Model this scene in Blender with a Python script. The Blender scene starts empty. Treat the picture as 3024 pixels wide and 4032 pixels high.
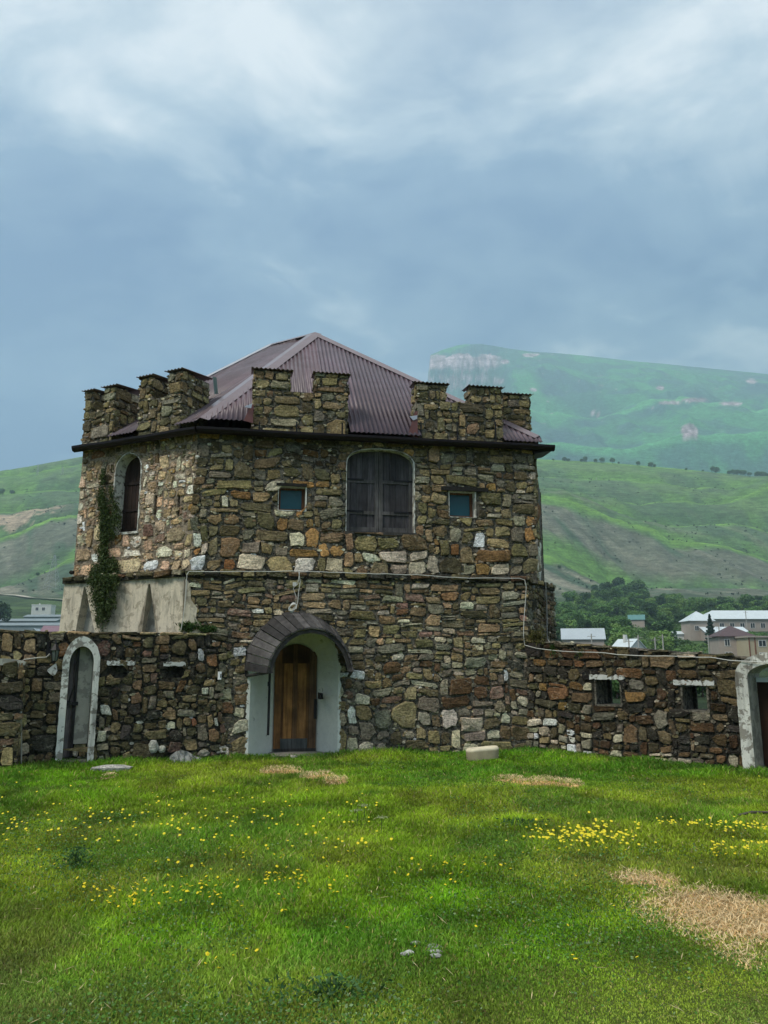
import bpy, bmesh, math, random
import numpy as np
from mathutils import Vector, Matrix
from mathutils.geometry import tessellate_polygon

R = math.radians
scene = bpy.context.scene
COL = scene.collection

# ------------------------------------------------------------------ camera
EYE = 1.70
PITCH = math.atan(584 / 3000)
cam_data = bpy.data.cameras.new('camera')
cam = bpy.data.objects.new('camera', cam_data)
COL.objects.link(cam)
cam.location = (0, 0, EYE)
cam.rotation_euler = (R(90) + PITCH, 0, 0)
cam_data.sensor_fit = 'VERTICAL'
cam_data.sensor_height = 36.0
cam_data.lens = 36.0 * 3000 / 4032
cam_data.clip_start = 0.1
cam_data.clip_end = 30000
scene.camera = cam

# ------------------------------------------------------------------ world, sun, exposure
SUN_EL, SUN_AZ = R(52), R(-128)          # azimuth measured from +Y towards +X: from behind on the left
world = bpy.data.worlds.new('World')
scene.world = world
world.use_nodes = True
wt = world.node_tree
wt.nodes.clear()


def wn(kind, **kw):
    n = wt.nodes.new(kind)
    for k, v in kw.items():
        setattr(n, k, v)
    return n


def wmath(op, a, b=None, c=None, clamp=False):
    n = wn('ShaderNodeMath', operation=op, use_clamp=clamp)
    for i, v in enumerate((a, b, c)):
        if v is None:
            continue
        if isinstance(v, (int, float)):
            n.inputs[i].default_value = v
        else:
            wt.links.new(v, n.inputs[i])
    return n.outputs[0]


def wmix(f, a, b):
    n = wn('ShaderNodeMix', data_type='RGBA')
    for s, v in ((n.inputs[0], f), (n.inputs[6], a), (n.inputs[7], b)):
        if isinstance(v, (int, float)):
            s.default_value = v
        elif isinstance(v, tuple):
            s.default_value = (*v, 1)
        else:
            wt.links.new(v, s)
    return n.outputs[2]


def build_sky():
    out = wn('ShaderNodeOutputWorld')
    bg = wn('ShaderNodeBackground')
    bg.inputs['Strength'].default_value = 0.10
    sky = wn('ShaderNodeTexSky', sky_type='NISHITA')
    sky.sun_disc = False
    sky.sun_elevation = SUN_EL
    sky.sun_rotation = SUN_AZ
    tc = wn('ShaderNodeTexCoord')
    sep = wn('ShaderNodeSeparateXYZ')
    wt.links.new(tc.outputs['Generated'], sep.inputs[0])
    x, y, z = sep.outputs
    zc = wmath('MAXIMUM', z, 0.0)
    den = wmath('ADD', zc, 0.30)
    px, py = wmath('DIVIDE', x, den), wmath('DIVIDE', y, den)
    comb = wn('ShaderNodeCombineXYZ')
    wt.links.new(px, comb.inputs[0]); wt.links.new(py, comb.inputs[1])

    def noise(scale, detail, dist, off, sx=1.0, sy=1.0, rough=0.5):
        mp = wn('ShaderNodeMapping')
        mp.inputs['Location'].default_value = off
        mp.inputs['Scale'].default_value = (sx, sy, 1)
        wt.links.new(comb.outputs[0], mp.inputs[0])
        n = wn('ShaderNodeTexNoise')
        n.inputs['Scale'].default_value = scale
        n.inputs['Detail'].default_value = detail
        n.inputs['Roughness'].default_value = rough
        n.inputs['Distortion'].default_value = dist
        wt.links.new(mp.outputs[0], n.inputs['Vector'])
        return n.outputs['Fac']
    big = noise(0.95, 2.0, 0.5, (3.1, 0.7, 0), 0.55, 1.2)
    mid = noise(3.0, 6.0, 0.5, (7.3, 2.2, 4.0), 0.85, 1.15, 0.58)
    fine = noise(8.5, 7.0, 0.5, (1.3, 5.2, 8.0), 0.9, 1.1, 0.6)
    # overcast law: lighter towards the zenith
    elev = wn('ShaderNodeMapRange'); elev.interpolation_type = 'SMOOTHSTEP'
    elev.inputs['From Min'].default_value = 0.30; elev.inputs['From Max'].default_value = 0.72
    wt.links.new(z, elev.inputs['Value'])
    t = wmath('MULTIPLY_ADD', big, 2.0, -1.0)
    t = wmath('ADD', t, wmath('MULTIPLY_ADD', mid, 1.75, -0.88))
    t = wmath('ADD', t, wmath('MULTIPLY_ADD', fine, 0.75, -0.38))
    t = wmath('ADD', t, wmath('MULTIPLY_ADD', elev.outputs[0], 0.95, 0.05))
    # lighter cloud bank hanging low on the eastern side, with a ragged upper edge
    edge = wmath('ADD', wmath('MULTIPLY_ADD', mid, 0.16, -0.08), wmath('MULTIPLY_ADD', fine, 0.10, -0.05))
    side = wmath('MULTIPLY_ADD', x, 0.34, 0.305)
    bank = wn('ShaderNodeMapRange'); bank.interpolation_type = 'SMOOTHSTEP'
    bank.inputs['From Min'].default_value = -0.02; bank.inputs['From Max'].default_value = 0.045
    wt.links.new(wmath('ADD', wmath('SUBTRACT', side, z), edge), bank.inputs['Value'])
    bx = wn('ShaderNodeMapRange'); bx.interpolation_type = 'SMOOTHSTEP'
    bx.inputs['From Min'].default_value = 0.10; bx.inputs['From Max'].default_value = 0.22
    wt.links.new(x, bx.inputs['Value'])
    t = wmath('ADD', t, wmath('MULTIPLY', wmath('MULTIPLY', bank.outputs[0], bx.outputs[0]), 0.16))
    ramp = wn('ShaderNodeValToRGB')
    e = ramp.color_ramp.elements
    e[0].position = 0.0; e[0].color = (0.120, 0.195, 0.350, 1)
    e[1].position = 1.0; e[1].color = (0.71, 0.75, 0.775, 1)
    m = e.new(0.45); m.color = (0.230, 0.325, 0.450, 1)
    m = e.new(0.75); m.color = (0.46, 0.545, 0.615, 1)
    wt.links.new(t, ramp.inputs[0])
    zf = wn('ShaderNodeMapRange'); zf.inputs['From Min'].default_value = 0.60; zf.inputs['From Max'].default_value = 0.95
    wt.links.new(z, zf.inputs['Value'])
    grey = wmix(wmath('MULTIPLY', zf.outputs[0], 0.80), ramp.outputs[0], (0.68, 0.665, 0.63))
    gain = wmath('MULTIPLY_ADD', zc, 4.2, 4.7)
    vm = wn('ShaderNodeVectorMath', operation='SCALE')
    wt.links.new(grey, vm.inputs[0]); wt.links.new(gain, vm.inputs[3])
    res = wmix(0.94, sky.outputs[0], vm.outputs[0])
    wt.links.new(res, bg.inputs['Color'])
    wt.links.new(bg.outputs[0], out.inputs['Surface'])


build_sky()
sun_data = bpy.data.lights.new('sun', 'SUN')
sun_data.energy = 1.5
sun_data.angle = R(14)
sun_data.color = (1.0, 0.94, 0.82)
sun = bpy.data.objects.new('sun', sun_data)
COL.objects.link(sun)
sd = Vector((math.sin(SUN_AZ) * math.cos(SUN_EL), math.cos(SUN_AZ) * math.cos(SUN_EL), math.sin(SUN_EL)))
sun.rotation_euler = sd.to_track_quat('Z', 'Y').to_euler()
sun.location = (0, 0, 30)
scene.view_settings.view_transform = 'Standard'
scene.view_settings.look = 'None'
scene.view_settings.exposure = 1.02
scene.view_settings.gamma = 1.0
scene.view_settings.use_curve_mapping = False
scene.cycles.volume_bounces = 1
scene.cycles.max_bounces = 6
scene.cycles.diffuse_bounces = 3
scene.cycles.transparent_max_bounces = 8
scene.cycles.use_denoising = True

# ------------------------------------------------------------------ survey helpers
SP, CP = math.sin(PITCH), math.cos(PITCH)


def ray(u, v):
    """direction through a point of the 3024x4032 survey photograph"""
    x = (u - 1512) / 3000
    y = (2016 - v) / 3000
    return (x, CP - y * SP, SP + y * CP)


def at_depth(u, v, Y):
    d = ray(u, v)
    k = Y / d[1]
    return Vector((d[0] * k, Y, EYE + d[2] * k))


def on_ground(u, v, z=0.0):
    d = ray(u, v)
    k = (z - EYE) / d[2]
    return Vector((d[0] * k, d[1] * k, z))


class Frame:
    """a vertical wall plane: s runs left to right as seen, z up, o outwards"""
    def __init__(self, ax, ay, bx, by):
        self.O = (ax, ay)
        L = math.hypot(bx - ax, by - ay)
        self.L = L
        self.d = ((bx - ax) / L, (by - ay) / L)
        self.n = (self.d[1], -self.d[0])

    def pt(self, s, z, o=0.0):
        return (self.O[0] + self.d[0] * s + self.n[0] * o, self.O[1] + self.d[1] * s + self.n[1] * o, z)

    def px(self, u, v, o=0.0):
        d = ray(u, v)
        ox, oy = self.O[0] + self.n[0] * o, self.O[1] + self.n[1] * o
        k = (ox * self.n[0] + oy * self.n[1]) / (d[0] * self.n[0] + d[1] * self.n[1])
        x, y = d[0] * k, d[1] * k
        return ((x - ox) * self.d[0] + (y - oy) * self.d[1], EYE + d[2] * k)


# ------------------------------------------------------------------ numpy noise
def _hash(ix, iy, seed):
    h = (ix.astype(np.int64) * 374761393 + iy.astype(np.int64) * 668265263 + seed * 1274126177) & 0x7fffffff
    h = ((h ^ (h >> 13)) * 1274126177) & 0x7fffffff
    h = (h ^ (h >> 16)) & 0xffffff
    return h / float(0xffffff)


def vnoise(x, y, seed=0):
    x = np.asarray(x, float); y = np.asarray(y, float)
    ix, iy = np.floor(x), np.floor(y)
    fx, fy = x - ix, y - iy
    fx = fx * fx * (3 - 2 * fx); fy = fy * fy * (3 - 2 * fy)
    ix = ix.astype(np.int64); iy = iy.astype(np.int64)
    a = _hash(ix, iy, seed); b = _hash(ix + 1, iy, seed)
    c = _hash(ix, iy + 1, seed); d = _hash(ix + 1, iy + 1, seed)
    return (a * (1 - fx) + b * fx) * (1 - fy) + (c * (1 - fx) + d * fx) * fy


def fbm(x, y, octaves=4, seed=0, gain=0.5):
    x = np.asarray(x, float); y = np.asarray(y, float)
    t = 0; amp = 1; tot = 0
    for i in range(octaves):
        t = t + amp * vnoise(x * 2 ** i + 17.3 * i, y * 2 ** i - 9.1 * i, seed + i)
        tot += amp
        amp *= gain
    return t / tot


def n1(x, y, seed=0):
    return float(vnoise(x, y, seed)) - 0.5


# ------------------------------------------------------------------ object helpers
def tag(o, label=None, cat=None, group=None, kind=None):
    if label: o['label'] = label
    if cat: o['category'] = cat
    if group: o['group'] = group
    if kind: o['kind'] = kind
    return o


def thing(name, label, cat, loc=(0, 0, 0), group=None):
    o = bpy.data.objects.new(name, None)
    COL.objects.link(o)
    o.location = loc
    o.empty_display_size = 0.2
    return tag(o, label, cat, group)


class MB:
    def __init__(self):
        self.v = []; self.f = []; self.c = []

    def add(self, verts, faces, col=(1, 1, 1)):
        b = len(self.v)
        self.v.extend([tuple(p) for p in verts])
        self.f.extend([tuple(i + b for i in f) for f in faces])
        if len(col) == 3 and isinstance(col[0], (int, float)):
            self.c.extend([col] * len(verts))
        else:
            self.c.extend(col)
        return self

    def box(self, frame, s0, s1, z0, z1, o0, o1, col=(1, 1, 1)):
        p = [frame.pt(s, z, o) for o in (o1, o0) for (s, z) in ((s0, z0), (s1, z0), (s1, z1), (s0, z1))]
        self.add(p, [(0, 1, 2, 3), (5, 4, 7, 6), (1, 5, 6, 2), (4, 0, 3, 7), (3, 2, 6, 7), (4, 5, 1, 0)], col)
        return self

    def prism(self, frame, poly, o0, o1, col=(1, 1, 1)):
        """poly counter-clockwise in (s, z); o0 back, o1 front"""
        n = len(poly)
        p = [frame.pt(s, z, o1) for s, z in poly] + [frame.pt(s, z, o0) for s, z in poly]
        f = [tuple(range(n)), tuple(range(2 * n - 1, n - 1, -1))]
        f += [(i, n + i, n + (i + 1) % n, (i + 1) % n) for i in range(n)]
        self.add(p, f, col)
        return self

    def tube(self, pts, r, sides=6, col=(1, 1, 1), closed=False):
        pts = [Vector(p) for p in pts]
        n = len(pts)
        rings = []
        up = Vector((0.13, 0.21, 1)).normalized()
        for i, p in enumerate(pts):
            a = pts[max(i - 1, 0)]; b = pts[min(i + 1, n - 1)]
            t = (b - a).normalized()
            u = t.cross(up)
            if u.length < 1e-3: u = t.cross(Vector((1, 0, 0)))
            u.normalize(); w = t.cross(u)
            rr = r[i] if isinstance(r, (list, tuple)) else r
            rings.append([p + (u * math.cos(k * 2 * math.pi / sides) + w * math.sin(k * 2 * math.pi / sides)) * rr for k in range(sides)])
        verts = [v for ring in rings for v in ring]
        f = []
        for i in range(n - 1):
            for k in range(sides):
                k2 = (k + 1) % sides
                f.append((i * sides + k, i * sides + k2, (i + 1) * sides + k2, (i + 1) * sides + k))
        f.append(tuple(range(sides - 1, -1, -1)))
        f.append(tuple((n - 1) * sides + k for k in range(sides)))
        self.add(verts, f, col)
        return self

    def build(self, name, mat, parent=None, smooth=False, fix=False):
        loc = Vector(parent.location) if parent is not None and parent.parent is None else Vector((0, 0, 0))
        base = Vector((0, 0, 0))
        q = parent
        while q is not None:
            base += Vector(q.location); q = q.parent
        me = bpy.data.meshes.new(name)
        vs = [(x - base.x, y - base.y, z - base.z) for x, y, z in self.v]
        me.from_pydata(vs, [], self.f)
        if fix:
            bm = bmesh.new(); bm.from_mesh(me)
            bmesh.ops.recalc_face_normals(bm, faces=bm.faces)
            bm.to_mesh(me); bm.free()
        a = me.color_attributes.new('Col', 'FLOAT_COLOR', 'POINT')
        arr = np.ones((len(self.v), 4), np.float32)
        arr[:, :3] = np.array(self.c, np.float32).reshape(-1, 3)
        a.data.foreach_set('color', arr.ravel())
        if mat: me.materials.append(mat)
        if smooth: me.polygons.foreach_set('use_smooth', [True] * len(me.polygons))
        o = bpy.data.objects.new(name, me)
        COL.objects.link(o)
        if parent is not None: o.parent = parent
        return o


def slab(mb, frame, outer, holes, o0, o1, col=(1, 1, 1)):
    """a wall plate with openings: front at o1, back at o0, all edges closed"""
    loops = [outer] + holes
    flat = [p for lp in loops for p in lp]
    tris = tessellate_polygon([[Vector((s, z, 0)) for s, z in lp] for lp in loops])
    n = len(flat)
    v = [frame.pt(s, z, o1) for s, z in flat] + [frame.pt(s, z, o0) for s, z in flat]
    f = []
    for t in tris:
        f.append(tuple(t)); f.append(tuple(n + i for i in reversed(t)))
    k = 0
    for lp in loops:
        m = len(lp)
        for i in range(m):
            a, b = k + i, k + (i + 1) % m
            f.append((a, n + a, n + b, b))
        k += m
    mb.add(v, f, col)


def arch(s0, s1, zb, zs, zt, n=14, power=2.0):
    """outline of an arched opening, counter-clockwise from bottom left... bottom right"""
    pts = [(s1, zb), (s1, zs)]
    c, a, b = (s0 + s1) / 2, (s1 - s0) / 2, zt - zs
    for i in range(1, n):
        th = math.pi * i / n
        cs, sn = math.cos(th), math.sin(th)
        pts.append((c + a * math.copysign(abs(cs) ** (2 / power), cs), zs + b * abs(sn) ** (2 / power)))
    pts += [(s0, zs), (s0, zb)]
    return pts


def rect(s0, s1, z0, z1):
    return [(s0, z0), (s1, z0), (s1, z1), (s0, z1)]


# ------------------------------------------------------------------ materials
def mat_base(name):
    m = bpy.data.materials.new(name)
    m.use_nodes = True
    nt = m.node_tree
    bs = nt.nodes['Principled BSDF']
    bs.inputs['Roughness'].default_value = 0.9
    bs.inputs['Specular IOR Level'].default_value = 0.25
    return m, nt, bs


def nnoise(nt, vec, scale, detail=4, rough=0.6, dist=0.0):
    n = nt.nodes.new('ShaderNodeTexNoise')
    n.inputs['Scale'].default_value = scale
    n.inputs['Detail'].default_value = detail
    n.inputs['Roughness'].default_value = rough
    n.inputs['Distortion'].default_value = dist
    nt.links.new(vec, n.inputs['Vector'])
    return n.outputs['Fac']


def nramp(nt, fac, stops):
    r = nt.nodes.new('ShaderNodeValToRGB')
    e = r.color_ramp.elements
    while len(e) < len(stops): e.new(0.5)
    for i, (p, c) in enumerate(stops):
        e[i].position = p
        e[i].color = (c, c, c, 1) if isinstance(c, (int, float)) else (*c, 1)
    nt.links.new(fac, r.inputs[0])
    return r.outputs[0]


def nmix(nt, fac, a, b, blend='MIX'):
    n = nt.nodes.new('ShaderNodeMix'); n.data_type = 'RGBA'; n.blend_type = blend
    for s, v in ((n.inputs[0], fac), (n.inputs[6], a), (n.inputs[7], b)):
        if isinstance(v, (int, float)): s.default_value = v
        elif isinstance(v, tuple): s.default_value = (*v, 1)
        else: nt.links.new(v, s)
    return n.outputs[2]


def nvec(nt, scale=(1, 1, 1), coord='Object', rot=(0, 0, 0)):
    tc = nt.nodes.new('ShaderNodeTexCoord')
    mp = nt.nodes.new('ShaderNodeMapping')
    mp.inputs['Scale'].default_value = scale
    mp.inputs['Rotation'].default_value = rot
    nt.links.new(tc.outputs[coord], mp.inputs[0])
    return mp.outputs[0]


def nbump(nt, bs, h, strength, dist):
    b = nt.nodes.new('ShaderNodeBump')
    b.inputs['Strength'].default_value = strength
    b.inputs['Distance'].default_value = dist
    nt.links.new(h, b.inputs['Height'])
    nt.links.new(b.outputs[0], bs.inputs['Normal'])
    return b


def attr(nt, name='Col'):
    a = nt.nodes.new('ShaderNodeAttribute'); a.attribute_name = name
    return a.outputs['Color']


def m_stone(name, lichen=0.35):
    m, nt, bs = mat_base(name)
    v = nvec(nt)
    c = attr(nt)
    n_a = nramp(nt, nnoise(nt, v, 3.5, 5, 0.65, 0.4), [(0.28, 0.60), (0.5, 1.0), (0.72, 1.5)])
    c1 = nmix(nt, 1.0, c, n_a, 'MULTIPLY')
    n_b = nramp(nt, nnoise(nt, v, 26, 4, 0.7), [(0.34, 0.50), (0.5, 1.0), (0.68, 1.62)])
    c2 = nmix(nt, 1.0, c1, n_b, 'MULTIPLY')
    f = nramp(nt, nnoise(nt, v, 8, 6, 0.78, 0.8), [(0.57, 0.0), (0.64, lichen)])
    c3 = nmix(nt, f, c2, (0.50, 0.46, 0.36))
    f2 = nramp(nt, nnoise(nt, v, 6, 5, 0.7, 1.2), [(0.30, 0.40), (0.40, 0.0)])
    c4 = nmix(nt, f2, c3, (0.030, 0.028, 0.022))
    nt.links.new(c4, bs.inputs['Base Color'])
    vs = nvec(nt, (1, 1, 2.6))
    h1 = nnoise(nt, vs, 7, 6, 0.72, 0.3)
    nbump(nt, bs, h1, 0.95, 0.055)
    return m


def m_mortar(name, a, b, c=(0.04, 0.038, 0.032)):
    m, nt, bs = mat_base(name)
    v = nvec(nt)
    f = nramp(nt, nnoise(nt, v, 2.2, 5, 0.7, 0.5), [(0.35, 0), (0.65, 1)])
    k = nmix(nt, f, a, b)
    g = nramp(nt, nnoise(nt, v, 14, 5, 0.7, 0.2), [(0.42, 1.0), (0.56, 0.0)])
    k = nmix(nt, g, k, c)
    nt.links.new(k, bs.inputs['Base Color'])
    nbump(nt, bs, nnoise(nt, v, 18, 6, 0.75), 1.0, 0.06)
    return m


def m_plaster(name, base, patch, amount=0.5, streak=0.0, scale=2.0):
    m, nt, bs = mat_base(name)
    v = nvec(nt)
    k = nmix(nt, nramp(nt, nnoise(nt, v, 9 * scale / 2, 5, 0.7), [(0.3, 0), (0.7, 1)]), base, tuple(x * 0.86 for x in base))
    f = nramp(nt, nnoise(nt, v, 2.6 * scale, 6, 0.65, 0.4), [(amount, 1.0), (amount + 0.045, 0.0)])
    k = nmix(nt, f, k, patch)
    if streak:
        vz = nvec(nt, (4.5, 4.5, 0.8))
        g = nramp(nt, nnoise(nt, vz, 1.0, 5, 0.7, 0.2), [(0.50, 0.0), (0.70, streak)])
        k = nmix(nt, g, k, (0.035, 0.033, 0.028))
    nt.links.new(k, bs.inputs['Base Color'])
    nbump(nt, bs, nnoise(nt, v, 12, 6, 0.7), 0.5, 0.02)
    return m


def m_wood(name, scale, contrast=0.6, rough=0.8):
    m, nt, bs = mat_base(name)
    c = attr(nt)
    v = nvec(nt, scale)
    g = nramp(nt, nnoise(nt, v, 1.0, 6, 0.7, 0.35), [(0.28, 1 - contrast), (0.5, 1.0), (0.75, 1 + contrast)])
    k = nmix(nt, 1.0, c, g, 'MULTIPLY')
    v2 = nvec(nt)
    f = nramp(nt, nnoise(nt, v2, 3.2, 3, 0.6), [(0.35, 0.62), (0.7, 1.25)])
    k = nmix(nt, 1.0, k, f, 'MULTIPLY')
    nt.links.new(k, bs.inputs['Base Color'])
    bs.inputs['Roughness'].default_value = rough
    nbump(nt, bs, nnoise(nt, v, 1.0, 6, 0.7), 0.6, 0.012)
    return m


def m_plain(name, col, rough=0.7, metal=0.0, var=0.25, scale=6, use_attr=False, spec=0.25, bump=0.0):
    m, nt, bs = mat_base(name)
    v = nvec(nt)
    f = nramp(nt, nnoise(nt, v, scale, 5, 0.65), [(0.25, 1 - var), (0.75, 1 + var)])
    k = nmix(nt, 1.0, attr(nt) if use_attr else col, f, 'MULTIPLY')
    nt.links.new(k, bs.inputs['Base Color'])
    bs.inputs['Roughness'].default_value = rough
    bs.inputs['Metallic'].default_value = metal
    bs.inputs['Specular IOR Level'].default_value = spec
    if bump: nbump(nt, bs, nnoise(nt, v, scale * 3, 5, 0.7), 0.6, bump)
    return m


def m_leaf(name, trans=0.25):
    m, nt, bs = mat_base(name)
    c = attr(nt)
    nt.links.new(c, bs.inputs['Base Color'])
    bs.inputs['Roughness'].default_value = 0.6
    bs.inputs['Specular IOR Level'].default_value = 0.3
    if trans:
        tr = nt.nodes.new('ShaderNodeBsdfTranslucent')
        nt.links.new(c, tr.inputs['Color'])
        mx = nt.nodes.new('ShaderNodeMixShader'); mx.inputs[0].default_value = trans
        nt.links.new(bs.outputs[0], mx.inputs[1]); nt.links.new(tr.outputs[0], mx.inputs[2])
        nt.links.new(mx.outputs[0], nt.nodes['Material Output'].inputs['Surface'])
    return m


M = {}
M['stone'] = m_stone('rubble stone')
M['mortar'] = m_mortar('grey lime mortar', (0.28, 0.25, 0.20), (0.15, 0.135, 0.105), (0.045, 0.041, 0.032))
M['mortar_dark'] = m_mortar('dark mortar', (0.11, 0.098, 0.072), (0.055, 0.048, 0.036), (0.018, 0.017, 0.013))
M['mortar_tan'] = m_mortar('tan mortar', (0.50, 0.40, 0.30), (0.38, 0.305, 0.225), (0.18, 0.145, 0.105))
M['plaster_white'] = m_plaster('white limewash', (0.76, 0.77, 0.70), (0.40, 0.41, 0.36), 0.33)
M['plaster_worn'] = m_plaster('worn limewash', (0.78, 0.77, 0.70), (0.30, 0.28, 0.24), 0.44, 0.6, 2.6)
M['plaster_grey'] = m_plaster('grey render', (0.50, 0.48, 0.41), (0.30, 0.29, 0.25), 0.46)
M['plaster_tan'] = m_plaster('weathered tan render', (0.74, 0.65, 0.50), (0.46, 0.40, 0.30), 0.43, 0.6, 2.4)
M['wood_v'] = m_wood('weathered boards', (26, 26, 1.6))
M['wood_out'] = m_wood('canopy boards', (14, 2.2, 14), 0.5)
M['iron'] = m_plain('black iron', (0.016, 0.015, 0.016), 0.5, 0.2, 0.3)
M['gutter'] = m_plain('brown painted gutter', (0.012, 0.007, 0.007), 0.38, 0.1, 0.3, 4)
M['pane'] = m_plain('teal window pane', (0.010, 0.085, 0.105), 0.25, 0.0, 0.1, 4, spec=0.5)
M['cable'] = m_plain('white cable', (0.66, 0.65, 0.60), 0.5, 0, 0.1)
M['leaf'] = m_leaf('leaves')
M['grass'] = m_leaf('grass blades', 0.35)
M['bark'] = m_plain('bark', (0.07, 0.055, 0.04), 0.95, 0, 0.3, 8, bump=0.02)
M['dark_room'] = m_plain('unlit interior', (0.02, 0.018, 0.015), 0.95)

# ------------------------------------------------------------------ masonry
PAL = {
    'olive': (0.170, 0.145, 0.082), 'brown': (0.150, 0.112, 0.068), 'dolive': (0.085, 0.076, 0.046),
    'grey': (0.165, 0.155, 0.125), 'ochre': (0.235, 0.145, 0.062), 'rust': (0.150, 0.082, 0.045),
    'pale': (0.36, 0.335, 0.27), 'white': (0.58, 0.555, 0.50), 'tan': (0.25, 0.19, 0.115),
    'dark': (0.040, 0.038, 0.034), 'pink': (0.36, 0.275, 0.20), 'dbrown': (0.082, 0.052, 0.030),
    'orange': (0.26, 0.140, 0.055), 'blue': (0.115, 0.120, 0.115), 'mauve': (0.155, 0.105, 0.085),
}


def pick(rng, table):
    names, w = zip(*table)
    k = rng.choices(names, w)[0]
    c = PAL[k]
    g = rng.uniform(0.62, 1.36)
    return tuple(min(0.8, max(0.01, x * g * q * rng.uniform(0.93, 1.07))) for x, q in zip(c, (1.58, 1.48, 1.30)))


def layout(S0, S1, Z0, Z1, size, rng):
    """rubble bond: always lay the next stone on the lowest free stretch"""
    cell = 0.02
    n = max(1, int(round((S1 - S0) / cell)))
    sky = np.full(n, Z0, float)
    out = []
    guard = 0
    while guard < 20000:
        guard += 1
        i = int(np.argmin(sky))
        zb = sky[i]
        if zb >= Z1 - 0.03: break
        j = i
        while j < n and abs(sky[j] - zb) < 0.028: j += 1
        seg = (j - i) * cell
        w, h = size(S0 + (i + j) / 2 * cell, zb)
        w *= math.exp(rng.gauss(0, 0.38)); h *= math.exp(rng.gauss(0, 0.30))
        if seg < 0.07:
            left = sky[i - 1] if i > 0 else 9e9
            right = sky[j] if j < n else 9e9
            t = min(left, right)
            if t > 1e9: t = zb + 0.1
            if t - zb > 0.05 and seg >= 0.04:
                out.append((S0 + i * cell, S0 + j * cell, zb, t))
            sky[i:j] = t
            continue
        if w > seg * 0.72: w = seg
        k = max(3, int(round(w / cell)))
        if j - (i + k) < 4: k = j - i
        k = min(k, j - i)
        zt = zb + h
        for q in (i - 1, i + k):
            if 0 <= q < n and abs(sky[q] - zt) < 0.045 and sky[q] > zb + 0.04: zt = sky[q]
        if Z1 - zt < 0.06: zt = Z1
        zt = min(zt, Z1)
        base = float(np.mean(sky[i:i + k]))
        if zt - base > 0.03: out.append((S0 + i * cell, S0 + (i + k) * cell, base, zt))
        sky[i:i + k] = max(zt, zb + 0.02)
    return out


class Hole:
    def __init__(self, kind, s0, s1, z0, z1, zs=None, power=2.0, pad=0.012):
        self.kind = kind; self.s0 = s0 - pad; self.s1 = s1 + pad; self.z0 = z0 - pad; self.z1 = z1 + pad
        self.zs = zs; self.power = power

    def norm(self, s, z):
        c, a, b = (self.s0 + self.s1) / 2, (self.s1 - self.s0) / 2, self.z1 - self.zs
        return (abs((s - c) / a) ** self.power + abs((z - self.zs) / b) ** self.power) ** (1 / self.power)

    def inside(self, s, z):
        if not (self.s0 < s < self.s1 and self.z0 < z < self.z1): return False
        if self.kind == 'arch' and z > self.zs: return self.norm(s, z) < 1
        return True

    def push(self, s, z):
        if not self.inside(s, z): return s, z
        if self.kind == 'arch' and z > self.zs:
            c = (self.s0 + self.s1) / 2
            k = self.norm(s, z)
            if k < 1e-3: return s, self.z1
            return c + (s - c) / k, self.zs + (z - self.zs) / k
        opts = [(s - self.s0, (self.s0, z)), (self.s1 - s, (self.s1, z)), (z - self.z0, (s, self.z0))]
        if self.kind == 'rect': opts.append((self.z1 - z, (s, self.z1)))
        return min(opts)[1]


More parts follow.
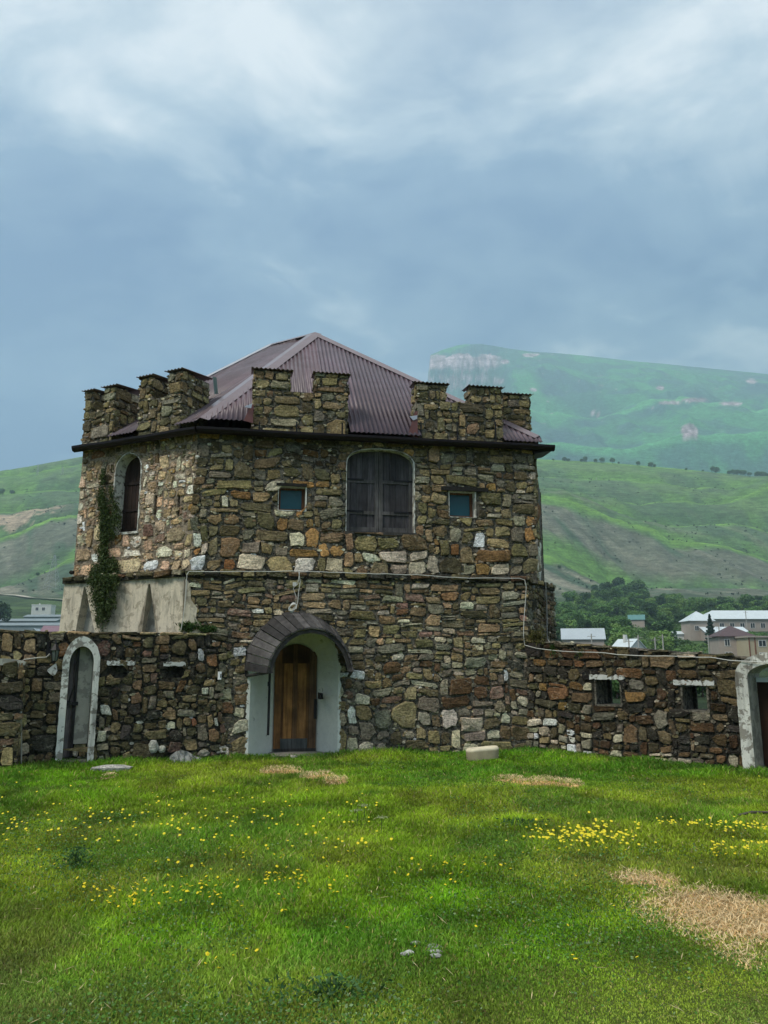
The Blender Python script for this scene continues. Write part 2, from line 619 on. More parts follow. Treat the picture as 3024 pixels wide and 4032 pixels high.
def stones(frame, S0, S1, Z0, Z1, size, colour, rng, holes=(), warp=0.06, proud=(0.008, 0.036), topf=None, gap=0.004, o_base=0.0, wseed=3, square=4.0, chips=85, chipcol=None, chipmul=None):
    """returns a list of stones: (verts, faces, colours, area, centre)"""
    res = []
    for (a, b, c, d) in layout(S0, S1, Z0, Z1, size, rng):
        w, h = b - a, d - c
        cs, cz = (a + b) / 2, (c + d) / 2
        if any(H.inside(cs, cz) for H in holes): 
            # keep a sliver when most of the stone lies outside
            pass
        g = gap + rng.uniform(0, 0.008)
        hw, hh = max(w / 2 - g, w * 0.32), max(h / 2 - g, h * 0.32)
        mn = min(hw, hh)
        qc = [(sx * hw * (1 - abs(rng.gauss(0, 0.11))), sz * hh * (1 - abs(rng.gauss(0, 0.17)))) for sx, sz in ((1, -1), (1, 1), (-1, 1), (-1, -1))]
        poly = []
        rot = rng.gauss(0, 0.06)
        jj = mn * 0.11
        for q in range(4):
            p0, p1, p2 = qc[q - 1], qc[q], qc[(q + 1) % 4]
            la, lb = math.hypot(p0[0] - p1[0], p0[1] - p1[1]), math.hypot(p2[0] - p1[0], p2[1] - p1[1])
            cu = mn * rng.choice((0.12, 0.2, 0.3, 0.45, 0.65))
            ka, kb = min(0.42, cu * rng.uniform(0.7, 1.4) / la), min(0.42, cu * rng.uniform(0.7, 1.4) / lb)
            poly.append((p1[0] + (p0[0] - p1[0]) * ka, p1[1] + (p0[1] - p1[1]) * ka))
            poly.append((p1[0] + (p2[0] - p1[0]) * kb, p1[1] + (p2[1] - p1[1]) * kb))
            if w * h > 0.018 and (q % 2 == 1 or w * h > 0.05):
                mk = rng.uniform(0.4, 0.6)
                poly.append((p1[0] + (p2[0] - p1[0]) * mk, p1[1] + (p2[1] - p1[1]) * mk))
        n = len(poly)
        pp = []
        for s, z in poly:
            s, z = s + rng.uniform(-jj, jj), z + rng.uniform(-jj, jj)
            s, z = s - z * rot, z + s * rot
            s += cs; z += cz
            s += warp * 2.0 * n1(s * 2.1, z * 2.6, wseed)
            z += warp * 2.0 * n1(s * 1.7 + 40, z * 2.3, wseed + 5)
            pp.append((s, z))
        poly = pp
        for H in holes:
            if a < H.s1 + 0.05 and b > H.s0 - 0.05 and c < H.z1 + 0.05 and d > H.z0 - 0.05:
                dense = []
                for q in range(len(poly)):
                    p0, p1 = poly[q], poly[(q + 1) % len(poly)]
                    for f_ in (0, 0.25, 0.5, 0.75): dense.append((p0[0] + (p1[0] - p0[0]) * f_, p0[1] + (p1[1] - p0[1]) * f_))
                poly = [H.push(s, z) for s, z in dense]
                n = len(poly)
        if topf:
            poly = [(s, min(z, topf(s) - 0.01)) for s, z in poly]
        area = 0.5 * abs(sum(poly[i][0] * poly[(i + 1) % n][1] - poly[(i + 1) % n][0] * poly[i][1] for i in range(n)))
        if area < 0.30 * w * h and area < 0.012 or area < 0.0012: continue
        ms = sum(p[0] for p in poly) / n; mz = sum(p[1] for p in poly) / n
        if any(H.inside(ms, mz) for H in holes): continue
        pr = rng.uniform(*proud) + min(0.02, area * 0.25)
        tx, tz = rng.gauss(0, 0.07), rng.gauss(0, 0.09)
        col = colour(ms, mz, area, rng)
        V, K = [], []
        shades = [rng.uniform(0.80, 1.18) for _ in range(n)]
        split = rng.uniform(0.25, 0.6) if rng.random() < 0.4 else 0
        for (k, o, jit) in ((1.0, -0.05, 0), (0.985, pr * 0.74, 0.006), (0.895, pr, 0.008)):
            for i, (s, z) in enumerate(poly):
                s2, z2 = ms + (s - ms) * k, mz + (z - mz) * k
                oo = o + rng.uniform(-jit, jit)
                if o > 0: oo = max(0.004, oo + (s2 - ms) * tx + (z2 - mz) * tz)
                V.append(frame.pt(s2, z2, o_base + oo))
                q = 1.0 if o > 0 else 0.5
                K.append(tuple(x * shades[i] * (1 if k < 0.95 else 0.92) for x in col))
        cs2, cz2 = ms + rng.uniform(-.15, .15) * w, mz + rng.uniform(-.15, .15) * h
        V.append(frame.pt(cs2, cz2, o_base + pr + rng.uniform(-0.004, 0.014)))
        K.append(col)
        F = []
        for r in (0, 1):
            for i in range(n):
                j = (i + 1) % n
                F.append((r * n + i, r * n + j, (r + 1) * n + j, (r + 1) * n + i))
        for i in range(n):
            F.append((2 * n + i, 2 * n + (i + 1) % n, 3 * n))
        cen = frame.pt(ms, mz, o_base)
        res.append((V, F, K, area, cen))
    # small packing chips pressed into the joints
    for _ in range(int(chips * (S1 - S0) * (Z1 - Z0))):
        s, z = rng.uniform(S0, S1), rng.uniform(Z0, Z1)
        if any(H.inside(s, z) for H in holes) or (topf and z > topf(s) - 0.03): continue
        r_ = rng.uniform(0.012, 0.038); el = rng.uniform(1.0, 2.2); ph = rng.uniform(0, 6.28); ti = rng.gauss(0, 0.3)
        out = [(s + r_ * el * math.cos(ph + i * 1.047) * rng.uniform(.8, 1.1), z + r_ * math.sin(ph + i * 1.047) * rng.uniform(.8, 1.1)) for i in range(6)]
        if any(H.inside(a, b) for H in holes for a, b in out): continue
        pr = rng.uniform(0.010, 0.026)
        base = stain_tone(pick(rng, chipcol or [('grey', 7), ('pale', 4), ('olive', 3), ('tan', 2), ('brown', 2), ('white', .6)]), 0.85 if chipmul is None else chipmul)
        V = [frame.pt(a, b, o_base - 0.02) for a, b in out] + [frame.pt(s + (a - s) * .8, z + (b - z) * .8, o_base + pr + rng.uniform(-.004, .004)) for a, b in out]
        F = [(i, (i + 1) % 6, 6 + (i + 1) % 6, 6 + i) for i in range(6)] + [tuple(range(6, 12))]
        res.append((V, F, [base] * 12, 0.0008, frame.pt(s, z, 0)))
    return res


def emit_stones(lst, parent, mat, limit=300, label=None):
    """the largest seen stones one by one, the rest as one piece of loose masonry"""
    def key(st):
        c = st[4]
        return -st[3] / (c[0] ** 2 + c[1] ** 2)
    lst = sorted(lst, key=key)
    for st in lst[:limit]:
        mb = MB(); mb.add(st[0], st[1], st[2])
        mb.build('stone', mat, parent)
    if len(lst) > limit:
        mb = MB()
        for st in lst[limit:]: mb.add(st[0], st[1], st[2])
        o = mb.build('small_stones', mat, parent)
        o['kind'] = 'stuff'


def rock(mb, c, dims, rng, col, rot=0.0, tilt=0.0, n=9, flat=0.5):
    """an irregular boulder or slab"""
    rows = 4
    V, F, K = [], [], []
    cr, sr = math.cos(rot), math.sin(rot)
    for r in range(rows + 1):
        t = r / rows
        zz = -1 + 2 * t
        rad = (1 - abs(zz) ** (2.2 / flat)) ** (flat) if abs(zz) < 1 else 0.0
        rad = max(rad, 0.55)
        for i in range(n):
            th = 2 * math.pi * i / n
            q = rad * (1 + 0.22 * (vnoise(i * 1.37 + c[0] * 3, r * 0.6 + c[1] * 5, 11) - 0.5) * 2)
            x, y = math.cos(th) * dims[0] / 2 * q, math.sin(th) * dims[1] / 2 * q
            z = zz * dims[2] / 2 * (1 + rng.uniform(-0.12, 0.12))
            x, z = x - z * tilt, z + x * tilt
            V.append((c[0] + x * cr - y * sr, c[1] + x * sr + y * cr, c[2] + z))
            g = rng.uniform(0.85, 1.12)
            K.append(tuple(k * g for k in col))
    for r in range(rows):
        for i in range(n):
            j = (i + 1) % n
            F.append((r * n + i, r * n + j, (r + 1) * n + j, (r + 1) * n + i))
    F.append(tuple(range(n - 1, -1, -1))); F.append(tuple(rows * n + i for i in range(n)))
    mb.add(V, F, K)


# ------------------------------------------------------------------ wall planes (metres; camera stands at 0,0)
A = (-3.556, 14.00); C = (3.06, 15.20); B = (-6.24, 15.30); D = (4.25, 20.2)
FU = Frame(*A, *C)                       # upper storey, front
FA = Frame(*B, *A)                       # upper storey, left bevelled face
FR = Frame(*C, *D)                       # upper storey, right side
A2 = (-3.62, 13.86); C2 = (2.80, 15.0); B2 = (-6.30, 15.16); D2 = (3.72, 16.75)
FL = Frame(*A2, *C2)                     # lower storey, front
FB = Frame(*B2, *A2)                     # lower storey, rendered left face
FD = Frame(*C2, *D2)                     # lower storey, right bevelled face
LW = Frame(-7.6, 12.04, -2.82, 13.99)    # courtyard wall on the left
RW = Frame(2.74, 14.97, 7.3, 10.96)      # courtyard wall on the right
Z_LEDGE = 3.31
Z_EAVE = 6.02

# openings --------------------------------------------------------
def span(frame, u0, u1, v0, v1, o=0.0):
    um, vm = (u0 + u1) / 2, (v0 + v1) / 2
    s0, s1 = frame.px(u0, vm, o)[0], frame.px(u1, vm, o)[0]
    z1, z0 = frame.px(um, v0, o)[1], frame.px(um, v1, o)[1]
    return s0, s1, z0, z1


WL = span(FU, 1095, 1207, 1915, 2012)
WR = span(FU, 1767, 1874, 1934, 2038)
WS = span(FU, 1363, 1632, 1768, 2100)
WS_ZS = FU.px(1500, 1835)[1]
DM = span(FL, 985, 1330, 2440, 2985); DM = (DM[0], DM[1], -0.05, DM[3])
DM_ZS = FL.px(1160, 2640)[1]
CW = span(FA, 449, 551, 1786, 2096)
CW_ZS = FA.px(500, 1850)[1]
SL1 = span(FA, 607, 618, 1950, 2027)
SL2 = span(FA, 698, 708, 1950, 2032)
LD = span(LW, 262, 358, 2545, 2985); LD = (LD[0], LD[1], 0.06, LD[3])
LD_ZS = LW.px(310, 2610)[1]
R1 = span(RW, 2347, 2446, 2675, 2778)
R2 = span(RW, 2688, 2788, 2700, 2800)
RD_s0 = RW.px(2966, 2850)[0]
RD = (RD_s0, RD_s0 + 0.98, 0.0, 1.66)
RD_ZS = 1.45

tower = thing('stone_tower', 'tall fortified stone tower with battlements and a brown corrugated roof', 'tower', (-0.3, 16.5, 0))
rng = random.Random(7)

# cores ------------------------------------------------------------
mb = MB()
slab(mb, FU, rect(0.0, FU.L, Z_LEDGE - 0.1, Z_EAVE + 0.05),
     [rect(*WL[:2], *WL[2:]), rect(*WR[:2], *WR[2:]), arch(WS[0], WS[1], WS[2], WS_ZS, WS[3], 16, 2.6)], -0.55, 0.0)
mb.build('wall_core', M['mortar'], tower, fix=True)
mb = MB()
slab(mb, FL, rect(0.0, FL.L, -0.3, Z_LEDGE), [arch(DM[0], DM[1], 0.0, DM_ZS, DM[3], 18)], -0.62, 0.0)
mb.build('wall_core', M['mortar'], tower, fix=True)
mb = MB()
slab(mb, FA, rect(-0.02, FA.L, Z_LEDGE - 0.1, Z_EAVE + 0.05),
     [arch(CW[0], CW[1], CW[2], CW_ZS, CW[3]), rect(*SL1), rect(*SL2)], -0.45, 0.0)
mb.build('wall_core', M['mortar_tan'], tower, fix=True)
mb = MB()
mb.box(FR, 0.0, FR.L, Z_LEDGE - 0.1, Z_EAVE + 0.05, -0.5, 0.0)
mb.box(FD, 0.0, FD.L, -0.3, Z_LEDGE, -0.5, 0.0)
BK = [B, (-6.7, 19.0), (-3.0, 21.6), D]
for p, q in zip(BK[:-1], BK[1:]):
    f = Frame(*q, *p)
    mb.box(f, 0, f.L, -0.3, Z_EAVE + 0.05, -0.5, 0)
f = Frame(*D2, 4.3, 20.2); mb.box(f, 0, f.L, -0.3, Z_LEDGE, -0.5, 0)
mb.build('wall_core', M['mortar'], tower, fix=True)
# floor slab so that no light leaks through the tower
mb = MB()
poly = [A, C, D, (-3.0, 21.4), (-6.6, 19.0), B]
ins = [((x - 0.0) * 0.93 - 0.05, 17.2 + (y - 17.2) * 0.9) for x, y in poly]
for z in (3.28, 6.0):
    mb.add([(x, y, z) for x, y in ins] + [(x, y, z - 0.12) for x, y in ins],
           [tuple(range(6)), tuple(range(11, 5, -1))] + [(i, (i + 1) % 6, 6 + (i + 1) % 6, 6 + i) for i in range(6)])
mb.build('floor_slab', M['dark_room'], tower, fix=True)


# stone styles -----------------------------------------------------
def size_upper(s, z):
    if z < 4.12: return (0.34, 0.27)
    if z < 4.35: return (0.28, 0.19)
    return (0.30, 0.165)


def size_lower(s, z):
    if z < 0.62: return (0.36, 0.27)
    if z < 1.1: return (0.29, 0.20)
    if z < 2.05: return (0.27, 0.145)
    return (0.30, 0.115)


T_UP = [('olive', 34), ('dolive', 16), ('grey', 18), ('brown', 14), ('ochre', 6), ('rust', 2.0), ('pale', 5), ('tan', 4)]
T_BIG = [('olive', 20), ('brown', 14), ('grey', 14), ('pale', 15), ('white', 12), ('ochre', 9), ('orange', 4), ('tan', 12), ('dolive', 5)]
T_LOW = [('olive', 22), ('grey', 22), ('brown', 20), ('tan', 10), ('dolive', 10), ('pale', 6), ('mauve', 6), ('rust', 1.0), ('white', 2)]
T_MID = [('olive', 14), ('grey', 26), ('brown', 16), ('pale', 16), ('mauve', 7), ('dolive', 8), ('white', 6), ('dbrown', 6), ('orange', 1)]
T_BASE = [('grey', 30), ('pale', 30), ('olive', 10), ('brown', 10), ('white', 12), ('dolive', 10), ('tan', 5)]
T_RW = [('dbrown', 24), ('dark', 22), ('dolive', 17), ('rust', 9), ('brown', 14), ('ochre', 5), ('grey', 7), ('pale', 3)]
T_LW = [('dolive', 30), ('brown', 16), ('olive', 16), ('grey', 12), ('dark', 12), ('mauve', 4), ('tan', 6), ('white', 2.5), ('rust', 2)]
T_PINK = [('pink', 48), ('pale', 20), ('white', 8), ('tan', 12), ('ochre', 5), ('mauve', 2)]
T_MER = [('olive', 34), ('dolive', 34), ('brown', 14), ('grey', 16), ('tan', 2), ('pale', 1)]


def stain_tone(c, k): return tuple(x * k for x in c)  # scales the tone of a colour


def col_upper(s, z, a, rng):
    if z < 4.18: return pick(rng, T_BIG)
    c = pick(rng, T_UP)
    if z > 5.35 and 1.7 < s < 2.75 and rng.random() < 0.8: c = stain_tone(c, 0.42)     # damp stain below a leaking gutter joint
    elif z > 5.6: c = stain_tone(c, 0.72)
    return c


def col_lower(s, z, a, rng):
    if z < 0.75: return pick(rng, T_BASE)
    if z < 1.75:
        if s > 5.0: return pick(rng, T_MID + [('dbrown', 14), ('dark', 12)])
        return pick(rng, T_MID)
    c = stain_tone(pick(rng, T_LOW), 1.12)
    if s < 1.05 and z < 2.5: c = stain_tone(c, 0.8)
    return c


def col_left(s, z, a, rng):
    if z > 5.35 - 0.18 * math.sin(s * 2): return pick(rng, T_UP)
    return stain_tone(pick(rng, T_PINK), 1.18)


def col_rw(s, z, a, rng):
    if s < 1.35 and z < 0.72 - s * 0.25: return pick(rng, T_BASE)
    if z < 0.18: return pick(rng, [('pale', 3), ('dbrown', 3), ('grey', 3)])
    return stain_tone(pick(rng, T_RW), 0.70)


def col_lw(s, z, a, rng):
    if s < 1.95: return stain_tone(pick(rng, [('olive', 5), ('brown', 4), ('grey', 2), ('tan', 2), ('dolive', 3)]), 1.15)
    return stain_tone(pick(rng, T_LW + ([('grey', 14)] if s > 4.1 else [])), 0.74)


all_st = []
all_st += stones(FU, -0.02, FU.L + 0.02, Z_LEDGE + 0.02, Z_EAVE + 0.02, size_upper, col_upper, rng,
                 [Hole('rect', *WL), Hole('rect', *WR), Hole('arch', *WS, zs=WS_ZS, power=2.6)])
jL = LW.L  # the left courtyard wall meets the front here
all_st += stones(FL, 0.0, FL.L + 0.02, -0.12, Z_LEDGE - 0.13, size_lower, col_lower, rng,
                 [Hole('arch', *DM, zs=DM_ZS), Hole('rect', -1, 0.62, -1, 2.12)], wseed=21)
all_st += stones(FA, 0.0, FA.L, Z_LEDGE + 0.02, Z_EAVE + 0.02, lambda s, z: (0.19, 0.19) if z > 4.2 else (0.30, 0.25), col_left, rng,
                 [Hole('arch', *CW, zs=CW_ZS), Hole('rect', *SL1), Hole('rect', *SL2)], proud=(0.002, 0.016), gap=0.012, wseed=31, chipcol=[('pink', 5), ('pale', 3), ('white', 1)])
all_st += stones(FR, 0.0, 1.6, Z_LEDGE + 0.02, Z_EAVE, lambda s, z: (0.3, 0.2),
                 lambda s, z, a, r: pick(r, [('white', 4), ('pale', 2)] if z < 4.1 else T_UP), rng)
all_st += stones(FD, 0.0, FD.L, 1.6, Z_LEDGE - 0.13, lambda s, z: (0.2, 0.12), lambda s, z, a, r: stain_tone(pick(r, T_LOW), 0.6), rng)  # face turned aside: its shade is put into the stone colour


# ledge: one projecting course of flat slabs -----------------------
def ledge(frame, s0, s1, z, colr, prot=0.13):
    s = s0
    while s < s1 - 0.05:
        w = rng.uniform(0.22, 0.48)
        e = min(s + w, s1)
        if s1 - e < 0.12: e = s1
        h = rng.uniform(0.10, 0.135)
        f2 = Frame(*frame.pt(s, 0)[:2], *frame.pt(e, 0)[:2])
        q = stones(f2, 0, e - s, z - h, z + rng.uniform(-0.012, 0.015), lambda a, b: (e - s + 0.2, h + 0.1),
                   lambda a, b, c, r: pick(r, colr), rng, warp=0.0, proud=(0.02, 0.05), gap=0.006, o_base=prot - 0.02, square=7)
        all_st.extend(q)
        s = e


T_LEDGE = [('dolive', 30), ('dark', 10), ('dbrown', 12), ('olive', 14), ('grey', 10)]
ledge(FL, -0.02, FL.L + 0.02, Z_LEDGE + 0.02, T_LEDGE, 0.06)
ledge(FB, -0.06, FB.L, Z_LEDGE + 0.02, T_LEDGE, 0.10)
ledge(FD, 0.0, FD.L, Z_LEDGE + 0.02, T_LEDGE, 0.05)
mb = MB()
mb.box(FL, 0.0, FL.L, Z_LEDGE - 0.12, Z_LEDGE - 0.002, -0.5, 0.035)
mb.box(FB, -0.06, FB.L, Z_LEDGE - 0.12, Z_LEDGE - 0.004, -0.5, 0.075)
mb.box(FD, 0.0, FD.L, Z_LEDGE - 0.12, Z_LEDGE - 0.006, -0.5, 0.03)
mb.build('ledge', M['mortar_dark'], tower, fix=True)


# battlements --------------------------------------------------------
def m_roof():
    m, nt, bs = mat_base('brown corrugated sheet')
    v = nvec(nt)
    k = nmix(nt, 1.0, attr(nt), nramp(nt, nnoise(nt, v, 1.3, 6, 0.7, 0.4), [(0.3, 0.74), (0.7, 1.26)]), 'MULTIPLY')
    vs = nvec(nt, (7, 1.2, 1.2))
    g = nramp(nt, nnoise(nt, vs, 1.0, 5, 0.75), [(0.56, 0.0), (0.72, 0.55)])
    k = nmix(nt, g, k, (0.060, 0.034, 0.030))
    nt.links.new(k, bs.inputs['Base Color'])
    r = nramp(nt, nnoise(nt, v, 3.0, 5, 0.7), [(0.3, 0.28), (0.7, 0.50)])
    nt.links.new(r, bs.inputs['Roughness'])
    bs.inputs['Specular IOR Level'].default_value = 0.55
    nbump(nt, bs, nnoise(nt, v, 1.6, 3, 0.5), 0.35, 0.03)
    return m


M_sheet = m_roof()
M_zinc = m_plain('pale galvanised flashing', (0.50, 0.49, 0.51), 0.32, 0.6, 0.12, 3, spec=0.5)
M_flash = m_plain('brown ridge flashing', (0.20, 0.150, 0.165), 0.30, 0.15, 0.12, 3, spec=0.55)
M_redflash = m_plain('red brown upstand flashing', (0.16, 0.055, 0.048), 0.40, 0.0, 0.2, 3, spec=0.5)


def corr_patch(mb, P0, es, et, ls, lt, n_s, amp=0.012, pitch=0.085, th=0.004):
    """small corrugated cap: waves run along et"""
    up = Vector(es).cross(Vector(et)).normalized()
    if up.z < 0: up = -up
    V = []
    k = n_s + 1
    for off in (0, -th):
        for j in (0, 1):
            for i in range(k):
                s = ls * i / n_s
                p = Vector(P0) + Vector(es) * s + Vector(et) * (lt * j) + up * (amp * math.sin(2 * math.pi * s / pitch) + off)
                V.append(p)
    F = []
    for i in range(n_s):
        F.append((i, i + 1, k + i + 1, k + i))
        F.append((2 * k + i, 3 * k + i, 3 * k + i + 1, 2 * k + i + 1))
        F.append((i + 1, i, 2 * k + i, 2 * k + i + 1))
        F.append((k + i, k + i + 1, 3 * k + i + 1, 3 * k + i))
    mb.add(V, F, (0.17, 0.115, 0.122))


def merlon(frame, s0, s1, zt, zn, n0, n1_, thick, zb=Z_EAVE - 0.03, seed=0, o1=0.0, top_lean=0.0):
    """block with a notch: outer face, both ends and the notch cheeks are laid in stone, corrugated caps on both teeth"""
    r = random.Random(100 + seed)
    core = MB()
    blocks = [(s0, s1, zb, zn), (s0, n0, zn - 0.001, zt), (n1_, s1, zn - 0.001, zt)]
    for a, b, c, d in blocks:
        core.box(frame, a + 0.012, b - 0.012, c, d - 0.01, -thick + 0.012 + o1, o1 - 0.012)
    core.build('merlon', M['mortar'], tower)
    cf = lambda s, z, a, rr: pick(rr, T_MER)
    for i, (a, b, c, d) in enumerate(blocks):
        all_st.extend(stones(frame, a, b, c + (0.01 if i else 0), d, lambda s, z: (0.25, 0.19), cf, r, warp=0.012,
                             proud=(0.008, 0.026), o_base=o1 - 0.006, square=5, wseed=seed * 7 + i))
        pr = frame.pt(b, 0, o1); pb = frame.pt(b, 0, o1 - thick)
        fe = Frame(pr[0], pr[1], pb[0], pb[1])         # right end, seen from the right
        pl = frame.pt(a, 0, o1); pk = frame.pt(a, 0, o1 - thick)
        fl = Frame(pk[0], pk[1], pl[0], pl[1])         # left end
        for f in (fe, fl):
            if i == 0 and f is None: continue
            all_st.extend(stones(f, 0, f.L, c + (0.01 if i else 0), d, lambda s, z: (0.27, 0.2), cf, r, warp=0.01,
                                 proud=(0.006, 0.022), o_base=-0.006, square=5, wseed=seed * 5 + i))
    es = (frame.d[0], frame.d[1], 0)
    for (a, b) in ((s0, n0), (n1_, s1)):
        mb = MB()
        lean = Vector((-frame.n[0], -frame.n[1], 0.10)).normalized()
        es2 = Vector((frame.d[0], frame.d[1], top_lean)).normalized()
        p = frame.pt(a - 0.06, zt + 0.018, o1 + 0.06)
        corr_patch(mb, p, es2, lean, (b - a) + 0.13, thick + 0.12, max(10, int((b - a + 0.13) / 0.0141)))
        mb.build('cap_sheet', M_sheet, tower, smooth=True)


def fs(frame, u, v): return frame.px(u, v)[0]
def fz(frame, u, v): return frame.px(u, v)[1]


ZT = 7.28
merlon(FU, fs(FU, 997, 1600), fs(FU, 1368, 1600), fz(FU, 1180, 1466), fz(FU, 1190, 1542), fs(FU, 1140, 1500), fs(FU, 1243, 1500), 0.42, seed=1)
merlon(FU, fs(FU, 1640, 1640), fs(FU, 1977, 1640), fz(FU, 1780, 1518), fz(FU, 1800, 1583), fs(FU, 1757, 1550), fs(FU, 1853, 1550), 0.42, seed=2)
merlon(FA, fs(FA, 543, 1640), fs(FA, 712, 1600), fz(FA, 690, 1462), fz(FA, 650, 1560), fs(FA, 598, 1500), fs(FA, 662, 1500), 0.85, seed=3)
merlon(FA, fs(FA, 325, 1700), fs(FA, 447, 1660), fz(FA, 400, 1532), fz(FA, 400, 1612), fs(FA, 366, 1560), fs(FA, 410, 1560), 0.85, seed=4)
# lone corner merlon on the right side, set back
pr0 = FR.pt(0.45, 0)[:2]
ZR = EYE + (at_depth(2040, 1556, 15.7).z - EYE)
merlon(Frame(pr0[0] - 0.62, pr0[1] + 0.0, pr0[0] + 0.02, pr0[1] + 0.1), 0.0, 0.63, ZR, ZR - 0.3, 0.12, 0.14, 0.9, seed=5)

# ------------------------------------------------------------------ roof of the tower
apex = at_depth(1240, 1312, 18.6)
ridge_b = at_depth(1065, 1352, 19.3); ridge_b.z = apex.z - 0.02


def roof_plane(E0, E1, T0, T1, segs, pitch=0.095, amp=0.013, ext=None, name='roof_sheet', width=1.05):
    """corrugated slope over eave E0-E1 rising to T0-T1 (T0 == T1 for a triangle); ext(s) lowers or lifts the eave"""
    E0, E1, T0, T1 = map(Vector, (E0, E1, T0, T1))
    es = (E1 - E0); L = es.length; es.normalize()
    nrm = es.cross(T0 - E0).normalized()
    if nrm.z < 0: nrm = -nrm
    up = nrm.cross(es).normalized()
    if up.z < 0: up = -up

    def st(p): q = p - E0; return q.dot(es), q.dot(up)
    a0, b0 = st(T0); a1, b1 = st(T1)

    def top(s):
        if s <= a0: return b0 * max(0, s) / a0 if a0 > 0 else b0
        if s <= a1: return b0 + (b1 - b0) * (s - a0) / (a1 - a0)
        return b1 * max(0, (L - s)) / (L - a1)
    step = pitch / 8
    n = int(L / step)
    s_list = [i * L / n for i in range(n + 1)]
    per = max(8, int(width / (L / n)))
    k0 = 0
    while k0 < n:
        k1 = min(n, k0 + per)
        mb = MB()
        V = []; F = []
        idx = list(range(k0, min(k1 + 2, n) + 1))
        for i in idx:
            s = s_list[i]
            t1 = top(s); t0 = min(ext(s) if ext else 0.0, t1)
            w = amp * math.sin(2 * math.pi * s / pitch) + (0.002 if i > k1 else 0)
            for (tt, th) in ((t0, 0), (t1, 0), (t1, -0.004), (t0, -0.004)):
                V.append(E0 + es * s + up * tt + nrm * (w + th))
        for a in range(len(idx) - 1):
            p, q = a * 4, a * 4 + 4
            F += [(p, q, q + 1, p + 1), (p + 3, p + 2, q + 2, q + 3), (p, p + 3, q + 3, q), (p + 1, q + 1, q + 2, p + 2)]
        q = rng.uniform(0.84, 1.16)
        mb.add(V, F, (0.120 * q, 0.078 * q * rng.uniform(.96, 1.04), 0.094 * q))
        mb.build(name, M_sheet, tower, smooth=True)
        k0 = k1
    return E0, es, up, nrm, top, L


# front slope: eave line on the wall face at z 6.27; it runs down over the gutter where there is no merlon
zE = 6.27
Ae = Vector((A[0] + 0.02, A[1] + 0.02, zE)); Ce = Vector((C[0] + 0.16, C[1] + 0.03, zE - 0.02))
g0, g1 = fs(FU, 1350, 1700), fs(FU, 1660, 1700)
g2 = fs(FU, 1970, 1700)


def ext_front(s):
    if s < fs(FU, 1000, 1640): return 0.0
    if fs(FU, 1372, 1690) < s < fs(FU, 1650, 1690) or s > fs(FU, 1972, 1700): return -0.24
    return 0.22


front = roof_plane(Ae, Ce, apex, apex, 1, ext=ext_front)
Be = Vector((B[0] - 0.02, B[1] + 0.0, zE - 0.03))
FG = (fs(FA, 325, 1700), fs(FA, 447, 1660) - 0.03, fs(FA, 543, 1640) + 0.03, fs(FA, 712, 1600) - 0.03)
left = roof_plane(Be, Ae - Vector((0.0, 0.0, 0.0)), ridge_b, apex, 1, pitch=0.085, amp=0.010, ext=lambda s: 0.75 if (FG[0] < s < FG[1] or FG[2] < s < FG[3]) else -0.16)
De = Vector((D[0] - 0.18, D[1], zE)); Ge = Vector((-3.0, 21.8, zE)); Fe = Vector((-6.8, 19.0, zE))
roof_plane(Ce, De, apex, apex, 1, pitch=0.2, width=2.5)
roof_plane(De, Ge, apex, ridge_b, 1, pitch=0.2, width=4)
roof_plane(Ge, Fe, ridge_b, ridge_b, 1, pitch=0.2, width=4)
roof_plane(Fe, Be, ridge_b, ridge_b, 1, pitch=0.2, width=4)


def hip(p, q, n1v, n2v, w=0.17, mat=None, name='ridge_cap'):
    """folded strip lying over a hip: w metres down each slope"""
    p, q = Vector(p), Vector(q)
    d = (q - p).normalized()
    mb = MB()
    a = d.cross(n1v).normalized(); b = d.cross(n2v).normalized()
    c = (n1v + n2v).normalized()
    if a.dot(c) > 0 or a.z > 0: a = -a if a.z > 0 else a
    if b.z > 0: b = -b
    m = 14
    V = []
    for i in range(m + 1):
        x = p + (q - p) * (i / m)
        l = c * 0.032
        step = 0.004 if i % 3 == 0 else 0
        V += [x + a * w + n1v * (0.018 + step), x + l, x + b * w + n2v * (0.018 + step)]
    F = []
    for i in range(m):
        k = i * 3
        F += [(k, k + 1, k + 4, k + 3), (k + 1, k + 2, k + 5, k + 4)]
    mb.add(V, F)
    return mb.build(name, mat or M_flash, tower)


nF, nL = front[3], left[3]
nR = (De - Ce).cross(apex - Ce).normalized(); nR = nR if nR.z > 0 else -nR
nB = (Ge - De).cross(apex - De).normalized(); nB = nB if nB.z > 0 else -nB
nK = (Be - Fe).cross(ridge_b - Fe).normalized(); nK = nK if nK.z > 0 else -nK
hip(Ae - Vector((0, 0, 0.02)), apex, nL, nF, 0.19)
hip(apex, Ce, nF, nR, 0.16)
hip(ridge_b, apex, nB, nL, 0.14)
hip(Be, ridge_b, nK, nL, 0.14, M_zinc)


# folded flashings beside the merlons
def flash(frame, s, w, z0, z1, o, mat=M_redflash):
    mb = MB()
    mb.prism(frame, [(s - w, z0 - 0.02), (s, z0 - 0.06), (s, z1), (s - w * 0.25, z1)], o - 0.004, o)
    mb.build('upstand_flashing', mat, tower)


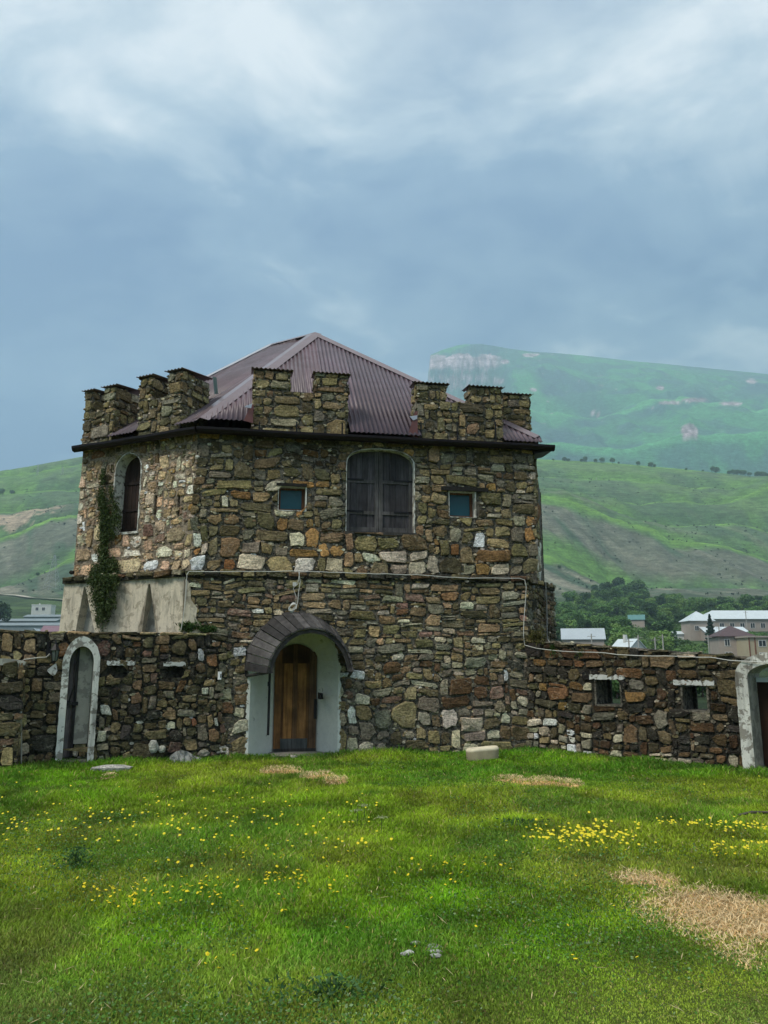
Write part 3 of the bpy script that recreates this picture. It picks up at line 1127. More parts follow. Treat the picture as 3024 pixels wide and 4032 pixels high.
pl = [(fs(FU, 1585, 1650), 6.2)]
flash(FU, fs(FU, 1640, 1690), 0.20, 6.12, 6.62, 0.10)
flash(FU, fs(FU, 997, 1640), 0.18, 6.26, 6.58, 0.06)
mb = MB()
sA = fs(FU, 1638, 1640)
mb.prism(FU, [(sA - 0.16, 6.50), (sA - 0.08, 6.42), (sA + 0.0, 6.46), (sA, 6.53)], 0.10, 0.115)
mb.build('bent_flashing', M_zinc, tower)
mb = MB()
mb.prism(FU, [(fs(FU, 993, 1600) - 0.16, 6.50), (fs(FU, 993, 1600) - 0.02, 6.48), (fs(FU, 993, 1600), 6.58)], 0.10, 0.115)
mb.build('bent_flashing', M_zinc, tower)
# pale stack behind the left merlon pair
mb = MB()
pz = at_depth(846, 1500, 15.4)
mb.add([pz + Vector((-0.05, 0, 0.10)), pz + Vector((0.03, 0, 0.08)), pz + Vector((0.05, 0.25, -0.42)), pz + Vector((-0.02, 0.2, -0.40)),
        pz + Vector((-0.05, 0.02, 0.10)), pz + Vector((0.03, 0.02, 0.08)), pz + Vector((0.05, 0.27, -0.42)), pz + Vector((-0.02, 0.22, -0.40))],
       [(0, 3, 2, 1), (4, 5, 6, 7), (0, 1, 5, 4), (1, 2, 6, 5), (2, 3, 7, 6), (3, 0, 4, 7)])
mb.build('bent_flashing', m_plain('greenish zinc', (0.30, 0.40, 0.38), 0.5, 0.1, 0.1), tower)

# gutters ------------------------------------------------------------
GA = Vector((-3.52, 13.80, 5.97)); GC = Vector((3.49, 15.13, 5.99)); GB = Vector((-6.38, 15.17, 5.975))


def gutter(p, q, r=0.074):
    p, q = Vector(p), Vector(q)
    d = (q - p).normalized()
    side = d.cross(Vector((0, 0, 1))).normalized()
    mb = MB()
    prof = [(-r, 0.045), (-r * 1.12, 0.045), (-r * 1.1, 0.0), (-r * 0.75, -r * 0.75), (0, -r), (r * 0.75, -r * 0.75), (r * 1.1, 0.0), (r * 1.12, 0.045), (r, 0.045),
            (r * 0.9, 0), (r * 0.6, -r * 0.6), (0, -r * 0.82), (-r * 0.6, -r * 0.6), (-r * 0.9, 0)]
    n = len(prof); V = []; F = []
    m = 8
    for i in range(m + 1):
        x = p + (q - p) * i / m
        sag = -0.010 * math.sin(math.pi * i / m) + 0.006 * math.sin(i * 2.1)
        V += [x + side * a + Vector((0, 0, b + sag)) for a, b in prof]
    for i in range(m):
        for k in range(n):
            F.append((i * n + k, i * n + (k + 1) % n, (i + 1) * n + (k + 1) % n, (i + 1) * n + k))
    F += [tuple(range(n)), tuple(m * n + k for k in range(n - 1, -1, -1))]
    mb.add(V, F)
    return mb.build('gutter', M['gutter'], tower, fix=True)


gutter(GA, GC)
gutter(GB, GA)
# soffit boards closing the eave behind the gutter, darkened to paint in its shadow
mb = MB()
mb.box(FU, -0.02, FU.L + 0.34, 5.985, 6.035, -0.1, 0.20)
mb.box(FA, -0.1, FA.L + 0.05, 5.985, 6.03, -0.1, 0.17)
mb.build('soffit_board', M['gutter'], tower, fix=True)
# tapering end of the eave board at the right corner
mb = MB()
mb.prism(FU, [(FU.L + 0.02, 5.86), (FU.L + 0.42, 5.955), (FU.L + 0.46, 6.00), (FU.L + 0.02, 6.06)], -0.5, 0.10)
mb.build('eave_end_board', M['gutter'], tower)
# short iron straps holding the gutter
for u in (1021, 1167, 1346, 1655, 1797, 1948):
    mb = MB()
    s = fs(FU, u, 1690)
    mb.box(FU, s - 0.014, s + 0.014, 5.99, fz(FU, u, 1660) - 0.02, 0.05, 0.062)
    mb.build('strap', M['iron'], tower)

# small windows ------------------------------------------------------
def small_window(frame, w, u0, u1, v0, v1, depth=0.16):
    s0, s1, z0, z1 = w
    mb = MB()
    slab(mb, frame, rect(s0 - 0.002, s1 + 0.002, z0 - 0.002, z1 + 0.002), [rect(s0 + 0.012, s1 - 0.022, z0 + 0.012, z1 - 0.010)], -0.4, 0.012)
    mb.build('window_reveal', M['plaster_worn'], tower, fix=True)
    a0, a1, b0, b1 = s0 + 0.012, s1 - 0.022, z0 + 0.012, z1 - 0.010
    fr = MB()
    slab(fr, frame, rect(a0, a1, b0, b1), [rect(a0 + 0.04, a1 - 0.06, b0 + 0.055, b1 - 0.035)], -depth - 0.04, -depth, (0.17, 0.08, 0.045))
    f = fr.build('window', M['wood_v'], tower, fix=True)
    p = MB()
    p.box(frame, a0 + 0.03, a1 - 0.05, b0 + 0.045, b1 - 0.025, -depth - 0.03, -depth - 0.02)
    p.build('pane', M['pane'], f)


small_window(FU, WL, 0, 0, 0, 0)
small_window(FU, WR, 0, 0, 0, 0)
mb = MB()
s0, s1, z0, z1 = span(FU, 1734, 1919, 1921, 1936)
mb.box(FU, s0, s1, z0, z1, -0.05, 0.075, (0.018, 0.016, 0.014))
s0, s1, z0, z1 = span(FU, 1088, 1208, 1905, 1916)
mb.box(FU, s0, s1, z0, z1, -0.05, 0.05, (0.022, 0.02, 0.016))
mb.build('lintel', M['wood_v'], tower)

# big shuttered window -------------------------------------------------
ws0, ws1, wz0, wz1 = WS
def ragged(frame, loop_out, loop_in, o0, o1, mat, name, parent, seed=0, jit=0.02):
    """plaster band between two outlines, outer edge ragged"""
    r = random.Random(seed)
    n = len(loop_out)
    fine_o, fine_i = [], []
    for i in range(n - 1):
        k = max(1, int(math.hypot(loop_out[i + 1][0] - loop_out[i][0], loop_out[i + 1][1] - loop_out[i][1]) / 0.05))
        for q in range(k):
            t = q / k
            j = r.uniform(-jit, jit)
            fine_o.append((loop_out[i][0] * (1 - t) + loop_out[i + 1][0] * t + j, loop_out[i][1] * (1 - t) + loop_out[i + 1][1] * t + j * 0.7))
            fine_i.append((loop_in[i][0] * (1 - t) + loop_in[i + 1][0] * t, loop_in[i][1] * (1 - t) + loop_in[i + 1][1] * t))
    fine_o.append(loop_out[-1]); fine_i.append(loop_in[-1])
    m = len(fine_o)
    V = [frame.pt(s, z, o1) for s, z in fine_o] + [frame.pt(s, z, o1) for s, z in fine_i] + \
        [frame.pt(s, z, o0) for s, z in fine_o] + [frame.pt(s, z, o0) for s, z in fine_i]
    F = []
    for i in range(m - 1):
        F += [(i, i + 1, m + i + 1, m + i), (2 * m + i + 1, 2 * m + i, 3 * m + i, 3 * m + i + 1), (m + i, m + i + 1, 3 * m + i + 1, 3 * m + i), (i + 1, i, 2 * m + i, 2 * m + i + 1)]
    F += [(0, m, 3 * m, 2 * m), (m - 1, 3 * m - 1, 4 * m - 1, 2 * m - 1)]
    mb = MB(); mb.add(V, F)
    return mb.build(name, mat, parent, fix=True)


def offs(loop, d, bottom=0.0):
    """arch outline grown by d"""
    s_min = min(p[0] for p in loop); s_max = max(p[0] for p in loop); zb = min(p[1] for p in loop); zt = max(p[1] for p in loop)
    c = (s_min + s_max) / 2; k = (s_max - s_min) / 2
    zs = loop[1][1]
    out = []
    for s, z in loop:
        ns = c + (s - c) * (k + d) / k
        nz = z if z <= zs else zs + (z - zs) * (zt - zs + d) / (zt - zs)
        out.append((ns, nz))
    return out


loopW = arch(ws0, ws1, wz0, WS_ZS, wz1, 16, 2.6)
ragged(FU, offs(loopW, 0.006), offs(loopW, -0.010), -0.50, 0.010, M['plaster_worn'], 'window_reveal', tower, 3, 0.006)
iw = offs(loopW, -0.012)
is0, is1 = min(p[0] for p in iw), max(p[0] for p in iw)
izt = max(p[1] for p in iw)


def arch_top(s, loop):
    """height of the outline above s"""
    pts = sorted([p for p in loop if p[1] >= loop[1][1] - 1e-6])
    best = None
    for a, b in zip(pts[:-1], pts[1:]):
        if a[0] - 1e-9 <= s <= b[0] + 1e-9 and b[0] > a[0]:
            t = (s - a[0]) / (b[0] - a[0])
            z = a[1] * (1 - t) + b[1] * t
            best = z if best is None else max(best, z)
    return best if best is not None else loop[1][1]


def arch_board(mb, frame, a, b, z0, loop, o0, o1, col, zcap=None):
    n = 5
    tops = [(a + (b - a) * i / n, arch_top(a + (b - a) * i / n, loop)) for i in range(n + 1)]
    if zcap is not None: tops = [(s, min(z, zcap)) for s, z in tops]
    poly = [(a, z0), (b, z0)] + list(reversed(tops))
    mb.prism(frame, poly, o0, o1, col)


wr = random.Random(5)
sm = (is0 + is1 - 0.03) / 2
DEP = -0.17
for (a, b, side) in ((is0 - 0.005, sm - 0.004, 0), (sm + 0.004, is1 - 0.0, 1)):
    sh = bpy.data.objects.new('shutter', None); COL.objects.link(sh); sh.parent = tower
    n = 6
    for i in range(n):
        x0 = a + (b - a) * i / n; x1 = a + (b - a) * (i + 1) / n - 0.004
        g = wr.uniform(0.75, 1.35)
        mb = MB()
        arch_board(mb, FU, x0, x1, wz0 + 0.03, iw, DEP - 0.03, DEP + wr.uniform(-0.004, 0.003), (0.060 * g, 0.055 * g, 0.060 * g))
        mb.build('board', M['wood_v'], sh)
    for (x0, x1) in ((a, a + 0.075), (b - 0.075, b)):
        mb = MB(); arch_board(mb, FU, x0, x1, wz0 + 0.03, iw, DEP, DEP + 0.026, (0.110, 0.102, 0.100)); mb.build('stile', M['wood_v'], sh)
    for zc, hh in ((wz0 + 0.09, 0.10), (fz(FU, 1480, 2014), 0.07), (fz(FU, 1480, 1890), 0.07)):
        mb = MB(); mb.box(FU, a + 0.076, b - 0.076, zc - hh / 2, zc + hh / 2, DEP, DEP + 0.022, (0.100, 0.094, 0.092)); mb.build('rail', M['wood_v'], sh)
    for zc in (fz(FU, 1480, 2009), fz(FU, 1480, 1884)):
        e0, e1 = (a, a + 0.36) if side == 0 else (b - 0.38, b)
        mb = MB(); mb.box(FU, e0, e1, zc - 0.02, zc + 0.016, DEP + 0.026, DEP + 0.034); mb.build('hinge', M['iron'], sh)
mb = MB()
mb.box(FU, ws0 - 0.02, ws1 + 0.03, wz0 - 0.035, wz0 + 0.022, -0.3, 0.03, (0.06, 0.055, 0.05))
mb.build('window_sill', M['wood_v'], tower)

# window in the left face ------------------------------------------------
cs0, cs1, cz0, cz1 = CW
loopC = arch(cs0, cs1, cz0, CW_ZS, cz1)
ragged(FA, offs(loopC, 0.012), offs(loopC, -0.010), -0.4, 0.010, M['plaster_worn'], 'window_reveal', tower, 4, 0.02)
icw = offs(loopC, -0.012)
sh = bpy.data.objects.new('shutter', None); COL.objects.link(sh); sh.parent = tower
a, b = min(p[0] for p in icw), max(p[0] for p in icw)
for i in range(6):
    x0 = a + (b - a) * i / 6; x1 = a + (b - a) * (i + 1) / 6 - 0.006
    g = wr.uniform(0.7, 1.3)
    mb = MB(); arch_board(mb, FA, x0, x1, cz0 + 0.02, icw, -0.29, -0.26, (0.045 * g, 0.028 * g, 0.022 * g)); mb.build('board', M['wood_v'], sh)
for zc in (cz0 + 0.10, cz0 + 0.50, cz0 + 1.05):
    mb = MB(); mb.box(FA, a, b, zc - 0.03, zc + 0.03, -0.26, -0.24, (0.03, 0.02, 0.018)); mb.build('rail', M['wood_v'], sh)
mb = MB(); mb.box(FA, cs0 - 0.03, cs1 + 0.02, cz0 - 0.04, cz0 + 0.005, -0.4, 0.03); mb.build('window_sill', M['plaster_worn'], tower)
for w in (SL1, SL2):
    mb = MB(); mb.box(FA, w[0], w[1], w[2], w[3], -0.3, -0.28); mb.build('slit_dark', M['dark_room'], tower)  # near-black panel paints the unlit depth of the slit

# rendered lower left face with two tapering niches ----------------------
def niche(u_apex, v_apex, u0, u1, vb):
    ap = FB.px(u_apex, v_apex); b0 = FB.px(u0, vb); b1 = FB.px(u1, vb)
    k = (b0[1] + 0.3) / (ap[1] - b0[1])
    return [(b0[0] + (b0[0] - ap[0]) * k, -0.25), (b1[0] + (b1[0] - ap[0]) * k, -0.25), (ap[0] + 0.02, ap[1]), (ap[0] - 0.02, ap[1])]


n1_ = niche(592, 2300, 548, 626, 2490)
n2_ = niche(338, 2312, 306, 372, 2480)
L = FB.L
mb = MB()
slab(mb, FB, [(-0.22, -0.3), n2_[0], n2_[3], n2_[2], n2_[1], n1_[0], n1_[3], n1_[2], n1_[1], (L, -0.3), (L, Z_LEDGE - 0.11), (-0.05, Z_LEDGE - 0.11)], [], -0.3, 0.03)
mb.build('render_coat', M['plaster_tan'], tower, fix=True)
mb = MB(); mb.box(FB, 0, L, -0.3, Z_LEDGE - 0.11, -0.5, -0.16); mb.build('niche_back', M['plaster_grey'], tower)  # greyer than the coat in front: niche shade put into the colour
# torn edge of render on the front corner
mb = MB()
e = [(0.0, 2.1), (0.30, 2.12), (0.33, 2.3), (0.22, 2.45), (0.24, 2.62), (0.12, 2.78), (0.10, 3.0), (0.05, 3.12), (0.0, 3.15)]
mb.prism(FL, e, -0.02, 0.045); mb.build('render_coat', M['plaster_tan'], tower, fix=True)

# main doorway -----------------------------------------------------------
ds0, ds1, dz0, dz1 = DM
outer = arch(ds0, ds1, -0.1, DM_ZS, dz1, 18)
i0, iz0 = FL.px(1076, 2900, -0.5); i1, _ = FL.px(1243, 2900, -0.5)
izt2 = FL.px(1160, 2536, -0.5)[1]; izs = FL.px(1160, 2612, -0.5)[1]
inner = arch(i0, i1, 0.0, izs, izt2, 18)
# splayed jambs
n = len(outer)
mb = MB()
V = [FL.pt(s, z, 0.035) for s, z in outer] + [FL.pt(s, z, -0.5) for s, z in inner]
F = [(i, i + 1, n + i + 1, n + i) for i in range(n - 1)]
mb.add(V, F)
mb.build('door_reveal', M['plaster_white'], tower)
ragged(FL, offs(outer, 0.05), offs(outer, 0.0), -0.03, 0.036, M['plaster_white'], 'door_surround', tower, 9, 0.022)
mb = MB(); mb.box(FL, ds0 - 0.1, ds1 + 0.1, -0.3, 2.5, -0.8, -0.62); mb.build('doorway_back', M['dark_room'], tower)
door = bpy.data.objects.new('door', None); COL.objects.link(door); door.parent = tower
w = i1 - i0
cols = [(0.24, 0.110, 0.040), (0.15, 0.070, 0.028), (0.38, 0.175, 0.055), (0.17, 0.085, 0.038), (0.34, 0.160, 0.055), (0.17, 0.080, 0.03), (0.14, 0.078, 0.042)]
edges = [0, 0.17, 0.215, 0.43, 0.545, 0.76, 0.82, 1.0]
for i in range(7):
    a, b = i0 + w * edges[i], i0 + w * edges[i + 1] - 0.004
    o = -0.455 if i in (0, 3, 6) else (-0.478 if i in (2, 4) else -0.466)
    zc = None if i in (0, 3, 6) else (izt2 - 0.13)
    mb = MB(); arch_board(mb, FL, a, b, 0.06, inner, -0.52, o, cols[i], zc); mb.build('board', M['wood_v'], door)
mb = MB()
for i in range(12):
    pass
arch_board(mb, FL, i0, i1, izt2 - 0.14, inner, -0.52, -0.458, (0.10, 0.05, 0.024)); mb.build('top_rail', M['wood_v'], door)
a0 = FL.px(1103, 2900, -0.45)[0]; a1 = FL.px(1210, 2900, -0.45)[0]
zk0, zk1 = FL.px(1160, 2952, -0.45)[1], FL.px(1160, 2908, -0.45)[1]
mb = MB(); mb.box(FL, a0, a1, zk0, zk1, -0.46, -0.447, (0.085, 0.088, 0.085)); mb.build('kick_board', M['wood_v'], door)
mb = MB(); mb.box(FL, i0, i1, 0.03, 0.10, -0.5, -0.44, (0.05, 0.045, 0.04)); mb.build('bottom_rail', M['wood_v'], door)
q0 = FL.px(1236, 2790, -0.44)[0]
zq0, zq1 = FL.px(1240, 2830, -0.44)[1], FL.px(1240, 2752, -0.44)[1]
mb = MB(); mb.box(FL, q0, q0 + 0.05, zq0, zq1, -0.456, -0.42); mb.build('lock_plate', M['iron'], door)
sp0 = FL.px(1065, 2975)[0]
mb = MB()
mb.box(FL, sp0, ds1 + 0.01, -0.06, 0.045, -0.62, 0.16)
mb.build('doorstep', m_plain('worn concrete step', (0.27, 0.25, 0.21), 0.9, 0, 0.3, 8, bump=0.01), tower)

# barrel canopy over the door --------------------------------------------
canopy = bpy.data.objects.new('canopy', None); COL.objects.link(canopy); canopy.parent = tower
PO = 0.95
rim_w = [FL.px(u, v, 0.03) for u, v in ((968, 2640), (971, 2585), (990, 2530), (1025, 2480), (1075, 2433), (1135, 2412), (1200, 2415), (1265, 2440), (1320, 2485), (1355, 2540), (1372, 2590), (1378, 2640))]
rim_f = [FL.px(u, v, PO) for u, v in ((1058, 2652), (1066, 2600), (1092, 2550), (1130, 2508), (1172, 2484), (1222, 2474), (1270, 2480), (1312, 2500), (1345, 2532), (1368, 2570), (1382, 2612), (1389, 2645))]


def resample(pts, n):
    d = [0]
    for a, b in zip(pts[:-1], pts[1:]): d.append(d[-1] + math.hypot(b[0] - a[0], b[1] - a[1]))
    out = []
    for i in range(n + 1):
        t = d[-1] * i / n
        k = 0
        while k < len(d) - 2 and d[k + 1] < t: k += 1
        f = (t - d[k]) / (d[k + 1] - d[k])
        out.append((pts[k][0] * (1 - f) + pts[k + 1][0] * f, pts[k][1] * (1 - f) + pts[k + 1][1] * f))
    return out


NP = 20
W_ = resample(rim_w, NP); Fp = resample(rim_f, NP)
cr = random.Random(12)
for i in range(NP):
    a, b = Vector(FL.pt(*W_[i], 0.0)), Vector(FL.pt(*W_[i + 1], 0.0))
    c, d = Vector(FL.pt(*Fp[i], PO + cr.uniform(-0.03, 0.03))), Vector(FL.pt(*Fp[i + 1], PO + cr.uniform(-0.03, 0.03)))
    cen = Vector(FL.pt((W_[0][0] + W_[-1][0]) / 2, 1.6, PO / 2))
    g = ((a + b + c + d) / 4 - cen).normalized()
    lap = cr.uniform(0.0, 0.028)
    th = 0.022
    a2, b2, c2, d2 = a + g * (lap + th), b + g * (lap * 0.4 + th), c + g * (lap + th), d + g * (lap * 0.4 + th)
    sh_ = (b - a) * 0.03
    k = cr.uniform(0.45, 1.6)
    col = (0.080 * k, 0.074 * k, 0.072 * k)
    mb = MB()
    P = [a + sh_, b - sh_, d - sh_, c + sh_, a2 + sh_, b2 - sh_, d2 - sh_, c2 + sh_]
    mb.add(P, [(0, 1, 2, 3), (7, 6, 5, 4), (0, 4, 5, 1), (1, 5, 6, 2), (2, 6, 7, 3), (3, 7, 4, 0)], col)
    mb.build('plank', M['wood_out'], canopy, fix=True)
# curved front rib and back rib
for (pts, o, nm) in ((Fp, PO - 0.08, 'rib'), (W_, 0.05, 'rib')):
    mb = MB()
    c0 = (sum(p[0] for p in pts) / len(pts), 1.55)
    V = []; 
    for s, z in pts:
        L_ = math.hypot(s - c0[0], z - c0[1]); k = (L_ - 0.075) / L_
        k1 = (L_ - 0.004) / L_
        for (kk, oo) in ((k1, o + 0.03), (k, o + 0.03), (k, o - 0.01), (k1, o - 0.01)):
            V.append(FL.pt(c0[0] + (s - c0[0]) * kk, c0[1] + (z - c0[1]) * kk, oo))
    F = []
    for i in range(len(pts) - 1):
        for q in range(4):
            F.append((i * 4 + q, i * 4 + (q + 1) % 4, i * 4 + 4 + (q + 1) % 4, i * 4 + 4 + q))
    F += [(3, 2, 1, 0), tuple(len(V) - 4 + q for q in range(4))]
    mb.add(V, F, (0.06, 0.055, 0.052)); mb.build(nm, M['wood_out'], canopy, fix=True)
# two struts from the front rib back to the wall, lined underneath with boards
for end in (0, -1):
    f_, w_ = Fp[end], W_[end]
    mb = MB()
    mb.tube([FL.pt(f_[0], f_[1] + 0.02, PO - 0.04), FL.pt(w_[0] + (0.02 if end == 0 else -0.02), w_[1] - 0.10, 0.03)], 0.028, 4, (0.07, 0.065, 0.06))
    mb.build('bracket', M['wood_out'], canopy)
# iron pole hanging against the left jamb
mb = MB()
s_, zt_ = FL.px(1062, 2660, 0.10); _, zb_ = FL.px(1062, 2895, 0.10)
mb.box(FL, s_ - 0.022, s_ + 0.022, zb_, zt_ + 0.04, 0.075, 0.11)
mb.build('iron_bar', M['iron'], tower)
mb = MB(); s_, z_ = FL.px(1056, 2693, 0.05); mb.box(FL, s_ - 0.012, s_ + 0.02, z_ - 0.04, z_ + 0.04, 0.03, 0.075); mb.build('bar_bracket', M['iron'], tower)
mb = MB()
s_, zt_ = FL.px(970, 2560, 0.05)
mb.box(FL, s_ - 0.012, s_ + 0.012, FL.px(970, 2660, 0.05)[1], zt_, 0.03, 0.055, (0.02, 0.02, 0.02)); mb.build('edge_batten', M['wood_v'], tower)

emit_stones(all_st, tower, M['stone'], 300)

# ------------------------------------------------------------------ courtyard wall, left
lwall = thing('courtyard_wall', 'dark rubble courtyard wall with a narrow arched doorway, left of the tower', 'wall', (-5.2, 13.0, 0))
LLEN = LW.L
def lw_top(s): return 2.19 - 0.03 * s / LLEN + 0.02 * n1(s * 1.3, 4.0, 8)
N = 24
topL = [(LLEN * i / N, lw_top(LLEN * i / N)) for i in range(N + 1)]
outerL = [(0, -0.3), (LLEN, -0.3)] + list(reversed(topL))
loopD = arch(LD[0], LD[1], LD[2], LD_ZS, LD[3], 14)
NI1 = span(LW, 436, 500, 2620, 2668); NI2 = span(LW, 660, 722, 2626, 2668)
mb = MB()
slab(mb, LW, outerL, [loopD, rect(*NI1), rect(*NI2)], -0.55, 0.0)
mb.build('wall_core', M['mortar_dark'], lwall, fix=True)
mb = MB()
for w in (NI1, NI2): mb.box(LW, w[0], w[1], w[2], w[3], -0.3, -0.10)
mb.build('blocked_niche', M['mortar_dark'], lwall)
r2 = random.Random(31)
LS0, LS1 = LW.px(232, 2800)[0], LW.px(380, 2800)[0]
lst = []
lst += stones(LW, 0.0, LLEN, -0.14, 2.17, lambda s, z: ((0.20, 0.17) if s > LS1 else (0.25, 0.20)) if z < 2.02 else (0.3, 0.12), col_lw, r2,
              [Hole('arch', LS0 + 0.03, LS1 - 0.03, -0.1, LW.px(310, 2520)[1], zs=LD_ZS), Hole('rect', *NI1), Hole('rect', *NI2)],
              topf=lw_top, wseed=51, chipmul=0.6, proud=(0.012, 0.045))
# coping of thin flat stones
s = 0.0
while s < LLEN - 0.05:
    e = min(LLEN, s + r2.uniform(0.25, 0.5)); z = lw_top((s + e) / 2)
    f2 = Frame(*LW.pt(s, 0)[:2], *LW.pt(e, 0)[:2])
    lst += stones(f2, 0, e - s, z - 0.045, z + 0.02, lambda a, b: (1, 0.2), lambda a, b, c, r: stain_tone(pick(r, [('tan', 3), ('dolive', 3), ('grey', 2), ('olive', 2)]), 1.0),
                  r2, warp=0, proud=(0.03, 0.06), gap=0.004, square=7)
    s = e
emit_stones(lst, lwall, M['stone'], 300)
# white render lumps over the niches and the bare patch of lime by the lamp
def lump(parent, frame, u0, u1, v0, v1, mat, name, seed, o=0.05, n=16):
    r = random.Random(seed)
    s0, s1, z0, z1 = span(frame, u0, u1, v0, v1)
    top = [(s0 + (s1 - s0) * i / n, z1 - abs(r.gauss(0, 0.016))) for i in range(n, -1, -1)]
    bot = [(s0 + (s1 - s0) * i / n, z0 + abs(r.gauss(0, 0.010))) for i in range(n + 1)]
    mb = MB(); mb.prism(frame, bot + top, -0.02, o); return mb.build(name, mat, parent, fix=True)


M['lime'] = m_plaster('flaking white lime', (0.66, 0.66, 0.62), (0.22, 0.21, 0.18), 0.42, 0.3, 5)
lump(lwall, LW, 420, 532, 2600, 2621, M['lime'], 'lime_lintel', 1)
lump(lwall, LW, 643, 730, 2604, 2624, M['lime'], 'lime_lintel', 2)
r3 = random.Random(6)
pp = [LW.px(u, v) for u, v in ((186, 2638), (205, 2622), (222, 2610), (226, 2640), (219, 2654), (209, 2662), (196, 2652), (188, 2644))]
mb = MB(); mb.prism(LW, list(reversed(pp)), 0.0, 0.075); mb.build('lime_patch', M['lime'], lwall, fix=True)
# door surround and its reveals
sur_in = offs(loopD, 0.0); sur_out_z = LW.px(310, 2506)[1]
so = arch(LS0, LS1, LD[2] - 0.02, LD_ZS - 0.02, sur_out_z, 14)
ragged(LW, so, loopD, -0.02, 0.085, M['plaster_worn'], 'door_surround', lwall, 15, 0.005)
mb = MB(); n = len(loopD)
inn = offs(loopD, -0.01)
mb.add([LW.pt(s, z, 0.084) for s, z in loopD] + [LW.pt(s, z, -0.5) for s, z in inn], [(i, i + 1, n + i + 1, n + i) for i in range(n - 1)])
mb.build('door_reveal', M['plaster_grey'], lwall)
mb = MB(); mb.box(LW, LD[0] - 0.05, LD[1] + 0.05, 0, 2.1, -0.62, -0.55); mb.build('doorway_back', M['dark_room'], lwall)
a0, a1 = LD[0] + 0.01, LD[1] - 0.01
xm = LW.px(297, 2800, -0.25)[0]
mb = MB(); arch_board(mb, LW, xm, a1, 0.33, inn, -0.34, -0.17, (1, 1, 1)); mb.build('blocking_wall', M['plaster_grey'], lwall, fix=True)
lst2 = stones(LW, xm, a1, 0.0, 0.36, lambda s, z: (0.14, 0.1), lambda s, z, a, r: pick(r, T_LW), r2, o_base=-0.24, warp=0)
mb = MB()
for st in lst2: mb.add(st[0], st[1], st[2])
o = mb.build('footing_stones', M['stone'], lwall); o['kind'] = 'stuff'
ldoor = bpy.data.objects.new('door', None); COL.objects.link(ldoor); ldoor.parent = lwall
k = (xm - a0)
for i, (f0, f1, col, o) in enumerate(((0.0, 0.40, (0.20, 0.175, 0.175), -0.18), (0.41, 0.66, (0.16, 0.135, 0.13), -0.185), (0.67, 1.0, (0.036, 0.033, 0.032), -0.13))):
    mb = MB(); arch_board(mb, LW, a0 + k * f0, a0 + k * f1, 0.12, inn, -0.24, o, col); mb.build('board', M['wood_v'], ldoor)
z_ = LW.px(280, 2770, -0.15)[1]
mb = MB(); mb.box(LW, a0, xm - 0.03, z_ - 0.03, z_ + 0.04, -0.18, -0.12, (0.09, 0.085, 0.085)); mb.build('rail', M['wood_v'], ldoor)
mb = MB(); mb.box(LW, xm - 0.07, xm + 0.03, z_ - 0.03, z_ + 0.03, -0.13, -0.09); mb.build('latch', M['iron'], ldoor)
zz0 = LW.px(285, 2765, -0.12)[1]; zz1 = LW.px(285, 2700, -0.12)[1]
mb = MB(); sm_ = LW.px(272, 2750, -0.12)[0]
mb.tube([LW.pt(sm_, zz0, -0.11), LW.pt(sm_ + 0.03, (zz0 + zz1) / 2, -0.10), LW.pt(sm_ + 0.06, zz1, -0.11), LW.pt(sm_ + 0.09, (zz0 + zz1) / 2, -0.10), LW.pt(sm_ + 0.09, zz0, -0.11)], 0.012, 5)
mb.build('handle', M['iron'], ldoor)
mb = MB(); mb.box(LW, LD[0] - 0.1, LD[1] - 0.02, -0.05, 0.10, -0.5, 0.16); mb.build('doorstep', m_plain('grey threshold stone', (0.17, 0.155, 0.125), 0.95, 0, 0.3, 9, bump=0.015), lwall)
# stub of a stone buttress at the far end, with a rounded lime cap
BTf = Frame(*LW.pt(0.0, 0, 0.42)[:2], *LW.pt(LW.px(78, 2800, 0.42)[0], 0, 0.42)[:2])
zc = BTf.px(10, 2612)[1]
mb = MB(); mb.box(BTf, 0, BTf.L, -0.3, zc, -0.5, 0); mb.build('buttress', M['mortar_dark'], lwall)
lb = stones(BTf, 0, BTf.L, -0.1, zc, lambda s, z: (0.27, 0.24), lambda s, z, a, r: pick(r, T_LW), r2, wseed=77)
pr = BTf.pt(BTf.L, 0); pk = BTf.pt(BTf.L, 0, -0.42)
lb += stones(Frame(pr[0], pr[1], pk[0], pk[1]), 0, 0.42, -0.1, zc, lambda s, z: (0.27, 0.24), lambda s, z, a, r: stain_tone(pick(r, T_LW), .8), r2, wseed=78)
mb = MB()
for st in lb: mb.add(st[0], st[1], st[2])
o = mb.build('buttress_stones', M['stone'], lwall); o['kind'] = 'stuff'
mb = MB()
L_ = BTf.L
mb.prism(BTf, [(0, zc - 0.02), (L_ + 0.02, zc - 0.03), (L_ + 0.02, zc + 0.02), (L_ - 0.10, zc + 0.055), (L_ - 0.28, zc + 0.075), (0, zc + 0.085)], -0.5, 0.03)
mb.build('buttress_cap', M['plaster_grey'], lwall, fix=True)

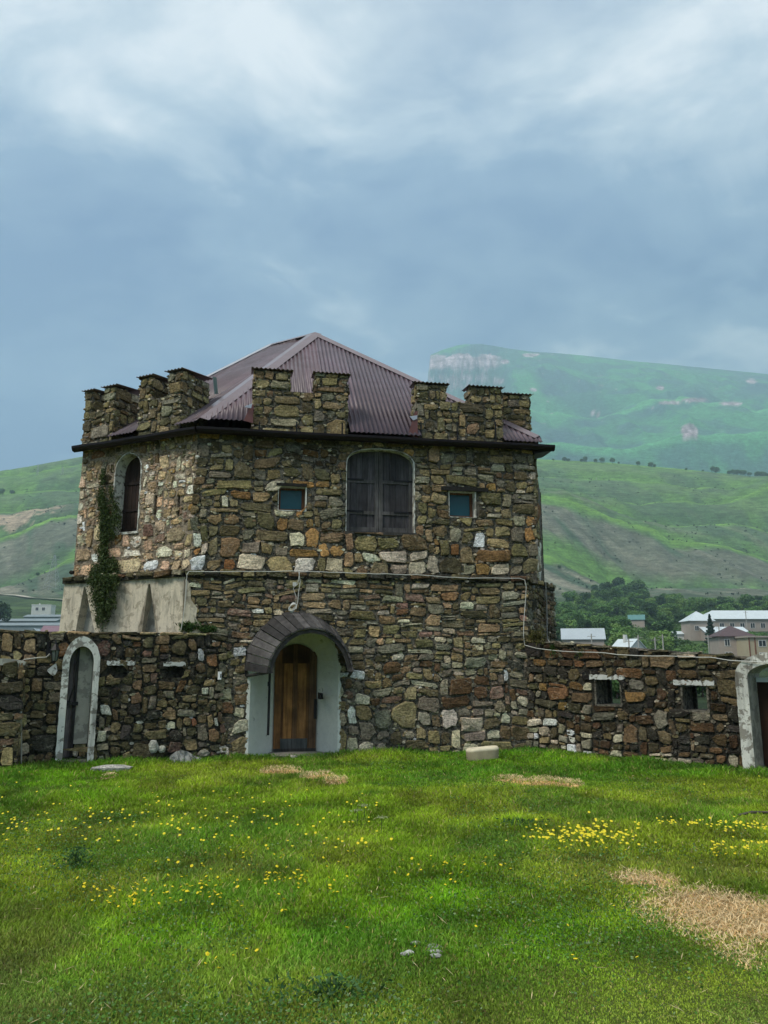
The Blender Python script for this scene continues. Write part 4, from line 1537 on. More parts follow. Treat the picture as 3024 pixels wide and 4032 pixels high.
# ------------------------------------------------------------------ courtyard wall, right
rwall = thing('courtyard_wall', 'dark rusty rubble courtyard wall with two square loopholes, right of the tower', 'wall', (4.6, 13.3, 0))
zt0 = RW.px(2165, 2527)[1]; zt1 = RW.px(2960, 2590)[1]
st0 = RW.px(2165, 2527)[0]; st1 = RW.px(2960, 2590)[0]
def rw_top(s): return zt0 + (zt1 - zt0) * (s - st0) / (st1 - st0) + 0.012 * n1(s * 2, 1, 5)
N = 20; RL = RW.L
topR = [(RL * i / N, rw_top(RL * i / N)) for i in range(N + 1)]
loopRD = arch(RD[0], RD[1], -0.05, RD_ZS, RD[3], 14)
outerR = [(0, -0.3), (RL, -0.3)] + list(reversed(topR))
mb = MB()
slab(mb, RW, outerR, [rect(*R1), rect(*R2), loopRD], -0.5, 0.0)
mb.build('wall_core', M['mortar_dark'], rwall, fix=True)
r4 = random.Random(77)
RS0 = RW.px(2918, 2850)[0]
lst = stones(RW, 0.0, RL, -0.14, 2.12, lambda s, z: (0.27, 0.17) if z > 0.25 else (0.2, 0.13), col_rw, r4,
             [Hole('rect', *R1), Hole('rect', *R2), Hole('arch', RS0 + 0.03, RD[1] + 0.22, -0.1, RD[3] + 0.13, zs=RD_ZS)],
             topf=rw_top, wseed=61, chipmul=0.55, proud=(0.012, 0.05), warp=0.055, square=3.0)
s = 0.0
while s < RL - 0.05:
    e = min(RL, s + r4.uniform(0.25, 0.55)); z = rw_top((s + e) / 2)
    f2 = Frame(*RW.pt(s, 0)[:2], *RW.pt(e, 0)[:2])
    lst += stones(f2, 0, e - s, z - 0.04, z + 0.018, lambda a, b: (1, 0.2), lambda a, b, c, r: pick(r, [('grey', 3), ('dolive', 2), ('tan', 1)]), r4, warp=0, proud=(0.03, 0.06), gap=0.004, square=7)
    s = e
emit_stones(lst, rwall, M['stone'], 300)
for i, w in enumerate((R1, R2)):
    mb = MB()
    slab(mb, RW, rect(w[0] - 0.02, w[1] + 0.02, w[2] - 0.02, w[3] + 0.012), [rect(w[0] + 0.014, w[1] - 0.014, w[2] + 0.012, w[3] - 0.01)], -0.51, 0.022)
    mb.build('loophole_reveal', M['mortar'], rwall, fix=True)
    mb = MB(); mb.box(RW, w[0] + 0.01, w[0] + (w[1] - w[0]) * 0.16, w[2], w[3], -0.50, -0.44); mb.build('narrowing', M['mortar_dark'], rwall)
lump(rwall, RW, 2325, 2462, 2655, 2677, M['lime'], 'lime_lintel', 5)
lump(rwall, RW, 2655, 2815, 2676, 2700, M['lime'], 'lime_lintel', 6)
so = arch(RS0, RD[1] + 0.19, -0.05, RD_ZS - 0.02, RD[3] + 0.165, 14, 2.3)
ragged(RW, so, loopRD, -0.02, 0.10, M['plaster_worn'], 'door_surround', rwall, 25, 0.005)
mb = MB(); n = len(loopRD)
mb.add([RW.pt(s, z, 0.099) for s, z in loopRD] + [RW.pt(s, z, -0.5) for s, z in offs(loopRD, -0.01)], [(i, i + 1, n + i + 1, n + i) for i in range(n - 1)])
mb.build('door_reveal', M['plaster_grey'], rwall)
rdoor = bpy.data.objects.new('door', None); COL.objects.link(rdoor); rdoor.parent = rwall
for i in range(6):
    a, b = RD[0] + 0.02 + (RD[1] - RD[0] - 0.03) * i / 6, RD[0] + 0.015 + (RD[1] - RD[0] - 0.03) * (i + 1) / 6
    mb = MB(); mb.box(RW, a, b, 0.04, 1.36, -0.33, -0.30 + 0.006 * (i % 2), ((0.030, 0.013, 0.008) if i == 0 else (0.016, 0.015, 0.017))); mb.build('board', M['wood_v'], rdoor)
mb = MB(); mb.box(RW, RD[0] + 0.03, RD[1] - 0.03, 1.36, 1.43, -0.36, -0.24); mb.build('door_lintel', m_plain('white painted lintel', (0.6, 0.66, 0.68), 0.6), rwall)
mb = MB(); mb.box(RW, RD[0] - 0.02, RD[1], -0.04, 0.035, -0.5, 0.16); mb.build('doorstep', m_plain('grey threshold slab', (0.25, 0.23, 0.19), 0.95, 0, 0.3, 9, bump=0.015), rwall)

# ------------------------------------------------------------------ cables, lamp, boxes
def cable(pts, r, name, label, group=None, cat='cable', mat=None):
    rr = random.Random(len(pts))
    fine = []
    for a, b in zip(pts[:-1], pts[1:]):
        a, b = Vector(a), Vector(b); k = max(1, int((b - a).length / 0.18))
        for i in range(k):
            p = a.lerp(b, i / k)
            if i: p.z += rr.uniform(-0.007, 0.007)
            fine.append(p)
    fine.append(Vector(pts[-1]))
    mb = MB(); mb.tube(fine, r, 6)
    root = mb.build(name, mat or M['cable'])
    tag(root, label, cat, group); return root


def on(frame, o, *uv): return [Vector(frame.pt(*frame.px(u, v, o), o)) for u, v in uv]


cable(on(FB, 0.12, (712, 2482), (720, 2440), (731, 2350), (735, 2280), (736, 2262)) + on(FL, 0.15, (744, 2250), (900, 2251), (1176, 2249), (1300, 2254), (1440, 2258), (1640, 2263), (1745, 2272), (1850, 2277), (1990, 2277), (2045, 2277), (2066, 2284), (2072, 2310)) +
      on(FL, 0.11, (2068, 2380), (2063, 2440), (2061, 2500), (2066, 2540)) + on(RW, 0.10, (2110, 2552), (2200, 2563), (2330, 2568), (2480, 2580), (2620, 2583), (2700, 2585), (2800, 2588), (2870, 2600)) +
      on(RW, 0.14, (2960, 2605), (3024, 2608), (3100, 2612)), 0.0065, 'power_cable', 'long white cable running along the tower ledge and down across the right wall')
cable(on(FL, 0.15, (1176, 2250), (1182, 2290), (1176, 2330), (1172, 2372), (1166, 2398)), 0.006, 'power_cable', 'white cable dropping straight from the ledge to the canopy top')
cable(on(FL, 0.15, (1180, 2252), (1172, 2300), (1158, 2312), (1154, 2300)) + on(FL, 0.13, (1156, 2320), (1166, 2350), (1165, 2385), (1150, 2400)), 0.0055, 'power_cable', 'thin looped white cable hanging below the small junction box')
mb = MB()
cc = Vector(on(FL, 0.10, (1152, 2392))[0])
for k in range(4):
    q = [cc + Vector((FL.d[0] * math.cos(a) * (0.05 + 0.008 * k) + FL.n[0] * 0.012 * k, FL.d[1] * math.cos(a) * 0.05 + FL.n[1] * 0.012 * k, math.sin(a) * (0.085 - 0.01 * k) + math.cos(a) * 0.03)) for a in [i * math.pi / 7 for i in range(15)]]
    mb.tube(q, 0.009, 5)
tag(mb.build('cable_coil', M['cable']), 'small coil of spare white cable lying above the wooden canopy', 'cable coil')
mb = MB()
s_, z_ = FL.px(1160, 2300, 0.06); mb.box(FL, s_ - 0.035, s_ + 0.035, z_ - 0.035, z_ + 0.035, 0.03, 0.09)
tag(mb.build('junction_box', M['cable']), 'small white junction box on the tower wall above the canopy', 'junction box')
mb = MB()
s_, z_ = LW.px(864, 2660, 0.06); mb.box(LW, s_ - 0.025, s_ + 0.03, z_ - 0.07, z_ + 0.07, 0.03, 0.10)
mb.box(LW, s_ + 0.005, s_ + 0.024, z_ - 0.035, z_ + 0.03, 0.10, 0.103, (0.1, 0.1, 0.1))
tag(mb.build('switch_box', m_plain('white plastic box', (0.7, 0.7, 0.68), 0.5, use_attr=True)), 'white switch box on the dark stones left of the main door', 'switch box')
cable(on(FD, 0.08, (2148, 2292), (2153, 2380), (2154, 2470), (2156, 2518)) + on(RW, 0.08, (2164, 2528)), 0.012, 'conduit', 'grey conduit down the right corner of the lower storey', cat='conduit', mat=m_plain('grey conduit', (0.30, 0.29, 0.27), 0.6))
cable(on(LW, 0.10, (84, 3010), (84, 2860), (83, 2790), (81, 2700), (86, 2620), (88, 2603), (95, 2597), (150, 2590), (182, 2588), (192, 2580), (196, 2574)), 0.012, 'conduit', 'pale bent conduit running down the left wall from the lantern', cat='conduit', mat=m_plain('pale conduit', (0.42, 0.40, 0.34), 0.6))

lamp = thing('wall_lantern', 'black coach lantern with glass sides on the left wall beside the doorway', 'lantern', LW.pt(*LW.px(220, 2570, 0.2), 0.2))
ls, lz = LW.px(220, 2530, 0.2)
hz = LW.px(220, 2560, 0.2)[1]; bz = LW.px(220, 2602, 0.2)[1]
def frustum(mb, c, r0, r1, z0, z1, sides=6, col=(1, 1, 1)):
    V = [(c[0] + math.cos(i * 2 * math.pi / sides) * r, c[1] + math.sin(i * 2 * math.pi / sides) * r, z) for r, z in ((r0, z0), (r1, z1)) for i in range(sides)]
    F = [(i, (i + 1) % sides, sides + (i + 1) % sides, sides + i) for i in range(sides)] + [tuple(range(sides - 1, -1, -1)), tuple(range(sides, 2 * sides))]
    mb.add(V, F, col)
cL = LW.pt(ls, 0, 0.2)
mb = MB(); frustum(mb, cL, 0.085, 0.05, hz, hz + 0.055); frustum(mb, cL, 0.05, 0.018, hz + 0.055, hz + 0.10); frustum(mb, cL, 0.02, 0.008, hz + 0.10, hz + 0.15); mb.build('lamp_hood', M['iron'], lamp)
mb = MB(); frustum(mb, cL, 0.040, 0.066, bz, hz); mb.build('lamp_glass', m_plain('dull glass', (0.11, 0.13, 0.12), 0.2, spec=0.6), lamp)
for i in range(6):
    a = i * math.pi / 3
    mb = MB(); mb.tube([(cL[0] + math.cos(a) * 0.043, cL[1] + math.sin(a) * 0.043, bz), (cL[0] + math.cos(a) * 0.069, cL[1] + math.sin(a) * 0.069, hz)], 0.006, 4); mb.build('glazing_bar', M['iron'], lamp)
mb = MB(); frustum(mb, cL, 0.012, 0.048, bz - 0.03, bz); frustum(mb, cL, 0.006, 0.012, bz - 0.06, bz - 0.03); mb.build('lamp_base', M['iron'], lamp)
mb = MB(); mb.box(LW, ls - 0.14, ls - 0.07, hz - 0.10, hz + 0.13, 0.03, 0.07)
mb.tube([LW.pt(ls - 0.10, hz + 0.02, 0.06), LW.pt(ls - 0.08, hz + 0.14, 0.12), LW.pt(ls - 0.03, hz + 0.17, 0.18), LW.pt(ls, hz + 0.15, 0.2)], 0.012, 5)
mb.build('bracket', M['iron'], lamp)
mb = MB()
s_, z_ = FL.px(1263, 2740, -0.12)
mb.box(FL, s_ - 0.035, s_ + 0.03, z_ - 0.055, z_ + 0.05, -0.3, 0.0)
mb.tube([FL.pt(s_ - 0.05, z_ + 0.06, -0.03), FL.pt(s_, z_ + 0.03, 0.01), FL.pt(s_ + 0.03, z_ - 0.05, 0.0)], 0.013, 5)
tag(mb.build('door_bell_box', M['iron']), 'small black box fixed on the white jamb right of the brown door', 'bell box')

# ------------------------------------------------------------------ loose stones and things on the lawn
rk = random.Random(44)
def rock_thing(name, label, cat, specs, mat=None):
    mb = MB()
    for c, dims, col, rot, tilt, flat in specs: rock(mb, c, dims, rk, col, rot, tilt, 11, flat)
    return tag(mb.build(name, mat or M['stone'], None), label, cat)
g = on_ground(345, 3003); rock_thing('stone_slab', 'whitish step slab just below the narrow left doorway', 'stone slab', [((g.x, g.y, 0.05), (0.34, 0.3, 0.12), (0.46, 0.44, 0.38), 0.3, 0, 0.4)])
g = on_ground(290, 3006); rock_thing('stone_slab', 'small pale stone beside the step slab of the left doorway', 'stone', [((g.x, g.y, 0.04), (0.2, 0.2, 0.10), (0.34, 0.32, 0.26), 0.3, 0, 0.5)])
g = on_ground(440, 3036); rock_thing('stone_slab', 'flat broken white slab lying in the grass before the left wall', 'stone slab', [((g.x, g.y, 0.035), (0.62, 0.28, 0.10), (0.48, 0.46, 0.42), 0.15, 0, 0.35), ])
g = on_ground(1155, 2990); rock_thing('stone', 'small pale stone in the grass at the main doorstep', 'stone', [((g.x, g.y, 0.04), (0.13, 0.1, 0.07), (0.42, 0.40, 0.33), 0.2, 0, 0.6)])
# hollowed cream block
g0_ = on_ground(1900, 2996)
blk = thing('stone_trough', 'smooth cream stone block with a hollow top, lying against the tower foot', 'trough', (g0_.x, g0_.y, 0))
mb = MB()
V = []; F = []; nn = 22; K = []
prof = [(0.94, -0.06, 0), (0.97, 0.10, 0), (1.0, 0.20, 0), (0.99, 0.235, 1), (0.92, 0.262, 1), (0.74, 0.262, 1), (0.60, 0.235, 1), (0.42, 0.20, 2), (0.0, 0.19, 2)]
for r_, z_, k_ in prof:
    for i in range(nn):
        a = 2 * math.pi * i / nn
        P = 3.2
        c_, s_ = math.cos(a), math.sin(a)
        q = 1 / ((abs(c_) ** P + abs(s_) ** P) ** (1 / P))
        x, y = c_ * q * 0.285 * r_, s_ * q * 0.17 * r_
        z = z_ * 0.85 + 0.030 * (x / 0.36) + 0.012 * n1(x * 9, y * 9, 4)
        V.append((g0_.x + x, g0_.y + y + 0.05 * x, z)); K.append((0.74, 0.66, 0.48) if k_ else (0.36, 0.31, 0.20))
for r_ in range(len(prof) - 1):
    for i in range(nn):
        j = (i + 1) % nn; F.append((r_ * nn + i, r_ * nn + j, (r_ + 1) * nn + j, (r_ + 1) * nn + i))
mb.add(V, F, K); mb.build('block', m_plain('smooth limestone', (0.4, 0.37, 0.3), 0.85, 0, 0.22, 5, use_attr=True, bump=0.008), blk, smooth=True)
# whitish rocks leaning on the left wall
spots = [((672, 2960), 0.30, (0.50, 0.50, 0.45), 'rounded white rock, leftmost of the pale rocks by the left wall'),
         ((690, 2895), 0.0, None, None)]
for (u, v, w, h, tl, colr, lab) in ((604, 2940, 0.17, 0.19, 0.1, (0.50, 0.49, 0.43), 'pitted white rock at the left wall foot, left of the crumpled sheeting'),
                                    (638, 2950, 0.13, 0.11, 0.0, (0.48, 0.47, 0.40), 'small rounded white rock beside the pitted white rock at the left wall'),
                                    (802, 2968, 0.20, 0.12, 0.1, (0.22, 0.21, 0.17), 'low grey rock in the grass right of the crumpled sheeting')):
    s_, z_ = LW.px(u, v, 0.12)
    p = LW.pt(s_, max(z_, 0.03), 0.10)
    rock_thing('rock', lab, 'rock', [(p, (w, w * 0.8, h), colr, 0.4, tl, 0.6)])
# crumpled pale plastic sheeting
s0_, z0_ = LW.px(735, 2985, 0.22)
nx, nz = 34, 26
mb = MB(); V = []; K = []; F = []
for j in range(nz + 1):
    for i in range(nx + 1):
        a, b = i / nx, j / nz
        s = s0_ - 0.26 + 0.52 * a + 0.05 * (fbm(b * 5, a * 3, 3, 3) - 0.5)
        hmax = 0.24 * (0.55 + 0.45 * math.sin(math.pi * min(1, a * 1.2 + 0.05))) * (1 - 0.25 * a)
        z = -0.03 + hmax * b
        fold = abs(float(fbm(s * 11 + z * 5, z * 3.5 - s * 4, 3, 9)) - 0.5) * 2
        o = 0.30 - 0.22 * b + 0.20 * fold
        V.append(LW.pt(s, z, o)); g_ = 0.8 + 0.35 * float(vnoise(s * 20, z * 20, 2)); K.append((0.24 * g_, 0.25 * g_, 0.235 * g_))
for j in range(nz):
    for i in range(nx):
        k = j * (nx + 1) + i
        F.append((k, k + 1, k + nx + 2, k + nx + 1))
mb.add(V, F, K)
sh_o = mb.build('crumpled_sheeting', m_plain('grimy pale sheeting', (0.3, 0.3, 0.3), 0.45, 0, 0.4, 9, use_attr=True, spec=0.4))
tag(sh_o, 'crumpled grimy pale sheeting heaped against the left wall', 'sheeting')
# rotten stick pieces
g = on_ground(1665 , 3760)
mb = MB()
for k in range(9):
    c = (g.x + rk.uniform(-0.12, 0.12), g.y + rk.uniform(-0.12, 0.12), 0.025)
    rock(mb, c, (rk.uniform(0.03, 0.09), 0.035, 0.018), rk, (0.42, 0.42, 0.38), rk.uniform(-0.4, 0.4), 0, 8, 0.4)
tag(mb.build('broken_slate', M['stone']), 'few broken pale slate chips lying in the short foreground grass', 'stone chips')
for (u, v, L_, rot, lab) in ((3000, 3225, 0.55, 0.25, 'weathered grey branch on the lawn at the right, before the wall'),):
    g = on_ground(u, v)
    mb = MB(); mb.tube([(g.x - L_ / 2, g.y - 0.05, 0.05), (g.x - 0.1, g.y, 0.07), (g.x + 0.1, g.y + 0.02, 0.06), (g.x + L_ / 2, g.y + 0.1, 0.09)], [0.012, 0.018, 0.02, 0.014], 6, (0.12, 0.105, 0.08))
    mb.tube([(g.x, g.y, 0.07), (g.x + 0.15, g.y - 0.12, 0.10)], [0.012, 0.005], 5, (0.12, 0.105, 0.08))
    tag(mb.build('fallen_branch', M['wood_out']), lab, 'branch')
# bird on the ledge
bp = Vector(FB.pt(*FB.px(282, 2260, 0.12), 0.12))
mb = MB(); rock(mb, (bp.x, bp.y, bp.z + 0.03), (0.10, 0.07, 0.075), rk, (0.03, 0.026, 0.02), 0.3, 0, 9, 0.8)
tag(mb.build('ledge_bird', M['stone']), 'small dark bird on the far left end of the tower ledge', 'moss')

# ------------------------------------------------------------------ foliage helpers
def leaf_cloud(mb_arrays, pts, size, cols, rng, up=0.3, aspect=0.6):
    """one folded leaf quad per point, written as numpy arrays"""
    n = len(pts)
    a = rng.normal(size=(n, 3)); a[:, 2] *= (1 - up)
    a /= np.linalg.norm(a, axis=1, keepdims=True) + 1e-9
    b = rng.normal(size=(n, 3)); b -= (b * a).sum(1, keepdims=True) * a
    b /= np.linalg.norm(b, axis=1, keepdims=True) + 1e-9
    sz = size * rng.uniform(0.6, 1.35, (n, 1))
    p = np.asarray(pts)
    v = np.stack([p - a * sz, p + b * sz * aspect, p + a * sz, p - b * sz * aspect], 1).reshape(-1, 3)
    c = np.repeat(np.asarray(cols), 4, axis=0)
    mb_arrays.append((v, c))


def quads_object(name, arrays, mat, parent=None, base=(0, 0, 0), per=4, data_only=False):
    v = np.concatenate([a[0] for a in arrays]) - np.asarray(base, float)
    c = np.concatenate([a[1] for a in arrays])
    n = len(v) // per
    me = bpy.data.meshes.new(name)
    me.vertices.add(len(v)); me.vertices.foreach_set('co', v.astype(np.float32).ravel())
    me.loops.add(n * per); me.loops.foreach_set('vertex_index', np.arange(n * per, dtype=np.int32))
    me.polygons.add(n); me.polygons.foreach_set('loop_start', np.arange(0, n * per, per, dtype=np.int32))
    me.polygons.foreach_set('loop_total', np.full(n, per, np.int32))
    me.update(calc_edges=True)
    a = me.color_attributes.new('Col', 'FLOAT_COLOR', 'POINT')
    cc = np.ones((len(v), 4), np.float32); cc[:, :3] = c
    a.data.foreach_set('color', cc.ravel())
    me.materials.append(mat)
    if data_only: return me
    o = bpy.data.objects.new(name, me); COL.objects.link(o)
    if parent: o.parent = parent
    return o


# creeper on the left face -----------------------------------------------
rngc = np.random.default_rng(5)
creeper = thing('climbing_evergreen', 'dark green evergreen creeper trailing down the left face of the tower', 'creeper', FA.pt(1.0, 3.0, 0.2))
arr = []
for (u, v, rw, rh, n) in ((405, 1880, 10, 40, 160), (398, 1960, 16, 50, 420), (412, 2030, 22, 55, 700), (408, 2110, 22, 55, 620), (405, 2190, 20, 50, 560), (438, 1950, 10, 40, 160), (455, 2020, 18, 60, 340),
                          (440, 2080, 14, 40, 260), (420, 2250, 40, 34, 1100), (400, 2290, 46, 40, 1300), (440, 2230, 22, 30, 520), (388, 2340, 30, 60, 900), (400, 2400, 18, 60, 560), (425, 2385, 16, 50, 330),
                          (372, 2260, 20, 40, 320), (455, 2290, 14, 40, 260), (448, 2365, 9, 30, 110), (470, 2050, 10, 30, 80), (383, 2440, 8, 36, 120)):
    n = int(n * 1.5)
    uu = u + rngc.normal(0, rw * 0.5, n); vv = v + rngc.normal(0, rh * 0.5, n)
    pts = []
    cs = []
    for a, b in zip(uu, vv):
        fr = FA if b < 2262 else FB
        oo = (0.05 + abs(rngc.normal(0, 0.06))) if b < 2262 else 0.08 + abs(rngc.normal(0, 0.09))
        s, z = fr.px(a, b, oo)
        pts.append(fr.pt(s, z, oo))
        k = rngc.uniform(0.6, 1.35); h = rngc.random() < 0.18
        cs.append((0.055 * k, 0.085 * k, 0.022 * k) if not h else (0.085 * k, 0.115 * k, 0.03 * k))
    leaf_cloud(arr, np.array(pts), 0.030, np.array(cs), rngc, up=-0.6, aspect=0.32)
quads_object('foliage', arr, M['leaf'], creeper, creeper.location)
mb = MB()
mb.tube(on(FA, 0.05, (395, 1990), (410, 2080), (408, 2180), (420, 2255)) + on(FB, 0.12, (402, 2290), (392, 2350), (388, 2440)), [0.012, 0.016, 0.02, 0.022, 0.02, 0.016, 0.012], 6)
mb.build('stem', M['bark'], creeper)
# grass tufts growing on the wall top and on joints
def tuft(name, label, frame, spots, size, n, cols=(0.05, 0.10, 0.02)):
    arr = []
    for u, v, ru, rv in spots:
        pts = []
        for _ in range(n):
            o = rngc.uniform(0.0, 0.12)
            s, z = frame.px(u + rngc.normal(0, ru), v + rngc.normal(0, rv), o)
            pts.append(frame.pt(s, z, o))
        k = rngc.uniform(0.5, 1.4, (n, 1))
        leaf_cloud(arr, np.array(pts), size, k * np.array([cols]), rngc, up=-0.8, aspect=0.25)
    o = quads_object(name, arr, M['leaf'])
    return tag(o, label, 'tuft')


tuft('wall_weeds', 'low green weeds in the corner where the left wall meets the tower', FL, ((745, 2468, 20, 9), (815, 2476, 15, 6)), 0.045, 420)
tuft('wall_weeds', 'yellowish moss tufts at the foot of the right lower corner on the wall top', RW, ((2100, 2510, 16, 14), (2120, 2508, 12, 16)), 0.035, 260, (0.10, 0.095, 0.025))
tuft('wall_weeds', 'small green tuft hanging beside the cable near the tower end of the right wall', RW, ((2175, 2556, 6, 12),), 0.03, 130)
tuft('wall_weeds', 'small green tuft hanging over the cable farther along the right wall', RW, ((2285, 2572, 7, 8),), 0.03, 110)

# ------------------------------------------------------------------ terrain
T_RIDGE = np.array([-0.9, -0.56, -0.50, -0.40, -0.1, 0.2, 0.30, 0.40, 0.50, 0.8, 1.2])
E_RIDGE = np.array([0.17, 0.245, 0.253, 0.273, 0.285, 0.268, 0.263, 0.254, 0.243, 0.20, 0.15])
YR, YF = 1300.0, 600.0


def poly_at(pts):
    return [(at_depth(u, v, y).x, y) for u, v, y in pts]


def crest(pts):
    tt_, ee_ = [], []
    for u, v in pts:
        d = ray(u, v); tt_.append(d[0] / d[1]); ee_.append(d[2] / d[1])
    return np.array(tt_), np.array(ee_)


# surveyed crest lines of the rolling hill, nearest first: (distance, outline)
CRESTS = [
    (720, crest([(-400, 2400), (0, 2336), (72, 2307), (145, 2278), (217, 2242), (304, 2195), (600, 2150), (1000, 2290), (1500, 2330), (1900, 2200), (2040, 2168), (2112, 2178), (2194, 2202), (2283, 2249), (2353, 2296), (2400, 2345), (2600, 2372), (3024, 2372), (3500, 2350)])),
    (880, crest([(-400, 2230), (0, 2123), (72, 2101), (145, 2065), (202, 2040), (304, 2025), (600, 2000), (1000, 2080), (1500, 2060), (2000, 1960), (2112, 1949), (2224, 1961), (2294, 1987), (2400, 2034), (2489, 2061), (2577, 2084), (2636, 2125), (2783, 2140), (2871, 2155), (3024, 2208), (3400, 2300)])),
    (970, crest([(-400, 2040), (0, 2018), (166, 2008), (304, 1990), (600, 1970), (1200, 2010), (2000, 1945), (2224, 1950), (2400, 2010), (2500, 2050), (2565, 2067), (2695, 2074), (2800, 2066), (2889, 2066), (2960, 2078), (3024, 2099), (3400, 2150)])),
    (1060, crest([(-400, 1960), (0, 1953), (188, 1931), (304, 1931), (600, 1930), (1200, 1950), (2100, 1935), (2283, 1946), (2400, 1961), (2518, 1990), (2577, 1980), (2695, 1975), (2760, 1990), (2871, 1980), (3024, 1914), (3400, 1870)])),
    (1170, crest([(-400, 1900), (0, 1878), (145, 1858), (304, 1830), (600, 1820), (1200, 1860), (2100, 1880), (2300, 1890), (2500, 1898), (2700, 1915), (2871, 1925), (3024, 1895), (3400, 1860)])),
]
E0 = 51.0 / 600


def hill_sections(t, y):
    """apparent rise of the hill face and which section between crests a point lies in"""
    er = np.interp(t, T_RIDGE, E_RIDGE)
    wob = (fbm(t * 9, t * 0 + 2.0, 3, 301) - 0.5)
    ys_ = [np.full_like(t, 600.0)]; es_ = [np.full_like(t, E0 - EYE / 600)]
    for k, (yc, (ct, ce)) in enumerate(CRESTS):
        ys_.append(yc + 70 * (fbm(t * 7, t * 0 + k * 3.7, 3, 310 + k) - 0.5))
        es_.append(np.maximum(np.interp(t, ct, ce), es_[-1] + 0.002))
    ys_.append(np.full_like(t, 1300.0)); es_.append(np.maximum(er, es_[-1] + 0.001))
    E = np.zeros_like(t); W = np.zeros_like(t); S = np.zeros_like(t)
    for k in range(len(ys_) - 1):
        y0, y1 = ys_[k], ys_[k + 1]
        m = (y >= y0) & (y < y1)
        w = np.clip((y - y0) / (y1 - y0), 0, 1)
        f = w ** 1.25
        e = es_[k] + (es_[k + 1] - es_[k]) * f
        if k > 0: e = e - 0.010 * np.exp(-((w - 0.20) / 0.14) ** 2) * np.clip(w * 20, 0, 1)
        e = e + 0.0035 * np.sin(np.clip(w, 0, 1) * np.pi)
        E = np.where(m, e, E); W = np.where(m, w, W); S = np.where(m, k, S)
    return E, W, S


def terrain_z(x, y):
    x = np.asarray(x, float); y = np.asarray(y, float)
    shp = np.broadcast(x, y).shape
    x = np.broadcast_to(x, shp).astype(float); y = np.broadcast_to(y, shp).astype(float)
    ys = np.maximum(y, 1.0)
    t = np.clip(x / ys, -1.2, 1.2)
    zf = 51 * np.clip((y - 150) / 450, 0, 1.0) ** 1.3
    zf = zf + np.clip((y - 160) / 300, 0, 1) * 3 * (fbm(x / 60, y / 60, 3, 31) - 0.5) * 2
    E, W, S = hill_sections(t, np.clip(y, 600, 1299.9))
    zh = EYE + E * y
    amp = np.clip((y - 600) / 80, 0, 1) * np.clip((1300 - y) / 120, 0.15, 1)
    gul = 1 - np.abs(fbm((x + 0.45 * y) / 42, (y - 0.3 * x) / 170 + 3, 5, 171, 0.55) * 2 - 1) * 2.6
    zh = zh + amp * (4.0 * np.clip(gul, -0.5, 1) * (0.4 + W * (1 - W) * 3) + 5 * (fbm(x / 60, y / 80, 4, 61) - 0.5))
    k = np.clip((y - 585) / 30, 0, 1)
    z = zf * (1 - k) + zh * k
    er = np.interp(t, T_RIDGE, E_RIDGE)
    back = EYE + er * 1300 - (y - 1300) * 0.25
    return np.where(y > 1300, back, z)


def grid_object(name, X, Y, Z, colr, mat, kind='structure'):
    ny, nx = X.shape
    v = np.stack([X, Y, Z], -1).reshape(-1, 3).astype(np.float32)
    i = np.arange((ny - 1) * (nx - 1)); r, c = i // (nx - 1), i % (nx - 1)
    k = r * nx + c
    f = np.stack([k, k + 1, k + nx + 1, k + nx], 1).astype(np.int32)
    me = bpy.data.meshes.new(name)
    me.vertices.add(len(v)); me.vertices.foreach_set('co', v.ravel())
    me.loops.add(f.size); me.loops.foreach_set('vertex_index', f.ravel())
    me.polygons.add(len(f)); me.polygons.foreach_set('loop_start', np.arange(0, f.size, 4, dtype=np.int32))
    me.polygons.foreach_set('loop_total', np.full(len(f), 4, np.int32))
    me.polygons.foreach_set('use_smooth', np.ones(len(f), bool))
    me.update(calc_edges=True)
    a = me.color_attributes.new('Col', 'FLOAT_COLOR', 'POINT')
    cc = np.ones((len(v), 4), np.float32); cc[:, :3] = colr.reshape(-1, 3)
    a.data.foreach_set('color', cc.ravel())
    me.materials.append(mat)
    o = bpy.data.objects.new(name, me); COL.objects.link(o)
    o['kind'] = kind
    return o


def m_hill():
    m, nt, bs = mat_base('hill turf')
    v = nvec(nt, (1, 1, 1))
    c = attr(nt)
    f = nramp(nt, nnoise(nt, v, 0.06, 6, 0.7, 0.3), [(0.3, 0.66), (0.7, 1.36)])
    k = nmix(nt, 1.0, c, f, 'MULTIPLY')
    v3 = nvec(nt, (1, 1, 9))
    f = nramp(nt, nnoise(nt, v3, 0.045, 7, 0.8, 0.2), [(0.36, 0.62), (0.62, 1.35)])
    k = nmix(nt, 1.0, k, f, 'MULTIPLY')
    f = nramp(nt, nnoise(nt, v, 0.35, 4, 0.75), [(0.3, 0.72), (0.7, 1.28)])
    k = nmix(nt, 1.0, k, f, 'MULTIPLY')
    nt.links.new(k, bs.inputs['Base Color'])
    nbump(nt, bs, nnoise(nt, v, 0.05, 9, 0.75, 0.3), 0.8, 9.0)
    return m


M['hill'] = m_hill()


def lerp3(a, b, t): return np.asarray(a) * (1 - t[..., None]) + np.asarray(b) * t[..., None]


